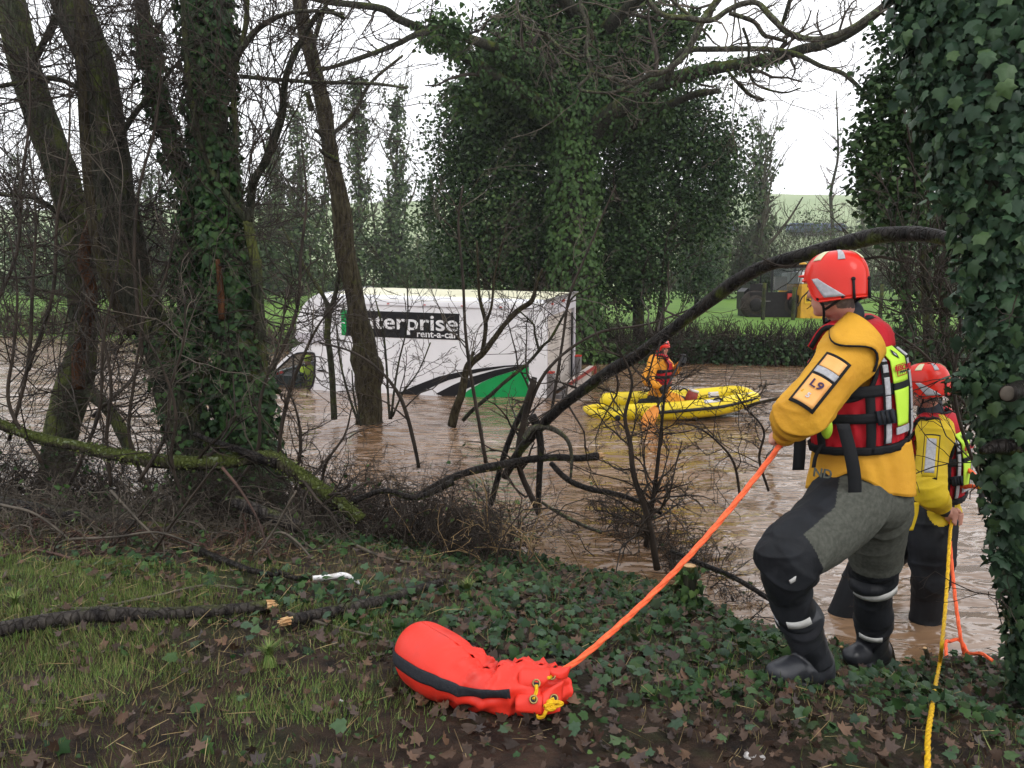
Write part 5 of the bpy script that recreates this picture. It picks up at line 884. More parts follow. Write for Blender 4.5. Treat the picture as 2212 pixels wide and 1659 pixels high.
van_part('dashboard', RUBB, lambda m: box(m, (xb+1.12, -1.05, .0), (.4, 1.8, .22))); 
th = np.linspace(0, 2*PI, 25); van_part('steering_wheel', RUBB, lambda m: tubes(m, np.column_stack([xb+.86+.07*np.sin(th), -.55+.19*np.cos(th), .13+.18*np.sin(th)]), np.full(25, .016), 6), True)
# ---------------------------------------------------------------- tractor and yellow vehicle on the far bank
TB = fz(9.5, 31)
def far_obj(name, label, cat, X, Y, rz): 
    o = empty(name, (X, Y, float(fz(X, Y))), label, cat); o.matrix_basis = Matrix.Translation((X, Y, float(fz(X, Y)))) @ Matrix.Rotation(rz, 4, 'Z'); LOCALS.add(o); return o
DRK = pm('machine_dark', (.014, .012, .012), (.007, .006, .006), 8, .5); YEL = pm('machine_yellow', (.62, .33, .03), (.5, .26, .03), 6, .45); MUDT = pm('muddy_tyre', (.05, .04, .032), (.025, .02, .018), 12, .8)
cx = P(1672, 640, 31)[0]; tr = far_obj('tractor', 'dark tractor with glass cab parked on the far bank beneath the arched bough', 'tractor', cx, 31, 0)
def tp(name, mat, fn, sm=False, parent=None): mb = MB(); fn(mb); return mb.build(name, mat, parent or tr, sm)
z0 = P(1672, 640, 31)[2]-fz(cx, 31)
zt = lambda py: float(P(1672, py, 31)[2]-fz(cx, 31)); xt = lambda px: float(P(px, 640, 31)[0]-cx)
tp('body', DRK, lambda m: [box(m, ((xt(1612)+xt(1732))/2, .3, zt(660)), (xt(1732)-xt(1612), 1.6, zt(632)-zt(690))), box(m, (xt(1625), .2, zt(628)), (.4, 1.2, .5))])
for p in (1657, 1733):
    for y in (-.5, .9): tp('cab_pillar', RUBB, lambda m: box(m, (xt(p), y, zt(605)), (.06, .06, zt(578)-zt(632))))
tp('cab_roof', DRK, lambda m: [box(m, ((xt(1655)+xt(1737))/2, .2, zt(576)), (xt(1737)-xt(1652), 1.55, .12))])
for (a, b_, y) in ((1658, 1732, -.5), (1658, 1732, .9)): tp('cab_window', GLASS, lambda m: box(m, ((xt(a)+xt(b_))/2, y, zt(604)), (xt(b_)-xt(a)-.1, .01, zt(580)-zt(628))))
tp('wiper', RUBB, lambda m: tubes(m, np.array([[xt(1675), -.55, zt(582)], [xt(1690), -.55, zt(588)], [xt(1720), -.55, zt(584)]]), np.full(3, .015), 4))
tp('work_lamp', YEL, lambda m: ell(m, (xt(1722), -.5, zt(572)), (.14, .12, .08)), True); tp('red_panel', LAMP, lambda m: box(m, (xt(1700), -.56, zt(640)), (.34, .08, .22)))
tp('bonnet', DRK, lambda m: prism(m, [(xt(1604), zt(668)), (xt(1604), zt(630)), (xt(1618), zt(618)), (xt(1655), zt(612)), (xt(1655), zt(668))], -.2, .8, F3))
tp('grille_bar', GALV, lambda m: [box(m, (xt(1640), -.56, zt(650)), (.5, .04, .03))]); tp('mudguard', DRK, lambda m: prism(m, [(xt(1690), zt(655)), (xt(1694), zt(642)), (xt(1706), zt(636)), (xt(1720), zt(642)), (xt(1726), zt(655))], -.75, -.35, F3))
tp('seat', SLATM, lambda m: box(m, (xt(1690), .3, zt(612)), (.45, .2, .5)))
for x in (1625, 1706):
    wh = tp('wheel', MUDT, lambda m: ell(m, (xt(x), -.35, .45), (.55, .2, .55), nu=20), True)
    tp('rim', DRK, lambda m: ell(m, (xt(x), -.55, .45), (.25, .05, .25)), True, wh)
cx2 = P(1762, 640, 30)[0]; yv = far_obj('yellow_vehicle', 'orange yellow vehicle with number plate and white top, partly behind the front rescuer helmet', 'vehicle', cx2, 30, 0)
xt = lambda px: float(P(px, 640, 30)[0]-cx2); zt = lambda py: float(P(1672, py, 30)[2]-fz(cx2, 30))
def yp(name, mat, fn, sm=False, parent=None): mb = MB(); fn(mb); return mb.build(name, mat, parent or yv, sm)
yp('body', YEL, lambda m: prism(m, [(xt(1731), zt(696)), (xt(1798), zt(696)), (xt(1798), zt(618)), (xt(1790), zt(613)), (xt(1735), zt(613)), (xt(1731), zt(618))], 0, 2.6, F3))
yp('white_top', WHITE, lambda m: prism(m, [(xt(1733), zt(612)), (xt(1796), zt(612)), (xt(1792), zt(580)), (xt(1733), zt(588))], .1, 2.4, F3))
pl = yp('number_plate', pm('plate_yellow', (.7, .42, .03), None, 5, .4), lambda m: box(m, (xt(1757), -.02, zt(646)), (.62, .02, .32)))
M = np.eye(4); M[:3, 0] = (1, 0, 0); M[:3, 1] = (0, 0, 1); M[:3, 2] = (0, -1, 0); M[:3, 3] = (xt(1757)-.27, -.035, zt(646)-.08); text('lettering', 'BX', .24, M, BLK, pl, .004, .002)
for x in (1742, 1787): yp('wheel', MUDT, lambda m: ell(m, (xt(x), .5, .3), (.4, .16, .4), nu=18), True)
mb = MB(); 
for k, (px, py, Yb) in enumerate([(1742, 497, 225), (1570, 495, 226)]):
    c = P(px+20*(k == 0)-10*(k == 1), py, Yb); wd = (110 if k == 0 else 55)*Yb/FPX; bo = empty('farm_shed', c, ['long blue roofed farm shed on the pale hillside', 'short blue roofed farm shed left of the bare ivy trunked tree'][k], 'shed', 'sheds on the hillside')
    SH = pm('shed_blue', (.06, .10, .17), (.05, .08, .14), 1, .6); m1 = MB(); box(m1, c+np.array([0, 0, .2]), (wd, 6, 1.6)); m1.build('wall', SH, bo); m2 = MB(); prism(m2, [(-3.2, 1.0), (3.2, 1.0), (0, 1.9)], -wd/2, wd/2, lambda u, v, a: (c[0]+a, c[1]+u, c[2]+v)); m2.build('roof', SH, bo)
# ---------------------------------------------------------------- inflatable rescue raft
RY = pm('raft_yellow', (.78, .60, .02), (.70, .52, .02), 3, .32, .05, 20, coat=.2); LAB = pm('label_grey', (.62, .6, .6), (.5, .48, .5), 6, .5)
rc = W(1450, 905); raft = empty('rescue_raft', rc, 'yellow inflatable rescue raft with black rubbing strips and an open stern', 'raft')
def rp_(cx, cy, Y, r): d = P(1207+.2232*cx, 658+.2232*cy, Y); return [d[0], d[1], d[2], r]
def rt(name, pts, mat=RY, n=40, S_=20, parent=None, flat=None):
    s = spline(np.array(pts), n); mb = MB(); tubes(mb, s[:, :3], s[:, 3], S_, cap=True, flat=flat); return mb.build(name, mat, parent or raft), s
near, ns = rt('side_tube', [rp_(640, 1045, 13.35, .04), rp_(655, 1045, 13.35, .12), rp_(700, 1045, 13.35, .145), rp_(1000, 1036, 13.3, .15), rp_(1300, 1012, 13.3, .15), rp_(1550, 985, 13.35, .145), rp_(1750, 940, 13.55, .135), rp_(1880, 905, 13.75, .11), rp_(1925, 893, 13.9, .05)])
far, fs = rt('side_tube', [rp_(400, 935, 14.3, .04), rp_(425, 935, 14.3, .12), rp_(500, 930, 14.3, .145), rp_(820, 920, 14.35, .15), rp_(1200, 905, 14.4, .15), rp_(1500, 880, 14.4, .145), rp_(1700, 858, 14.25, .135), rp_(1820, 868, 14.0, .11), rp_(1890, 885, 13.9, .06)])
rt('stern_float', [rp_(250, 1010, 14.0, .03), rp_(300, 1030, 13.8, .07), rp_(400, 1070, 13.6, .10), rp_(480, 1085, 13.45, .10), rp_(570, 1080, 13.35, .09), rp_(640, 1065, 13.3, .06)])
rt('stern_flap', [rp_(240, 1000, 14.1, .025), rp_(350, 990, 14.2, .05), rp_(450, 985, 14.2, .04)])
mb = MB(); A = []
for u in np.linspace(.02, .98, 20):
    a = ns[int(u*39)]; b = fs[int(u*39)]; A.append([a[:3]*(1-t)+b[:3]*t-np.array([0, 0, .08+.02*math.sin(t*20)]) for t in np.linspace(.05, .95, 12)])
shell(mb, np.array(A), .04); mb.build('floor', pm('raft_floor', (.45, .36, .05), (.3, .25, .05), 4, .6), raft)
k = slice(6, 39); q = ns[k, :3]+np.column_stack([np.zeros(33), -ns[k, 3]*.93, ns[k, 3]*.10]); mb = MB(); tubes(mb, q, np.full(33, .045), 10, cap=True, flat=.6); mb.build('rubbing_strip', RUBB, raft)
q2 = q-np.array([0, -.03, .08]); mb = MB(); tubes(mb, q2[4:], np.full(29, .02), 8, cap=True); mb.build('rubbing_strip', RUBB, raft)
def on_raft(name, s, i0, i1, a0, a1, mat, off=.004, th=.006):
    A = []
    for i in np.linspace(i0, i1, 8):
        c = s[int(i)]; c = s[int(i)]*(1-(i % 1))+s[min(int(i)+1, 39)]*(i % 1); A.append([c[:3]+(c[3]+off)*np.array([0, -math.cos(a), math.sin(a)]) for a in np.linspace(a0, a1, 5)])
    mb = MB(); shell(mb, np.array(A), th); mb.build(name, mat, raft)
on_raft('label_patch', ns, 19.5, 24, .7, 1.2, LAB); on_raft('label_patch', ns, 33, 36.2, .7, 1.2, LAB); on_raft('label_patch', ns, 7, 8.5, .3, .9, LAB); on_raft('label_patch', fs, 26, 29, -.1, .6, LAB)
def hd(pts, r=.012, name='carry_handle', mat=RUBB, par=raft):
    s = spline(np.array(pts), 12); mb = MB(); tubes(mb, s, np.full(12, r), 6, cap=True); mb.build(name, mat, par)
def rpt(cx, cy, Y): return P(1207+.2232*cx, 658+.2232*cy, Y)
hd([rpt(1490, 945, 13.25), rpt(1510, 915, 13.25), rpt(1560, 908, 13.25), rpt(1590, 925, 13.25)], .016); hd([rpt(1750, 820, 14.2), rpt(1780, 812, 14.2), rpt(1820, 830, 14.1)], .014); hd([rpt(960, 968, 13.3), rpt(1020, 960, 13.3), rpt(1095, 970, 13.3)], .014)
hd([rpt(1170, 835, 14.3), rpt(1215, 810, 14.3), rpt(1250, 835, 14.3), rpt(1300, 860, 14.1)], .014)
ell_ = MB(); ell(ell_, rpt(570, 1098, 13.2), (.05, .02, .05)); ell_.build('valve', RUBB, raft)
# red pouch on the raft floor, tow line
mb = MB(); c = rpt(1285, 890, 13.7); A = Matrix.Rotation(math.radians(15), 3, 'Y'); tubes(mb, np.array([c+np.array([-.05, 0, -.20]), c+np.array([0, 0, 0]), c+np.array([.04, 0, .10])]), np.array([.09, .10, .08]), 14, cap=True); o = mb.build('throw_bag', REDP); tag(o, 'small red pouch with a white collar lying inside the yellow raft', 'bag')
mb = MB(); tubes(mb, np.array([c+np.array([.035, 0, .08]), c+np.array([.045, 0, .115])]), np.array([.087, .083]), 14, cap=True); mb.build('white_collar', LAB, o)
BLR = pm('black_rope', (.02, .02, .022), None, 20, .6)
mb = MB(); s = spline(np.array([rpt(1800, 1000, 13.6), rpt(1900, 960, 13.2), rpt(2080, 920, 11.5), P(1700, 858, 10), P(1760, 855, 8)]), 24); tubes(mb, s, np.full(24, .045), 8, cap=True, flat=.5); o = mb.build('tow_line', BLR); tag(o, 'thick black tow line from the raft bow passing behind the front rescuer', 'rope')
# ---------------------------------------------------------------- people
SKIN = pm('skin', (.52, .27, .20), (.45, .21, .155), 14, .5, .1, 120); HAIR = pm('hair_short', (.16, .12, .10), (.09, .07, .06), 40, .7, .3, 200)
SUIT = pm('suit_orange_yellow', (.62, .32, .03), (.47, .22, .02), 4, .7, .5, 26, bd=.012, lo=.25, hi=.6); SUITL = pm('suit_lemon', (.62, .44, .02), (.48, .33, .015), 6, .6, .35, 18, bd=.012); SUITO = pm('suit_orange', (.72, .30, .03), (.6, .24, .02), 6, .6, .3, 14, bd=.012)
SGREY = pm('suit_grey', (.085, .088, .074), (.055, .058, .048), 60, .85, .3, 250); SBLK = pm('suit_black', (.016, .018, .022), (.008, .009, .011), 9, .5, .4, 22, r2=.75, bd=.01)
NEO = pm('neoprene', (.02, .024, .032), None, 10, .6); BOOT = pm('boot_rubber', (.022, .024, .030), (.012, .013, .016), 8, .3, .3, 14, r2=.5, spec=.45)
HELM = pm('helmet_red', (.68, .028, .014), (.60, .022, .013), 5, .33, .03, 12, coat=.3); REFL = pm('reflective_silver', (.42, .42, .44), (.32, .32, .34), 70, .35, .15, 90); LUMI = pm('luminous_cream', (.72, .70, .45), None, 20, .5)
VRED = pm('vest_red', (.47, .012, .022), (.32, .01, .016), 7, .6, .5, 16, bd=.012); VBLK = pm('webbing_black', (.012, .013, .015), None, 50, .65, .3, 300); VGRN = pm('vest_lime', (.52, .80, .07), (.45, .72, .05), 6, .55, .2, 20); PADM = pm('pocket_orange', (.80, .42, .14), (.66, .30, .08), 7, .3, .2, 20); WHTT = pm('tape_white', (.6, .6, .58), (.45, .45, .43), 30, .45)
DGL = bpy.context.evaluated_depsgraph_get
def remesh(mb, vox, smooth=6, fac=.5):
    me = mb.mesh('tmp', []); o = bpy.data.objects.new('tmp', me); C.objects.link(o)
    m = o.modifiers.new('r', 'REMESH'); m.mode = 'VOXEL'; m.voxel_size = vox
    if smooth: s = o.modifiers.new('s', 'SMOOTH'); s.iterations = smooth; s.factor = fac
    e = o.evaluated_get(bpy.context.evaluated_depsgraph_get()); r = bpy.data.meshes.new_from_object(e); bpy.data.objects.remove(o)
    n = len(r.vertices); V = np.empty(n*3, np.float32); r.vertices.foreach_get('co', V); V = V.reshape(-1, 3).astype(float); N = np.empty(n*3, np.float32); r.vertices.foreach_get('normal', N); N = N.reshape(-1, 3)
    f = len(r.polygons); lt = np.empty(f, np.int32); r.polygons.foreach_get('loop_total', lt); lv = np.empty(len(r.loops), np.int32); r.loops.foreach_get('vertex_index', lv)
    st = np.concatenate([[0], np.cumsum(lt)[:-1]]); Fq = lv[st[lt == 4][:, None]+np.arange(4)]; Ft = lv[st[lt == 3][:, None]+np.arange(3)]; return V, N, [Fq, Ft]
def cone(mb, pts, S_=16, n=None, flat=None):
    """a closed limb: (point, radius) list, rounded at both ends"""
    q = spline(np.array([np.append(p, r) for p, r in pts]), n or len(pts)*6); Pt, R = q[:, :3], q[:, 3]
    tubes(mb, Pt, R, S_, cap=True)
    for e in (0, -1): ell(mb, Pt[e], (R[e]*.98,)*3, nu=S_)
def seg_d(V, a, b):
    ab = b-a; t = np.clip(((V-a)@ab)/(ab@ab), 0, 1); return np.linalg.norm(V-(a+t[:, None]*ab), axis=1), t
def folds(V, N, J, amp=.008):
    """cloth creases: ridges that run round each limb and bunch near the joints"""
    d = np.zeros(len(V)); W_ = np.zeros(len(V))+1e-6
    for a, b, nr in J:
        dd, t = seg_d(V, a, b); w_ = np.exp(-(dd/.15)**4); ax = unit(b-a); u = (V-a)@ax; pe = V-a-u[:, None]*ax
        q = pe*8.0+ax*(u*nr*.30)[:, None]+.35*np.stack([nz3(V, 6, j+2) for j in range(3)], 1); q2 = pe*13.0+ax*(u*nr*.6)[:, None]+.3*np.stack([nz3(V, 9, j+7) for j in range(3)], 1)
        r1 = (1-np.abs(nz3(q, 1.0, 4)))**3; r2 = (1-np.abs(nz3(q2, 1.0, 9)))**4; e = .45+.9*np.exp(-((t-0)/.25)**2)+.9*np.exp(-((t-1)/.25)**2)
        d += w_*(r1*1.0+r2*.45-.45)*e; W_ += w_
    d /= np.maximum(W_, .6)
    return V+N*(2.7*amp*np.clip(d, -1.0, 1.4)+amp*.6*nz3(V, 6, 8))[:, None]
def fist(mb, wrist, hand, grip, r=.017, s=1.0):
    """palm and five curled fingers round a rope or shaft running along grip"""
    d = unit(hand-wrist); g = unit(grip-(grip@d)*d*.0); n = unit(np.cross(d, g)); c = hand
    R_ = np.stack([d, g, n], 1); ell(mb, c-n*.012*s-d*.025*s, (.045*s, .042*s, .019*s), R_, 12, 8); cone(mb, [(wrist, .028*s), (c-d*.05*s, .026*s)], 10)
    for k in range(4):
        off = g*(.031-.0205*k)*s; L_ = [.95, 1.05, 1.0, .82][k]; pts = []
        for a in np.linspace(-.4, 3.9*L_, 7): pts.append((c+off+(d*math.sin(a+.5)*.030+n*(-math.cos(a+.5))*.026)*s, (.0098-.0005*a)*s))
        cone(mb, pts, 8)
    cone(mb, [(c-d*.045*s+g*.03*s, .0125*s), (c-d*.01*s+g*.05*s+n*.012*s, .011*s), (c+d*.014*s+g*.035*s+n*.03*s, .0095*s)], 8)
class Person:
    def __init__(s, label, base, F, suit, sc=1.0, seed=1): s.root = empty('person', base, label, 'person'); s.F = unit(np.array([F[0], F[1], 0.])); s.L = np.array([-s.F[1], s.F[0], 0.]); s.suit = suit; s.sc = sc; s.seed = seed
    def frame(s, yaw=0, pitch=0, roll=0, up=None):
        U = unit(np.array(up if up is not None else [0, 0, 1.])); f = math.cos(yaw)*s.F+math.sin(yaw)*s.L; l = unit(np.cross(U, f)); f = np.cross(l, U)
        f2 = math.cos(pitch)*f-math.sin(pitch)*U; u2 = math.sin(pitch)*f+math.cos(pitch)*U; return f2, l*math.cos(roll)+u2*math.sin(roll), u2*math.cos(roll)-l*math.sin(roll)
    def head(s, c, yaw, pitch, roll, neck, hands, torso, vox=.006):
        """body mesh: head with features, neck, trunk core and hands in one surface"""
        k = s.sc; f, l, u = s.frame(yaw, pitch, roll); R_ = np.stack([f, l, u], 1); mb = MB(); c = np.array(c)
        ell(mb, c+u*.03*k-f*.01*k, (.098*k, .076*k, .098*k), R_, 24, 16); ell(mb, c+f*.025*k-u*.055*k, (.066*k, .056*k, .070*k), R_, 20, 12)
        ell(mb, c+f*.062*k-u*.100*k, (.026*k, .028*k, .020*k), R_); cone(mb, [(c+f*.086*k+u*.012*k, .009*k), (c+f*.104*k-u*.028*k, .014*k)], 8)
        for sg_ in (1, -1):
            ell(mb, c+l*.076*sg_*k-u*.018*k-f*.008*k, (.020*k, .008*k, .032*k), R_, 12, 8); ell(mb, c+f*.078*k+l*.03*sg_*k+u*.022*k, (.013*k, .022*k, .007*k), R_); ell(mb, c+f*.07*k+l*.038*sg_*k-u*.025*k, (.018*k, .018*k, .018*k), R_)
        ell(mb, c+f*.086*k-u*.064*k, (.009*k, .022*k, .007*k), R_)
        cone(mb, [(c-u*.05*k-f*.02*k, .062*k), (np.array(neck), .064*k), (np.array(torso), .10*k)], 16)
        for wr, hn, gr in hands: fist(mb, np.array(wr), np.array(hn), np.array(gr), s=k)
        V, N, Fc = remesh(mb, vox*k, 4); b = MB()
        rel = (V-c); hz = rel@u; hf = rel@f; hair = (np.linalg.norm(rel+u*0, axis=1) < .14*k) & (hf < .03*k+.0*hz) & (hz > -.075*k-.02*k*(hf < -.04)) & (np.abs(rel@l) < .085*k) & ~((np.abs(rel@l) > .066*k) & (hf > -.035*k) & (hz < .02))
        b.add(V, [x for x in Fc]); 
        fi = [hair[x].mean(1) > .5 for x in Fc]; b.F = [(x, fi[i].astype(int), None) for i, x in enumerate(Fc)]; s.body = b.build('body', [SKIN, HAIR], s.root); s.hf = (c, f, l, u)
        # the fists are part of the one body: each hand also reaches the trunk through the sleeve
        e = MB(); [ell(e, c+f*.083*k+l*.032*sg_*k+u*.008*k, (.006*k, .012*k, .006*k), R_, 8, 6) for sg_ in (1, -1)]; e.build('eyes', NEO, s.body)
        return s
    def garment(s, parts, J, zone, mats, vox=.011, amp=.008, name='drysuit'):
        mb = MB(); parts(mb); V, N, Fc = remesh(mb, vox, 5); V = folds(V, N, J, amp); b = MB(); b.add(V, Fc); b.F = [(x, zone(V[x].mean(1)), None) for x in Fc]; return b.build(name, mats, s.root)
    def helmet(s, yaw=None, k=1.0, back=.02):
        c, f, l, u = s.hf; k = k*s.sc; c = c-f*back*k+u*.02*k
        def H(az, h, off=0):   # h 0 rim .. 1 crown
            e = h*PI/2; rr = np.cos(e)**.72; fa = .140+off/k; sa = .113+off/k; za = .128+off/k
            rim = -.048-.020*np.cos(az)*0; drop = np.where(np.abs(np.abs(az)-PI/2) < .62, -.034, np.where(np.abs(az) < .9, .028, -.012))
            zz = np.where(h > 0, np.sin(e)**.88*za, 0)+.006
            return c+k*((np.cos(az)*fa*rr)[..., None]*f+(np.sin(az)*sa*rr)[..., None]*l+zz[..., None]*u)
        AZ = np.linspace(-PI, PI, 97); rimz = np.interp(np.abs(AZ), [0, .55, .85, 1.05, 1.25, 1.45, 2.2, PI], [.022, .022, .005, -.052, -.078, -.086, -.080, -.076])
        rows = []
        for j in range(5): 
            t = j/5; z = rimz*(1-t)+.006*t; rows.append(c+k*(((.140-.006*(1-t))*np.cos(AZ))[:, None]*f+((.113-.003*(1-t))*np.sin(AZ))[:, None]*l+z[:, None]*u))
        for h in np.linspace(0, .985, 20): rows.append(H(AZ, np.full_like(AZ, h)))
        mb = MB(); A = np.array(rows); shell(mb, A[:, ::-1], .010*k); top = A[-1][:-1]; mb.add(np.vstack([top, top.mean(0)+u*.001]), np.array([[i, (i+1) % 96, 96] for i in range(96)])); hm = mb.build('helmet', HELM, s.root)
        mb = MB(); tubes(mb, A[0]-(A[0]-c)*.02, np.full(97, .0045*k), 6); mb.build('rim', HELM, hm)
        mb = MB(); ell(mb, c+f*.135*k+u*.038*k, (.03*k, .06*k, .008*k), np.stack([f, l, u], 1)); mb.build('peak', HELM, hm)
        def patch(nm, mat, fn, na=10, nb=10, th=.0015):
            A = np.array([[fn(a, b) for b in np.linspace(0, 1, nb)] for a in np.linspace(0, 1, na)]); q = MB(); shell(q, A.reshape(na, nb, 3), th); q.build(nm, mat, hm)
        Hs = lambda az, h: H(np.array(az), np.array(h), .003*k)
        def strip(az0, h0, az1, h1, wd): return lambda a, b: Hs(az0+(az1-az0)*a+(b-.5)*wd*(1+a*0), h0+(h1-h0)*a)
        B = s.B if hasattr(s, 'B') else PI*.78
        patch('reflective_strip', REFL, strip(B-.10, .84, B-.18, .40, .26)); patch('luminous_strip', LUMI, lambda a, b: Hs(B-1.0-.12*a+(b-.5)*.42*(1-.15*a), .80-.36*a)); patch('luminous_strip', LUMI, lambda a, b: Hs(B+.95+(b-.5)*.40, .78-.36*a))
        def low(az, z): return c+k*((.1425*math.cos(az))*f+(.1155*math.sin(az))*l+z*u)
        for sg_ in (1, -1): patch('reflective_side', REFL, lambda a, b: low(sg_*(1.18+.42*a+b*(.22+.42*a)), .012-.085*a+.004), 8, 8)
        for az in (B+.12, B+.85):
            q = MB(); p0, p1, p2 = low(az, .0), low(az, -.045), low(az, -.085); tubes(q, np.array([p0, p1, p2]), np.array([.006*k, .006*k, .007*k]), 6, cap=True); ell(q, p0, (.009*k,)*3); q.build('strap_clip', VBLK, hm)
        q = MB(); nk = c-u*.10*k-f*.01*k
        for sg_ in (1, -1): tubes(q, spline(np.array([low(sg_*1.35, -.07), c+l*.082*sg_*k-u*.10*k+f*.02*k, c+f*.055*k+l*.02*sg_*k-u*.172*k, c+f*.06*k-u*.175*k]), 10), np.full(10, .006*k), 5); tubes(q, spline(np.array([low(sg_*2.2, -.07), c+l*.075*sg_*k-u*.10*k-f*.02*k, c+l*.06*sg_*k-u*.12*k+f*.03*k]), 8), np.full(8, .006*k), 5)
        q.build('chin_strap', VBLK, hm); return hm
    def vest(s, waist, chest, top, w_=(.185, .20, .17), dp=(.135, .16, .125), sh=.15, back_c=0., rings=(.30, .64, .96), simple=False, twist=0., skirt=None):
        """flotation vest wrapped round the trunk; theta 0 front, +90 wearer's left, 180 back; h 0 hem to 1 neck"""
        k = s.sc; wp, cp, tp_ = map(np.array, (waist, chest, top)); U = unit(tp_-wp); f, l, u = s.frame(up=U, yaw=twist)
        sp = spline(np.array([wp, cp, tp_]), 40)
        def V_(th, h, off=0.):
            th = np.asarray(th, float); h = np.asarray(h, float); i = np.clip(h, 0, 1)*39; i0 = np.clip(i.astype(int), 0, 38); c = sp[i0]*(1-(i-i0))[..., None]+sp[i0+1]*(i-i0)[..., None]
            a = np.interp(h, [0, .15, .5, .82, 1.0], [w_[0], w_[0]*1.04, w_[1], w_[1]*.97, w_[2]*.62]); b = np.interp(h, [0, .15, .5, .8, 1.0], [dp[0], dp[0]*1.06, dp[1], dp[1]*.98, dp[2]*.62])
            e = .82; ct = np.sign(np.cos(th))*np.abs(np.cos(th))**e; st = np.sign(np.sin(th))*np.abs(np.sin(th))**e
            return c+((b+off)*ct)[..., None]*f*k+((a+off)*st)[..., None]*l*k
        def arm(th, h):  # inside the armhole
            return ((np.abs(np.abs(th)-PI/2)/.72)**2+((h-.86)/.36)**2) < 1
        TH = np.linspace(-PI, PI, 121); HH = np.linspace(0, 1, 56); A, B_ = np.meshgrid(HH, TH, indexing='ij'); q = nz3(V_(B_, A), 8, 3); puf = .010*np.sin(B_*26+1.2*q)*np.exp(-((A-.27)/.10)**2)+.006*q+.010*np.sin(B_*31+2*q)*np.exp(-((A-.03)/.05)**2)
        Vv = V_(B_, A, .0)+((puf)[..., None]*unit(V_(B_, A, .01)-V_(B_, A, 0.)))
        vis = ~arm(B_, A); 
        n = unit(np.cross(np.gradient(Vv, axis=1), np.gradient(Vv, axis=0))); 
        if ((n*(Vv-V_(B_*0, A*0+.5).mean((0, 1)))).sum(-1)).mean() < 0: n = -n
        inner = Vv-n*.03*k; H_, T_ = Vv.shape[:2]; qd = []
        fmask = vis[:-1, :-1] & vis[1:, :-1] & vis[:-1, 1:] & vis[1:, 1:]
        i, j = np.nonzero(fmask); F1 = np.stack([i*T_+j, i*T_+j+1, (i+1)*T_+j+1, (i+1)*T_+j], -1); o_ = H_*T_
        mb = MB(); Vall = np.vstack([Vv.reshape(-1, 3), inner.reshape(-1, 3)])
        ed = {}
        for fc in F1:
            for a, b in ((fc[0], fc[1]), (fc[1], fc[2]), (fc[2], fc[3]), (fc[3], fc[0])): 
                if (b, a) in ed: del ed[(b, a)]
                else: ed[(a, b)] = 1
        rim = np.array([[b, a, a+o_, b+o_] for a, b in ed if not ((a % T_ in (0, T_-1)) and (b % T_ in (0, T_-1)) and a % T_ == b % T_)])
        mb.add(Vall, [F1[:, ::-1], F1+o_, rim]); vs = mb.build('life_vest', VRED, s.root)
        # piping round armholes, black hem
        for sg_ in (1, -1):
            ph = np.linspace(-.22, PI+.22, 30); P_ = V_(sg_*(PI/2-.75*np.cos(ph)), .86-.38*np.sin(ph)*1.0, .004); q = MB(); tubes(q, P_, np.full(30, .010*k), 8); q.build('armhole_binding', VBLK, vs)
        def band(nm, mat, th0, th1, h0, h1, off=.008, th=.004, na=40, nb=4, slope=0., parent=None, wave=0):
            T = np.linspace(th0, th1, na); A = np.array([V_(T, h0+(h1-h0)*b+slope*(T-th0)/(th1-th0), off+wave*np.sin(T*23)) for b in np.linspace(0, 1, nb)]); q = MB(); shell(q, A[:, ::-1] if th1 > th0 else A, -th*k); return q.build(nm, mat, parent or vs)
        band('hem', VBLK, -PI, PI, -.0, .07, .004, .012, 60, wave=.004)
        LB = back_c+PI            # where the back panel is centred
        band('chest_strap', VBLK, -PI, PI, rings[1]-.055, rings[1]+.045, .011, .004, 70); band('waist_strap', VBLK, -PI, PI, rings[0]-.085, rings[0]+.0, .011, .004, 70)
        for dth in (-.46, .46): 
            # reflective tapes beside the lime panel, black edged
            for off, mat, wd in ((.012, VBLK, .135), (.017, REFL, .085)):
                def tp2(nm, mt, h0, h1, hw): 
                    hs = np.linspace(h0, h1, 16); A = np.array([V_(LB+dth*(.78+.22*hs)*1.0*(1.15-.3*hs)+np.linspace(-hw, hw, 4)[None].repeat(1, 0)[0][kk], hs, off+.003) for kk in range(4)]); q = MB(); shell(q, A, .003*k); q.build(nm, mt, vs)
                if mat is VBLK: tp2('tape_backing', VBLK, .08, .93, wd/1.0*.75)
                else:
                    for (a, b) in ((.09, .30), (.31, .50), (.51, .66), (.70, .77), (.80, .88)): tp2('reflective_tape', REFL, a, b, wd*.75)
        def wedge(nm, mat, h0, h1, g0, g1, off, th=.004):
            hs = np.linspace(h0, h1, 14); A = np.array([[V_(LB+x*(g0+(g1-g0)*(hh-h0)/(h1-h0)), hh, off) for x in np.linspace(-1, 1, 8)] for hh in hs]); q = MB(); shell(q, A, -th*k); return q.build(nm, mat, vs)
        lp = wedge('lime_panel', VGRN, .60, .93, .25, .26, .022); wedge('lime_panel', VGRN, .22, .545, .18, .245, .022); wedge('panel_band', VBLK, .545, .60, .26, .26, .024); wedge('reflective_tape', REFL, .15, .21, .22, .22, .022); wedge('reflective_tape', REFL, .955, .985, .42, .42, .012)
        # print on the lime panel: a diamond emblem and RESCUE in a box
        def PT(x, h, off=.0235): return V_(LB+x, h, off)
        def pr(nm, mat, pts, off): q = MB(); q.add(np.array([PT(x, h, off+.004*0) for x, h in pts]), np.arange(len(pts))[None]); q.build(nm, mat, lp)
        pr('emblem', NEO, [(0, .80), (-.07, .845), (0, .89), (.07, .845)], .0275); pr('emblem', REFL, [(0, .825), (-.03, .845), (0, .865), (.03, .845)], .0285)
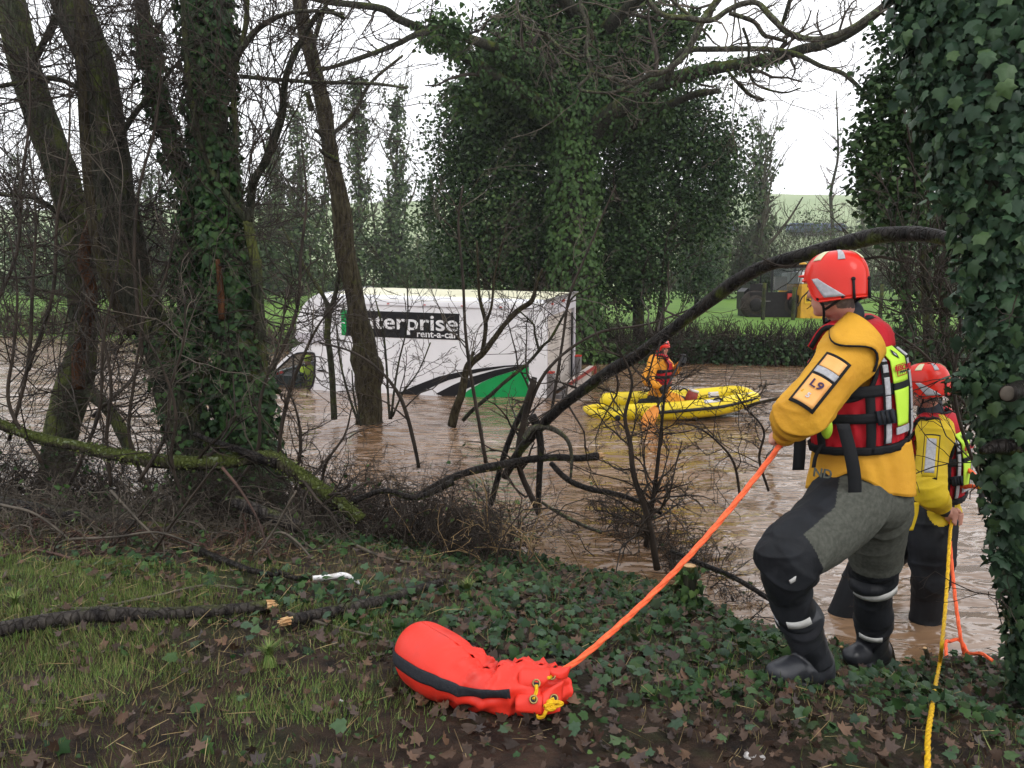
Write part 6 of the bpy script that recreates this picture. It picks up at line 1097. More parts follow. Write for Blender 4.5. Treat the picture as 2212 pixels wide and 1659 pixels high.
        for nm, ss, h, sz, mt in (('lettering', 'RESCUE', .703, .027, VRED), ('lettering', '888', .668, .018, NEO)):
            wdt = .115*k if ss == 'RESCUE' else .05*k; a = PT(0, h, .030); b = PT(-.1, h, .030); e1 = unit(b-a); up_ = unit(PT(0, h+.05)-PT(0, h)); e3 = unit(np.cross(e1, up_)); e2 = np.cross(e3, e1)
            cdir = unit(a-sp[20]); 
            if e3@cdir < 0: e1 = -e1; e3 = -e3
            M = np.eye(4); M[:3, 0], M[:3, 1], M[:3, 2], M[:3, 3] = e1, e2, e3, a-e1*wdt/2+e3*.004; text(nm, ss, sz*k, M, mt, lp, .0012, .0006, wdt)
        q = MB(); c4_ = [PT(x, h, .028) for x, h in ((-.15, .655), (.15, .655), (.15, .75), (-.15, .75), (-.15, .655))]; tubes(q, np.array(c4_), np.full(5, .0018*k), 4); q.build('print_outline', VRED, lp)
        # vertical webbing, buckle and hanging tail on the left side
        for th in (1.15, 2.05): 
            hs = np.linspace(.02, rings[1]+.04, 14); A = np.array([V_(th+np.full(14, x), hs, .014) for x in (-.10, 0, .10)]); q = MB(); shell(q, A, .004*k); q.build('vertical_webbing', VBLK, vs)
        bc = V_(np.array(2.35), np.array(rings[0]-.04), .022); e1 = unit(V_(np.array(2.5), np.array(rings[0]-.04))-V_(np.array(2.2), np.array(rings[0]-.04))); q = MB(); bn = unit(bc-sp[8]); R_ = np.stack([e1, np.cross(bn, e1), bn], 1)
        box(q, bc, (.075*k, .058*k, .010*k), R_); bk = q.build('buckle', NEO, vs)
        for yy in (-.02, 0, .02): q = MB(); box(q, bc+R_[:, 0]*yy*k+bn*.007*k, (.008*k, .05*k, .008*k), R_); q.build('slot', VBLK, bk)
        # red yoke from the back panel up to the collar
        nc = tp_+U*.075*k; A = []
        for t in np.linspace(0, 1, 10):
            row = []
            for x in np.linspace(-1.25, 1.25, 22):
                a = V_(np.array(LB+x), np.array(.88), .010); d_ = math.cos(LB+x)*f+math.sin(LB+x)*l; b = nc+d_*.088*k; row.append(a*(1-t)+b*t+(d_*.55+U*.5)*.045*k*math.sin(PI*t))
            A.append(row)
        q = MB(); shell(q, np.array(A)[:, ::-1], .012*k); yo = q.build('yoke', VRED, vs); q = MB(); e = np.array(A)[-1]; tubes(q, e, np.full(22, .009*k), 8); q.build('collar_binding', VBLK, yo)
        for sx in (0, -1): q = MB(); e = np.array(A)[:, sx]; tubes(q, e, np.full(10, .008*k), 8); q.build('yoke_binding', VBLK, yo)
        # shoulder straps over the top
        for sg_ in (1, -1):
            a = V_(np.array(sg_*(PI-.55)), np.array(.93), .0); b = V_(np.array(sg_*.55), np.array(.93), .0); m_ = tp_+l*sg_*sh*.80*k+U*.045*k; q = MB()
            s2 = spline(np.array([a, a*.45+m_*.55+U*.03*k, m_, b*.45+m_*.55+U*.03*k, b]), 20); lat = l*.052*k; A = np.array([s2-lat, s2-lat*.4+U*.008, s2+lat*.4+U*.004, s2+lat]); shell(q, A, .03*k); q.build('shoulder_strap', VRED, vs)
            q = MB(); A = np.array([s2+lat*1.0-lat*.3+U*.012*k, s2+lat*1.15+U*.006*k]); shell(q, A, .02*k); q.build('strap_binding', VBLK, vs); q = MB(); A = np.array([s2-lat*.7+U*.014*k, s2-lat*1.15+U*.008*k]); shell(q, A, .02*k); q.build('strap_binding', VBLK, vs)
        s.V_ = V_; s.vs = vs; return vs
K1 = 1.03
def lay(px, py, Y): return P(px, py, Y*K1 if Y < 4.0 else Y)
def ribbon(pts, wid, th, wdir):
    s = spline(np.array(pts), 14); w_ = np.asarray(wdir, float)*wid/2; mb = MB(); shell(mb, np.array([s-w_, s, s+w_]), th); return mb
# ---- front rescuer
Fd = (-.90, .44); p1 = Person('nearest rescuer, knees bent, hauling an orange rope in orange yellow drysuit and red vest', lay(1800, 1440, 3.35), Fd, SUIT)
Ft, Lt = p1.F, p1.L
hc = lay(1798, 610, 3.36); neck = lay(1822, 698, 3.42); top = lay(1838, 728, 3.42); chest = lay(1852, 830, 3.42); waist = lay(1856, 945, 3.42); pelv = lay(1857, 1065, 3.42)
shL = top+Lt*.185-np.array([0, 0, .075])-Ft*.0; shR = top-Lt*.17-np.array([0, 0, .06]); elL = lay(1733, 893, 3.18); wrL = lay(1692, 930, 3.33); haL = lay(1688, 944, 3.37)
elR = lay(1770, 880, 3.62); wrR = lay(1700, 925, 3.50); haR = lay(1686, 938, 3.45)
hpL = lay(1838, 1085, 3.32); knL = lay(1682, 1215, 3.10); anL = lay(1752, 1408, 3.27); hpR = lay(1895, 1090, 3.52); knR = lay(1888, 1238, 3.72); anR = lay(1886, 1395, 3.95)
p1.B = PI*.76; rdir = lay(1232, 1440, 3.0)-haL
p1.head(hc-np.array([0, 0, .018]), -.42, .10, 0, neck, [(wrL, haL, rdir), (wrR, haR, rdir)], chest)
def parts1(m):
    cone(m, [(pelv+Ft*0, .165), (waist, .155), (chest, .165), (top-np.array([0, 0, .07]), .125)], 24); ell(m, pelv-Ft*.05-np.array([0, 0, .02]), (.17, .17, .15)); cone(m, [(neck-np.array([0, 0, .02]), .085), (neck+np.array([0, 0, .035])+Ft*-.01, .076)], 18)
    cone(m, [(top-np.array([0, 0, .05]), .11), (shL, .100), (shL*.5+elL*.5+Lt*.01, .094), (elL+Lt*.0, .090), (elL*.6+wrL*.4+np.array([-.02, 0, -.01]), .076), (wrL, .048)], 20); cone(m, [(top-np.array([0, 0, .05]), .11), (shR, .095), (elR, .085), (wrR, .05)], 16)
    ell(m, lay(1718, 900, 3.22), (.070, .075, .055)); ell(m, lay(1768, 885, 3.2), (.06, .07, .05))
    cone(m, [(pelv+Lt*.04, .15), (hpL, .15), (hpL*.5+knL*.5+np.array([.01, 0, -.01]), .145), (knL+np.array([.045, .0, .02]), .108), (knL*.65+anL*.35+np.array([.0, 0, 0]), .088), (anL*.7+knL*.3, .076), (anL, .072)], 22)
    cone(m, [(pelv-Lt*.05, .15), (hpR, .145), (hpR*.5+knR*.5, .135), (knR, .104), (knR*.6+anR*.4, .088), (anR, .076)], 20)
    ell(m, knL+np.array([.0, 0, .02]), (.082, .08, .085)); ell(m, knL*.85+anL*.15+np.array([.04, 0, .0]), (.10, .085, .045)); ell(m, knR+np.array([-.03, -.03, -.05]), (.085, .09, .05))
hemn = lay(1760, 1010, 3.2)
def seam_h(x):   # hem of the yellow top rises to a point at the hip and falls front and back
    return None
def zone1(c):
    z = np.zeros(len(c), int); rel = c-pelv; ff = rel@Ft; ll = rel@Lt; hz = rel[:, 2]
    ax = unit(knL-hpL); dl, tl = seg_d(c, hpL, knL); dr, tr_ = seg_d(c, hpR, knR); dsL, tsL = seg_d(c, knL, anL); dsR, tsR = seg_d(c, knR, anR)
    hem = .175; low = hz < hem
    da, ta = seg_d(c, shL, elL); db, tb = seg_d(c, elL, wrL); dc, tc_ = seg_d(c, shR, elR); dd_, td = seg_d(c, elR, wrR); arm = np.minimum(np.minimum(da, db), np.minimum(dc, dd_)) < .125
    low &= ~arm; z[low] = 2
    # grey seat and thigh panel, front of the thigh and everything under the knee black
    perp = unit(np.cross(ax, Lt)); fr = (c-(hpL+knL)/2)@perp; thigh = low & (hz > -.62)
    fr = fr*np.sign(perp[2]); g = low & (tl < .84) & (fr < .05) & (dl <= dr+.02); g |= low & (dr < dl+.02) & (tr_ < .80) & (ff < .25); g |= low & (hz > -.12) & (ff < .07); z[g] = 1
    z[low & (dsL < dl-.01) & (dsL < dr)] = 2; z[low & (dsR < dr-.01) & (dsR < dl) & (tsR > .0)] = 2
    z[(np.linalg.norm(c-neck, axis=1) < .115) & (c[:, 2] > neck[2]-.04)] = 3
    cuff = np.linalg.norm(c-wrL, axis=1) < .045; z[cuff] = 3; return z
st1 = p1.garment(parts1, [(shL, elL, 34), (elL, wrL, 40), (shR, elR, 34), (hpL, knL, 26), (knL, anL, 34), (hpR, knR, 28), (knR, anR, 32), (waist, pelv, 30), (chest, waist, 20)], zone1, [SUIT, SGREY, SBLK, NEO], .0062, .009)
p1.vest(waist-np.array([0, 0, .03]), chest-Ft*.0, top+np.array([0, 0, .0]), w_=(.195, .205, .20), dp=(.178, .188, .165), sh=.17, back_c=-.30, rings=(.36, .56, .9), twist=-.22); p1.helmet(k=.95)
def bt(p, an, kn, toe, heel, nm='boot', top_t=.42, r=.086):
    m = MB(); up = kn-an; cone(m, [(an+up*top_t, r), (an+up*.2, r*.93), (an, r*.90), (heel, .062)], 20); cone(m, [(heel, .058), (heel*.5+toe*.5+np.array([0, 0, .012]), .058), (toe+unit(heel-toe)*.04, .046)], 18); box(m, (heel+toe)/2-np.array([0, 0, .045]), (.10, .10, .02))
    V, N, Fc = remesh(m, .009, 4); V = folds(V, N, [(an+up*.35, an, 42), (heel, toe, 50)], .005); b = MB(); b.add(V, Fc); o = b.build(nm, BOOT, p.root); return o
toeL = lay(1662, 1452, 3.13); heL = lay(1768, 1452, 3.28); b1 = bt(p1, anL, knL, toeL, heL)
toeR = lay(1834, 1418, 3.85); heR = lay(1898, 1412, 3.98); b2 = bt(p1, anR, knR, toeR, heR)
def cuff_tape(p, a, b, r, t, wd, mat, a0, a1, nm='reflective_tape', tilt=0., S_=26, off=.004):
    ax = unit(b-a); c = a+(b-a)*t; u = unit(np.cross(ax, [0, 0, 1.]) if abs(ax[2]) < .9 else np.cross(ax, p.F)); u = unit(p.L-(p.L@ax)*ax); v = np.cross(ax, u); T = np.linspace(a0, a1, S_)
    A = np.array([[c+ax*(k_*wd+tilt*math.sin(x))+(u*math.cos(x)+v*math.sin(x))*(r+off) for x in T] for k_ in (-.5, 0, .5)]); q = MB(); shell(q, A, .003); n = unit(np.cross(A[1, 1]-A[0, 1], A[0, 2]-A[0, 1])); q.build(nm, mat, st1 if p is p1 else p.root)
cuff_tape(p1, knL, anL, .086, .50, .038, WHTT, -.75, .35); cuff_tape(p1, knL, anL, .086, .52, .030, REFL, .9, 1.9, tilt=.01); cuff_tape(p1, knL, anL, .102, .04, .02, WHTT, -1.9, -.4, tilt=.02)
cuff_tape(p1, knR, anR, .106, .10, .042, WHTT, -1.2, .9, tilt=.012); cuff_tape(p1, knR, anR, .090, .70, .032, WHTT, -.5, .7)
# sleeve pocket with clear orange window, numbers and reflective bar; shoulder flap
ax = unit(elL-shL); ctr = shL+(elL-shL)*.62; ou = unit(Lt-(Lt@ax)*ax+np.array([-.25, 0, 0])); ou = unit(ou-(ou@ax)*ax); sd_ = np.cross(ou, ax)
def slv(x, y, off): a = y/.1; return ctr+ax*x+(ou*math.cos(a)+sd_*math.sin(a))*(.100+off)
def spatch(nm, mat, x0, x1, y0, y1, off, th, par): A = np.array([[slv(x, y, off) for y in np.linspace(y0, y1, 8)] for x in np.linspace(x0, x1, 10)]); q = MB(); shell(q, A[:, ::-1], -th); return q.build(nm, mat, par)
pk = spatch('sleeve_pocket', VBLK, -.125, .135, -.052, .052, .010, .006, st1); spatch('pocket_window', PADM, -.112, -.055, -.040, .040, .013, .003, pk); spatch('pocket_window', PADM, -.010, .122, -.040, .040, .013, .003, pk); spatch('reflective_bar', REFL, -.052, -.022, -.042, .042, .014, .003, pk)
def stext(ss, x, y, size, mt, wid=None, base=.018):
    a = slv(x, y, base); e1 = unit(slv(x, y+.01, base)-a); e2 = unit(slv(x-.01, y, base)-a); e3 = np.cross(e1, e2)
    if e3@ou < 0: e1 = -e1; e3 = -e3
    M = np.eye(4); M[:3, 0], M[:3, 1], M[:3, 2], M[:3, 3] = e1, e2, e3, a-e1*(wid or .05)/2; text('lettering', ss, size, M, mt, pk, .001, .0008, wid)
INK = pm('marker_ink', (.06, .035, .09), None, 6, .6); stext('L9', .045, 0, .048, INK, .05); stext('5', .095, .0, .03, LAB, .014)
fl = MB(); A = []
for t in np.linspace(0, 1, 16):
    x0 = -.34+.06*t; yy = -.10+.24*t; A.append([slv(x0+s_*(.11+.05*math.sin(t*6.0)), yy, .012+.012*s_) for s_ in np.linspace(0, 1, 6)])
shell(fl, np.array(A), .006); flo = fl.build('shoulder_flap', SUIT, st1); q = MB(); tubes(q, np.array([r_[-1] for r_ in A]), np.full(16, .006), 6); q.build('flap_edging', VBLK, flo)
# flared skirt of the yellow top below the vest
def skirt(p, ctr_, top_z, hemf, a, b, mat, par, yaw=0.):
    TH_ = np.linspace(-PI, PI, 121); A = []
    for t in np.linspace(0, 1, 22):
        z = top_z*(1-t)+hemf(TH_)*t; fl_ = 1+.10*t+.06*t*np.exp(-((np.abs(TH_)-PI)/.8)**2)+.03*t*np.sin(TH_*7+1)+.045*t*np.sin(TH_*4+2.5*t)+.022*np.sin(TH_*11-4*t+2*np.sin(TH_*3)); A.append(ctr_+((b+.0)*np.cos(TH_)*fl_)[:, None]*p.F+(a*np.sin(TH_)*fl_)[:, None]*p.L+z[:, None]*np.array([0, 0, 1.]))
    q = MB(); A = np.array(A); A += (.006*nz3(A, 12, 3))[..., None]*unit(A-ctr_); shell(q, A, -.005); o = q.build('jacket_skirt', mat, par); q = MB(); tubes(q, A[-1], np.full(121, .0045), 6); q.build('hem', mat, o)
skirt(p1, pelv-np.array([0, 0, .0]), .25, lambda T: np.interp(T, [-PI, -2.2, -PI/2, -.9, -.3, 0, .3, .9, 1.35, 1.8, 2.2, PI], [.02, .02, .08, .10, .03, .0, .02, .07, .13, .10, .045, .02]), .185, .185, SUIT, st1)
# hanging webbing tails
wd_ = unit(np.array([1., .2, 0])); s0 = p1.V_(np.array(1.62), np.array(.10), .02); b_ = lay(1868, 958, 3.19)
tl = ribbon([lay(1820, 915, 3.17), lay(1838, 985, 3.17), lay(1846, 1040, 3.18), lay(1845, 1098, 3.20)], .056, .003, (1, .1, 0)).build('webbing_tail', VBLK, p1.vs)
ribbon([lay(1728, 935, 3.32), lay(1727, 975, 3.32), lay(1724, 1015, 3.34)], .055, .003, (.98, .2, -.02)).build('webbing_tail', VBLK, p1.vs); ribbon([lay(1775, 960, 3.3), lay(1762, 985, 3.3), lay(1757, 1010, 3.3)], .016, .003, (1, 0, 0)).build('webbing_tail', VBLK, p1.vs)
q = MB(); ell(q, lay(1786, 925, 3.24), (.022, .03, .045)); q.build('pocket_flash', VGRN, p1.vs)
M = np.eye(4); M[:3, 0] = (1, .0, -.15); M[:3, 1] = (.1, 0, 1); M[:3, 2] = (0, -1, 0); M[:3, 3] = lay(1755, 1028, 3.14); text('lettering', 'ND', .05, M, SGREY, st1, .001, .002)
# ---- second rescuer, in the water
p2 = Person('second rescuer in red helmet and lemon drysuit, standing shin deep and holding a yellow rope', W(1998, 1352), Fd, SUITL); Ft, Lt = p2.F, p2.L; Y2 = 5.15
hc2 = lay(1995, 829, Y2); neck2 = lay(2009, 886, Y2+.03); top2 = lay(2018, 913, Y2+.03); chest2 = lay(2024, 985, Y2+.05); waist2 = lay(2018, 1065, Y2+.05); pelv2 = lay(2010, 1110, Y2+.02)
sL = top2+Lt*.17-np.array([0, 0, .06])-Ft*.0; eL = lay(2008, 1062, Y2-.28); wL = lay(2042, 1104, Y2-.22); hL = lay(2056, 1117, Y2-.20); sR = top2-Lt*.17-np.array([0, 0, .06]); eR = lay(2030, 1050, Y2+.30); wR = lay(2062, 1105, Y2-.02); hR = lay(2068, 1118, Y2-.1)
hL2, kL, aL = lay(2010, 1135, Y2-.06), lay(2012, 1225, Y2-.10), lay(1996, 1375, Y2+.0); hR2, kR, aR = lay(1975, 1135, Y2+.14), lay(1880, 1225, Y2+.10), lay(1818, 1335, Y2+.1)
p2.B = PI*.76; p2.head(hc2-np.array([0, 0, .018]), -.1, .12, 0, neck2, [(wL, hL, np.array([.1, 0, 1.])), (wR, hR, np.array([.1, 0, 1.]))], chest2, .007)
def parts2(m):
    cone(m, [(pelv2, .16), (waist2, .15), (chest2, .16), (top2-np.array([0, 0, .06]), .12)], 22); cone(m, [(neck2-np.array([0, 0, .02]), .082), (neck2+np.array([0, 0, .03]), .074)], 16)
    cone(m, [(top2-np.array([0, 0, .05]), .10), (sL, .09), (sL*.5+eL*.5, .082), (eL, .084), (eL*.4+wL*.6, .07), (wL, .042)], 18); cone(m, [(top2-np.array([0, 0, .05]), .10), (sR, .09), (eR, .08), (wR, .045)], 16)
    cone(m, [(pelv2, .15), (hL2, .15), (kL, .12), (kL*.5+aL*.5, .105), (aL, .095)], 20); cone(m, [(pelv2, .15), (hR2, .15), (kR, .12), (aR, .10)], 20)
def zone2(c):
    z = np.zeros(len(c), int); rel = c-pelv2; da = np.minimum.reduce([seg_d(c, a, b)[0] for a, b in ((sL, eL), (eL, wL), (sR, eR), (eR, wR))]); low = (rel[:, 2] < .10) & (da > .105); z[low] = 1; z[(c[:, 2] > neck2[2]-.03) & (np.linalg.norm(c-neck2, axis=1) < .11)] = 2; z[np.linalg.norm(c-wL, axis=1) < .05] = 2; return z
st2 = p2.garment(parts2, [(sL, eL, 34), (eL, wL, 40), (hL2, kL, 28), (kL, aL, 32), (hR2, kR, 28), (waist2, pelv2, 30)], zone2, [SUITL, SBLK, NEO], .008, .009)
p2.vest(waist2-np.array([0, 0, .02]), chest2, top2, w_=(.185, .195, .19), dp=(.165, .175, .14), sh=.16, back_c=-.30, rings=(.36, .56, .9), twist=-.2); p2.helmet(k=.97)
ax = unit(eL-sL); ctr = sL+(eL-sL)*.45; ou = unit(Lt-(Lt@ax)*ax+np.array([-.15, 0, 0])); ou = unit(ou-(ou@ax)*ax); sd_ = np.cross(ou, ax)
pk = spatch('sleeve_patch', VBLK, -.14, .145, -.05, .05, -.008, .005, st2); spatch('patch_face', SUITL, -.130, .135, -.043, .043, -.005, .003, pk); spatch('reflective_bar', REFL, -.11, .11, -.028, .028, -.002, .003, pk)
ribbon([lay(1976, 1085, 4.85), lay(1972, 1112, 4.85), lay(1962, 1145, 4.85)], .05, .01, (1, .1, 0)).build('hanging_flap', SUITL, st2)
# ---- rescuer kneeling in the raft
F3_ = (.93, -.25); p3 = Person('rescuer in orange drysuit and patterned red helmet kneeling in the yellow raft with a paddle', rpt(900, 960, 13.8), F3_, SUITO, 1.0); Ft, Lt = p3.F, p3.L; R3 = 13.85
c3 = lambda x, y, d=0: rpt(x+22, y+12, R3+d)
hd3 = c3(985, 410); nk3 = c3(965, 480); tp3 = c3(965, 505); ch3 = c3(975, 610); wa3 = c3(965, 770); pe3 = c3(935, 880)
sR3, eR3, wR3, hR3 = c3(905, 555, -.12), c3(850, 715, -.28), c3(960, 790, -.30), c3(1005, 810, -.30); sL3, eL3, wL3, hL3 = c3(1020, 560, .2), c3(1090, 640, .1), c3(1150, 560, -.1), c3(1180, 540, -.15)
knA, ftA = c3(1150, 930, -.15), c3(780, 940, -.1); knB, ftB = c3(1180, 930, .25), c3(800, 940, .25); pd = c3(950, 1000, -.5)-c3(1195, 500, -.1)
p3.B = 0; p3.head(hd3-np.array([0, 0, .0]), -.75, .12, 0, nk3, [], ch3, .008)
def parts3(m):
    cone(m, [(pe3, .16), (wa3, .15), (ch3, .16), (tp3-np.array([0, 0, .06]), .12)], 20); cone(m, [(nk3, .08), (nk3+np.array([0, 0, .03]), .072)], 14)
    cone(m, [(tp3-np.array([0, 0, .05]), .1), (sR3, .1), (eR3, .095), (wR3, .055)], 16); cone(m, [(tp3-np.array([0, 0, .05]), .1), (sL3, .1), (eL3, .085), (wL3, .05)], 16)
    cone(m, [(pe3, .15), (pe3*.5+knA*.5, .125), (knA, .1)], 16); cone(m, [(knA, .1), (ftA, .075)], 14); cone(m, [(pe3, .15), (knB, .1)], 16); cone(m, [(knB, .1), (ftB, .075)], 14)
def zone3(c):
    z = np.zeros(len(c), int); rel = c-pe3; da = np.minimum.reduce([seg_d(c, a, b)[0] for a, b in ((sR3, eR3), (eR3, wR3), (sL3, eL3), (eL3, wL3))]); low = (rel[:, 2] < .02) & (da > .11); z[low] = 1; z[low & (np.minimum(np.linalg.norm(c-knA, axis=1), np.linalg.norm(c-(knA*.6+pe3*.4), axis=1)) < .16)] = 0; z[np.linalg.norm(c-nk3, axis=1) < .1] = 1; return z
p3.garment(parts3, [(sR3, eR3, 30), (eR3, wR3, 36), (pe3, knA, 30), (wa3, pe3, 30)], zone3, [SUITO, SBLK], .014, .012)
p3.vest(wa3-np.array([0, 0, .0]), ch3, tp3, w_=(.185, .195, .19), dp=(.165, .18, .15), sh=.16, rings=(.36, .56, .9)); p3.helmet(k=1.0)
gl = MB(); fist(gl, wR3, hR3, pd, s=1.5); V, N, Fc = remesh(gl, .009, 3); b = MB(); b.add(V, Fc); b.build('glove', RUBB, p3.root); gl = MB(); fist(gl, wL3, hL3, pd, s=1.5); V, N, Fc = remesh(gl, .009, 3); b = MB(); b.add(V, Fc); b.build('glove', RUBB, p3.root)
pdl = empty('paddle', hR3, 'paddle with black shaft and orange blade dipped in the water beside the raft', 'paddle'); t0, t1 = rpt(1205, 490, R3-.18), rpt(955, 985, 13.05); t2 = rpt(860, 1130, 12.95)
q = MB(); tubes(q, np.array([t0, t1]), np.array([.019, .019]), 10, cap=True); ell(q, t0, (.05, .03, .025)); q.build('shaft', RUBB, pdl)
d = unit(t2-t1); sdv = unit(np.cross(d, [0, 1., 0])); A = np.array([[t1+d*(np.linalg.norm(t2-t1)+.1)*t+sdv*x*w__+np.array([0, 1, 0])*.02*(1-x*x) for x in np.linspace(-1, 1, 7)] for t, w__ in ((0, .03), (.12, .06), (.3, .095), (.6, .11), (.85, .10), (1, .06))]); q = MB(); shell(q, A, .012); q.build('blade', pm('blade_orange', (.85, .32, .06), None, 6, .35), pdl)
# ---- people inside and beyond: rescuers at the cab window and two bystanders on the far bank
HIVIS = pm('hi_vis_yellow', (.62, .85, .05), None, 8, .6)
def small_person(label, base, H, jk, lean=(0, 0), group=None, hel=None, arms=True, parent=None, legs=SBLK, face=SKIN, yaw=0):
    r_ = empty('person', base, label, 'person', group); b = np.array(base, float); up = unit(np.array([lean[0], lean[1], 1.])); k = H/1.75; hc = b+up*H*.93; sh = b+up*H*.80; pv = b+up*H*.52; sx = np.array([math.cos(yaw), math.sin(yaw), 0.])
    m = MB(); ell(m, hc, (.085*k, .09*k, .115*k)); cone(m, [(hc-up*.08, .055*k), (sh, .06*k)], 10); ell(m, hc+np.array([.06*math.sin(yaw)*0, -.085*k, -.01]), (.014*k, .022*k, .022*k)); cone(m, [(sh-up*.03, .09*k), (pv, .11*k)], 12)
    for g in (1, -1): cone(m, [(sh+sx*g*.12*k, .05*k), (sh+sx*g*.24*k-up*.3*k, .035*k), (sh+sx*g*.22*k-up*.5*k-np.array([0, .1*k, 0]), .03*k)], 8); cone(m, [(pv+sx*g*.07*k, .07*k), (b+sx*g*.09*k+up*.25, .045*k), (b+sx*g*.1*k+up*.04, .035*k)], 8)
    V, N, Fc = remesh(m, .014, 3); q = MB(); q.add(V, Fc); q.build('body', face, r_)
    m = MB(); cone(m, [(sh-up*.02, .15*k), (b+up*H*.66, .16*k), (pv-up*.05, .15*k)], 14)
    for g in (1, -1): cone(m, [(sh+sx*g*.12*k-up*.02, .08*k), (sh+sx*g*.25*k-up*.3*k, .065*k), (sh+sx*g*.23*k-up*.46*k-np.array([0, .09*k, 0]), .05*k)], 10)
    V, N, Fc = remesh(m, .016, 3); V = folds(V, N, [(sh, pv, 30)], .01); q = MB(); q.add(V, Fc); q.build('jacket', jk, r_)
    m = MB()
    for g in (1, -1): cone(m, [(pv+sx*g*.06*k, .11*k), (b+sx*g*.09*k+up*H*.27, .085*k), (b+sx*g*.1*k+up*.06, .07*k)], 12)
    V, N, Fc = remesh(m, .016, 3); q = MB(); q.add(V, Fc); q.build('trousers', legs, r_)
    m = MB(); ell(m, hc+up*.035*k+np.array([0, .012, 0]), (.105*k, .12*k, .10*k)) if hel else ell(m, hc+up*.035*k+np.array([0, .02, 0]), (.089*k, .094*k, .10*k)); m.build('helmet' if hel else 'hair', hel or HAIR, r_); return r_
def vloc(x, y, z): return np.array(VM @ Vector((x, y, z)))
small_person('rescuer in bright lime jacket leaning behind the far window of the half sunk cab', vloc(xb+.98, -.75, -1.12), 1.60, HIVIS, (.05, -.1), 'rescuers in the flooded cab', pm('lime_hood', (.6, .85, .06), None, 5, .6))
small_person('rescuer in orange sleeves with red helmet, low behind the cab door glass', vloc(xb+1.12, -.50, -1.25), 1.45, SUITO, (-.25, -.02), 'rescuers in the flooded cab', HELM)
for px, lb, jk, hl, Y in ((427, 'distant bystander in dark clothes seen between the ivied trunks', SBLK, None, 36), (443, 'distant bystander in yellow jacket between the ivied trunks', SUITL, HELM, 36.3)):
    b = P(px, 700, Y); b[2] = fz(b[0], Y)-.05; small_person(lb, b, 1.75+(.0), jk, (0, 0), 'bystanders on the far bank', hl)
# ---------------------------------------------------------------- ropes, throw bag, kit
OR = pm('rope_orange', (.95, .17, .06), (.80, .11, .04), 60, .5, .5, 160, bd=.004); YR = pm('rope_yellow', (.80, .50, .015), (.55, .30, .01), 60, .5, .5, 200, bd=.004); BAGM = pm('bag_pvc', (.72, .032, .016), (.52, .03, .018), 7, .42, .3, 60, lo=.25, hi=.5, r2=.5, bd=.004, spec=.4); BRASS = pm('brass', (.35, .25, .10), (.25, .17, .07), 30, .35, metal=.9)
def rope(name, label, pts, r, mat, group='rescue ropes', n=60, twist=True, cat='rope', parent=None):
    s = spline(np.array(pts), n); 
    if twist:
        root = MB(); T, U, Vv = frames(s[None]); ln = np.concatenate([[0], np.cumsum(np.linalg.norm(np.diff(s, axis=0), axis=1))]); N2 = max(n, int(ln[-1]/(r*1.1))); N2 = min(N2, 500); s = spline(np.array(pts), N2); T, U, Vv = frames(s[None]); ln = np.linspace(0, ln[-1], N2)
        for k in range(3): a = ln/(r*3.6)+k*2*PI/3; q = s+(np.cos(a)[:, None]*U[0]+np.sin(a)[:, None]*Vv[0])*r*.42; tubes(root, q, np.full(N2, r*.66), 7, cap=True)
        o = root.build(name, mat, parent)
    else: root = MB(); tubes(root, s, np.full(n, r), 8, cap=True); o = root.build(name, mat, parent)
    if not parent: tag(o, label, cat, group)
    return o
def bq(px, py, lift): return G(px, py, lift)
mouth = bq(1236, 1436, .10)
rope('rope', 'orange rope running from the front rescuer hand down to the red throw bag', [wrR*.5+wrL*.5, haL+np.array([.012, 0, .012]), haL+np.array([-.01, -.02, -.03])]+[(haL+np.array([-.01, -.02, -.03]))*(1-t)+mouth*t-np.array([0, 0, .065])*4*t*(1-t) for t in (.2, .4, .6, .8)]+[mouth, mouth+np.array([-.08, -.01, -.03])], .0118, OR)
gY = lambda px, py, h=.04: G(px, py)+np.array([0, 0, h])
hL = hL
rope('rope', 'yellow rope hanging from the second rescuer hand to the bottom edge', [hL+np.array([-.03, 0, .04]), hL, lay(2052, 1160, 4.88), lay(2046, 1260, 4.55), lay(2040, 1340, 4.25), P(2034, 1400, 4.02), gY(2029, 1450, .05), gY(2020, 1500, .05), gY(2011, 1560, .05), gY(2003, 1620, .05), gY(2002, 1700, .05)], .0098, YR)
rope('rope', 'orange rope falling from the second rescuer hand to the bank', [hL+np.array([.01, .02, .03]), hL+np.array([0, .02, -.02]), lay(2053, 1180, 4.95), lay(2062, 1280, 4.8), lay(2074, 1370, 4.65), W(2083, 1412)], .0105, OR)
rope('rope', 'loose loop of orange rope on the ivy at the water edge', [gY(2044, 1440), gY(2042, 1412, .07), gY(2052, 1403, .05), gY(2068, 1402, .06), gY(2080, 1410, .05), gY(2090, 1420, .03), gY(2100, 1430, .05), gY(2120, 1438, .07), gY(2142, 1446, .05)], .010, OR, n=40)
rope('rope', 'short end of orange rope at the right edge of the bank', [gY(2172, 1456, .05), gY(2180, 1460, .085), gY(2195, 1468, .09), gY(2215, 1478, .09), gY(2260, 1490, .08)], .010, OR, n=20)
rope('rope', 'orange rope stretched from the second rescuer vest to the reel by the ivy', [lay(2078, 1003, 5.1), lay(2100, 1022, 5.0), lay(2122, 1042, 4.9)], .014, OR, n=16); rope('rope', 'orange rope sagging from the second rescuer waist to the reel', [lay(2060, 1048, 5.1), lay(2070, 1054, 5.05), lay(2085, 1052, 5), lay(2100, 1050, 4.95), lay(2118, 1054, 4.9)], .013, OR, n=20)
dv = empty('rope_reel', lay(2132, 1058, 4.85), 'black rope reel with a yellow cap and lever hung by the ivy column', 'rope reel')
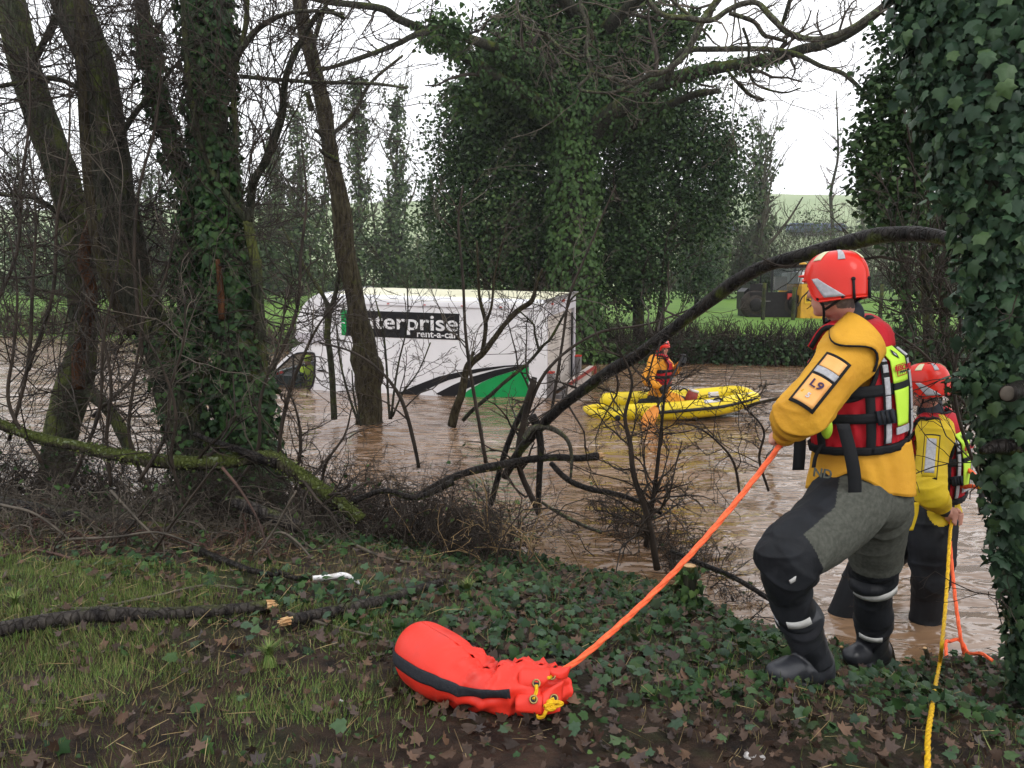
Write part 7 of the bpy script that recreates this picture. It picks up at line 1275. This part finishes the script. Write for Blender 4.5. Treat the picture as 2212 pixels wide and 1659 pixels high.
q = MB(); ell(q, lay(2133, 1057, 4.85), (.045, .04, .05), nu=16); box(q, lay(2133, 1060, 4.85), (.09, .06, .05)); q.build('housing', RUBB, dv); q = MB(); tubes(q, np.array([lay(2122, 1062, 4.83), lay(2118, 1085, 4.83), lay(2119, 1108, 4.83)]), np.array([.012, .013, .010]), 8, cap=True, flat=2); q.build('lever', RUBB, dv); q = MB(); box(q, lay(2120, 1050, 4.82), (.02, .03, .035)); q.build('cap', SUITL, dv)
q = MB(); s = spline(np.array([lay(2140, 1048, 4.85), lay(2156, 1062, 4.5), lay(2172, 1090, 4.2), lay(2190, 1120, 4.0)]), 14); shell(q, np.array([s-np.array([0, 0, .02]), s+np.array([0, 0, .02])]), .004); q.build('sling', REFL, dv)
q = MB(); g = gY(2211, 1408, .02); ell(q, g, (.05, .03, .03)); V, N, Fc = remesh(q, .006, 0); V = V+N*(.01*nz3(V, 40, 3))[:, None]; q = MB(); q.add(V, Fc); o = q.build('plastic_scrap', pm('blue_plastic', (.03, .12, .45), None, 5, .4)); tag(o, 'blue plastic scrap at the right edge of the waterline', 'litter')
for px, py, lb, sz in ((1632, 1641, 'crumpled white scrap in the leaves at the bottom edge', .032), (735, 1520, 'small white scrap on the mud left of the bag', .012)):
    q = MB(); ell(q, G(px, py)+np.array([0, 0, .01]), (sz, sz*.6, sz*.4), nu=20, nv=12); V, N, Fc = remesh(q, sz*.12, 0); V = V+N*(sz*.35*nz3(V, 3/sz, 3))[:, None]; q = MB(); q.add(V, Fc); o = q.build('paper_scrap', pm('foil_white', (.6, .58, .56), (.3, .28, .27), 60, .35), smooth=False); tag(o, lb, 'litter', 'scraps of litter')
# throw bag lying on the bank
bag = empty('throw_bag', G(1030, 1500), 'big red throw bag lying on the leaves with black stripe, brass eyelets and yellow cord', 'bag')
def bp(cx, cy, Y): return G(823+.2232*cx, 1289+.2232*cy, .03+.15*np.clip((1090-cy)/440, 0, 1.1))+np.array([0, -.040-.3*max(0, 2.95-Y), .004])
gb = 3.05; ring = []
path = [(415, 560, .118, .118, 3.12), (428, 572, .126, .124, 3.12), (510, 622, .128, .124, 3.11), (615, 682, .128, .122, 3.10), (745, 752, .125, .115, 3.08), (880, 815, .128, .108, 3.06), (1000, 862, .122, .092, 3.04), (1120, 885, .118, .088, 3.03), (1250, 868, .120, .094, 3.02), (1380, 850, .125, .098, 3.02), (1480, 846, .122, .088, 3.02), (1600, 842, .112, .078, 3.02), (1680, 840, .100, .070, 3.02)]
gY_ = [G(823+.2232*x, 1289+.2232*y, b)[1] for x, y, a, b, Y in path]; pf = np.polyfit(np.arange(len(path)), gY_, 2); s_ = spline(np.array([[*P(823+.2232*x, 1289+.2232*y, np.polyval(pf, i)), a, b] for i, (x, y, a, b, Y) in enumerate(path)]), 90); cen = s_[:, :3]; T = unit(np.gradient(cen, axis=0)); up = np.array([0, 0, 1.]); Vd = unit(np.cross(T, np.cross(up, T))); Sd = np.cross(T, Vd)
TH = np.linspace(0, 2*PI, 121)
def bagS(i, th, off=0.):
    """bag skin at path index i and angle th (0 = up, pi/2 = towards camera)"""
    i = np.asarray(i, float); th = np.asarray(th, float); i0 = np.clip(i.astype(int), 0, 88); fr = (i-i0)[..., None]
    c = cen[i0]*(1-fr)+cen[i0+1]*fr; vd, sd = Vd[i0], Sd[i0]; a = s_[i0, 3]; b = s_[i0, 4]; sg_ = -1 if Sd[0][1] > 0 else 1
    u = i/89; pw = 1.0; cb = np.cos(th); sb = np.sin(th); rr = 1+np.clip((u-.35)/.2, 0, 1)*(.075*np.sin(th*3+u*9)+.06*np.sin(th*5-u*17+1)+.035*np.sin(th*9+u*6))+.012*np.sin(th*2+u*12)
    fold = np.clip((u-.3)/.2, 0, 1)*.010*np.abs(np.sin(u*31+th*2.2+np.sin(th*2)))**.6*2
    p = c+vd*((b+off)*cb*rr-fold*cb)[..., None]+sd*(sg_*((a*.92+off)*sb*rr-fold*sb))[..., None]; return p
I_, T_ = np.meshgrid(np.arange(0, 89.01, .75), TH, indexing='ij'); A = bagS(I_, T_); fl_ = gz(A[..., 0], A[..., 1])+.004; A[..., 2] = np.maximum(A[..., 2], fl_)
mb = MB(); shell(mb, A, .004); ce = A[0, :-1]; mb.add(np.vstack([ce, ce.mean(0)[None]-T[0]*.006]), np.array([[i, (i+1) % 120, 120] for i in range(120)])); bo = mb.build('bag_body', BAGM, bag)
mb = MB(); tubes(mb, A[1], np.full(121, .005), 6); mb.build('base_seam', BAGM, bag)
mb = MB(); ii = np.linspace(3, 63, 50); tc_ = np.interp(ii, [3, 25, 45, 55, 63], [1.48, 1.48, 1.40, 1.25, 1.30]); A2 = np.array([bagS(ii, tc_+w__, .007) for w__ in np.linspace(-.19, .19, 6)]); shell(mb, A2, -.003); mb.build('stripe', pm('stripe_black', (.028, .030, .036), (.02, .021, .026), 90, .8, .4, 220), bag)
def torus(c, n, R_, r, mat, par, nm='eyelet'):
    n = unit(n); u = unit(np.cross(n, [.3, .2, 1.])); v = np.cross(n, u); t = np.linspace(0, 2*PI, 21); q = MB(); tubes(q, c+(np.cos(t)[:, None]*u+np.sin(t)[:, None]*v)*R_, np.full(21, r), 8); q.build(nm, mat, par); q = MB(); q.add(c+(np.cos(t[:-1])[:, None]*u+np.sin(t[:-1])[:, None]*v)*R_*.9-n*.001, np.arange(20)[None]); return q.build(nm+'_hole', NEO, par)
eyes_ = []
for cx, cy, Y in ((1500, 790, 2.93), (1472, 930, 2.90), (1645, 725, 2.95), (1668, 925, 2.91), (1745, 690, 3.0)):
    c = bp(cx, cy, Y); eyes_.append(c); torus(c, np.array([.1, -1, .55]), .0125, .0035, BRASS, bag)
# mouth flaps of stiff fabric that carry the eyelets
def flap(pts, nm='mouth_flap'):
    A = np.array([[bp(*p) for p in row] for row in pts]); A = np.array([spline(r, 10) for r in A]); A = np.stack([spline(A[:, j], 8) for j in range(10)], 1); q = MB(); shell(q, A, .004); q.build(nm, BAGM, bag)
flap([[(1330, 640, 3.0), (1480, 660, 2.97), (1640, 650, 2.97)], [(1330, 760, 2.95), (1470, 770, 2.94), (1620, 760, 2.96)], [(1330, 880, 2.93), (1450, 870, 2.94), (1560, 830, 2.98)]])
flap([[(1300, 880, 2.94), (1450, 895, 2.92), (1565, 890, 2.92)], [(1300, 960, 2.91), (1430, 970, 2.905), (1555, 965, 2.905)], [(1300, 1050, 2.90), (1430, 1060, 2.90), (1550, 1075, 2.90)]])
flap([[(1600, 650, 3.02), (1720, 650, 3.02), (1835, 632, 3.03)], [(1620, 700, 2.98), (1720, 700, 3.0), (1815, 690, 3.0)], [(1660, 740, 2.97), (1730, 760, 2.98), (1795, 750, 3.0)]])
flap([[(1540, 880, 2.97), (1650, 830, 2.97), (1765, 770, 2.99)], [(1560, 960, 2.93), (1660, 930, 2.935), (1750, 910, 2.95)], [(1560, 1080, 2.90), (1650, 1070, 2.91), (1725, 1050, 2.92)]])
rope('tie_cord', None, [eyes_[0]+np.array([0, -.005, -.002]), bp(1500, 830, 2.90), bp(1490, 880, 2.89), eyes_[1]], .0065, YR, parent=bag, n=20); rope('tie_cord', None, [bp(1615, 748, 2.95), bp(1630, 735, 2.94), eyes_[2]], .0065, YR, parent=bag, n=12)
rope('tie_cord', None, [eyes_[3], bp(1600, 960, 2.89), bp(1640, 1000, 2.885), bp(1700, 990, 2.89), bp(1745, 965, 2.89), bp(1690, 950, 2.885), bp(1620, 975, 2.885), bp(1590, 1040, 2.885), bp(1560, 1090, 2.89), bp(1510, 1100, 2.90), bp(1500, 1075, 2.90)], .0065, YR, parent=bag, n=50)
rope('tie_cord', None, [bp(1575, 990, 2.885), bp(1640, 960, 2.88), bp(1670, 1010, 2.88), bp(1600, 1015, 2.88), bp(1590, 980, 2.88)], .0065, YR, parent=bag, n=30)
# ---------------------------------------------------------------- drizzly air
hz = MB(); box(hz, (0, 290, 24), (760, 640, 62)); ho = hz.build('haze', [], kind='stuff', smooth=False)
hm_ = bpy.data.materials.new('haze'); hm_.use_nodes = True; hm_.node_tree.nodes.clear(); o_ = hm_.node_tree.nodes.new('ShaderNodeOutputMaterial'); pv_ = hm_.node_tree.nodes.new('ShaderNodeVolumePrincipled')
pv_.inputs['Color'].default_value = (.95, .97, 1, 1); pv_.inputs['Density'].default_value = .0006; pv_.inputs['Anisotropy'].default_value = .2; hm_.node_tree.links.new(pv_.outputs['Volume'], o_.inputs['Volume']); ho.data.materials.append(hm_)
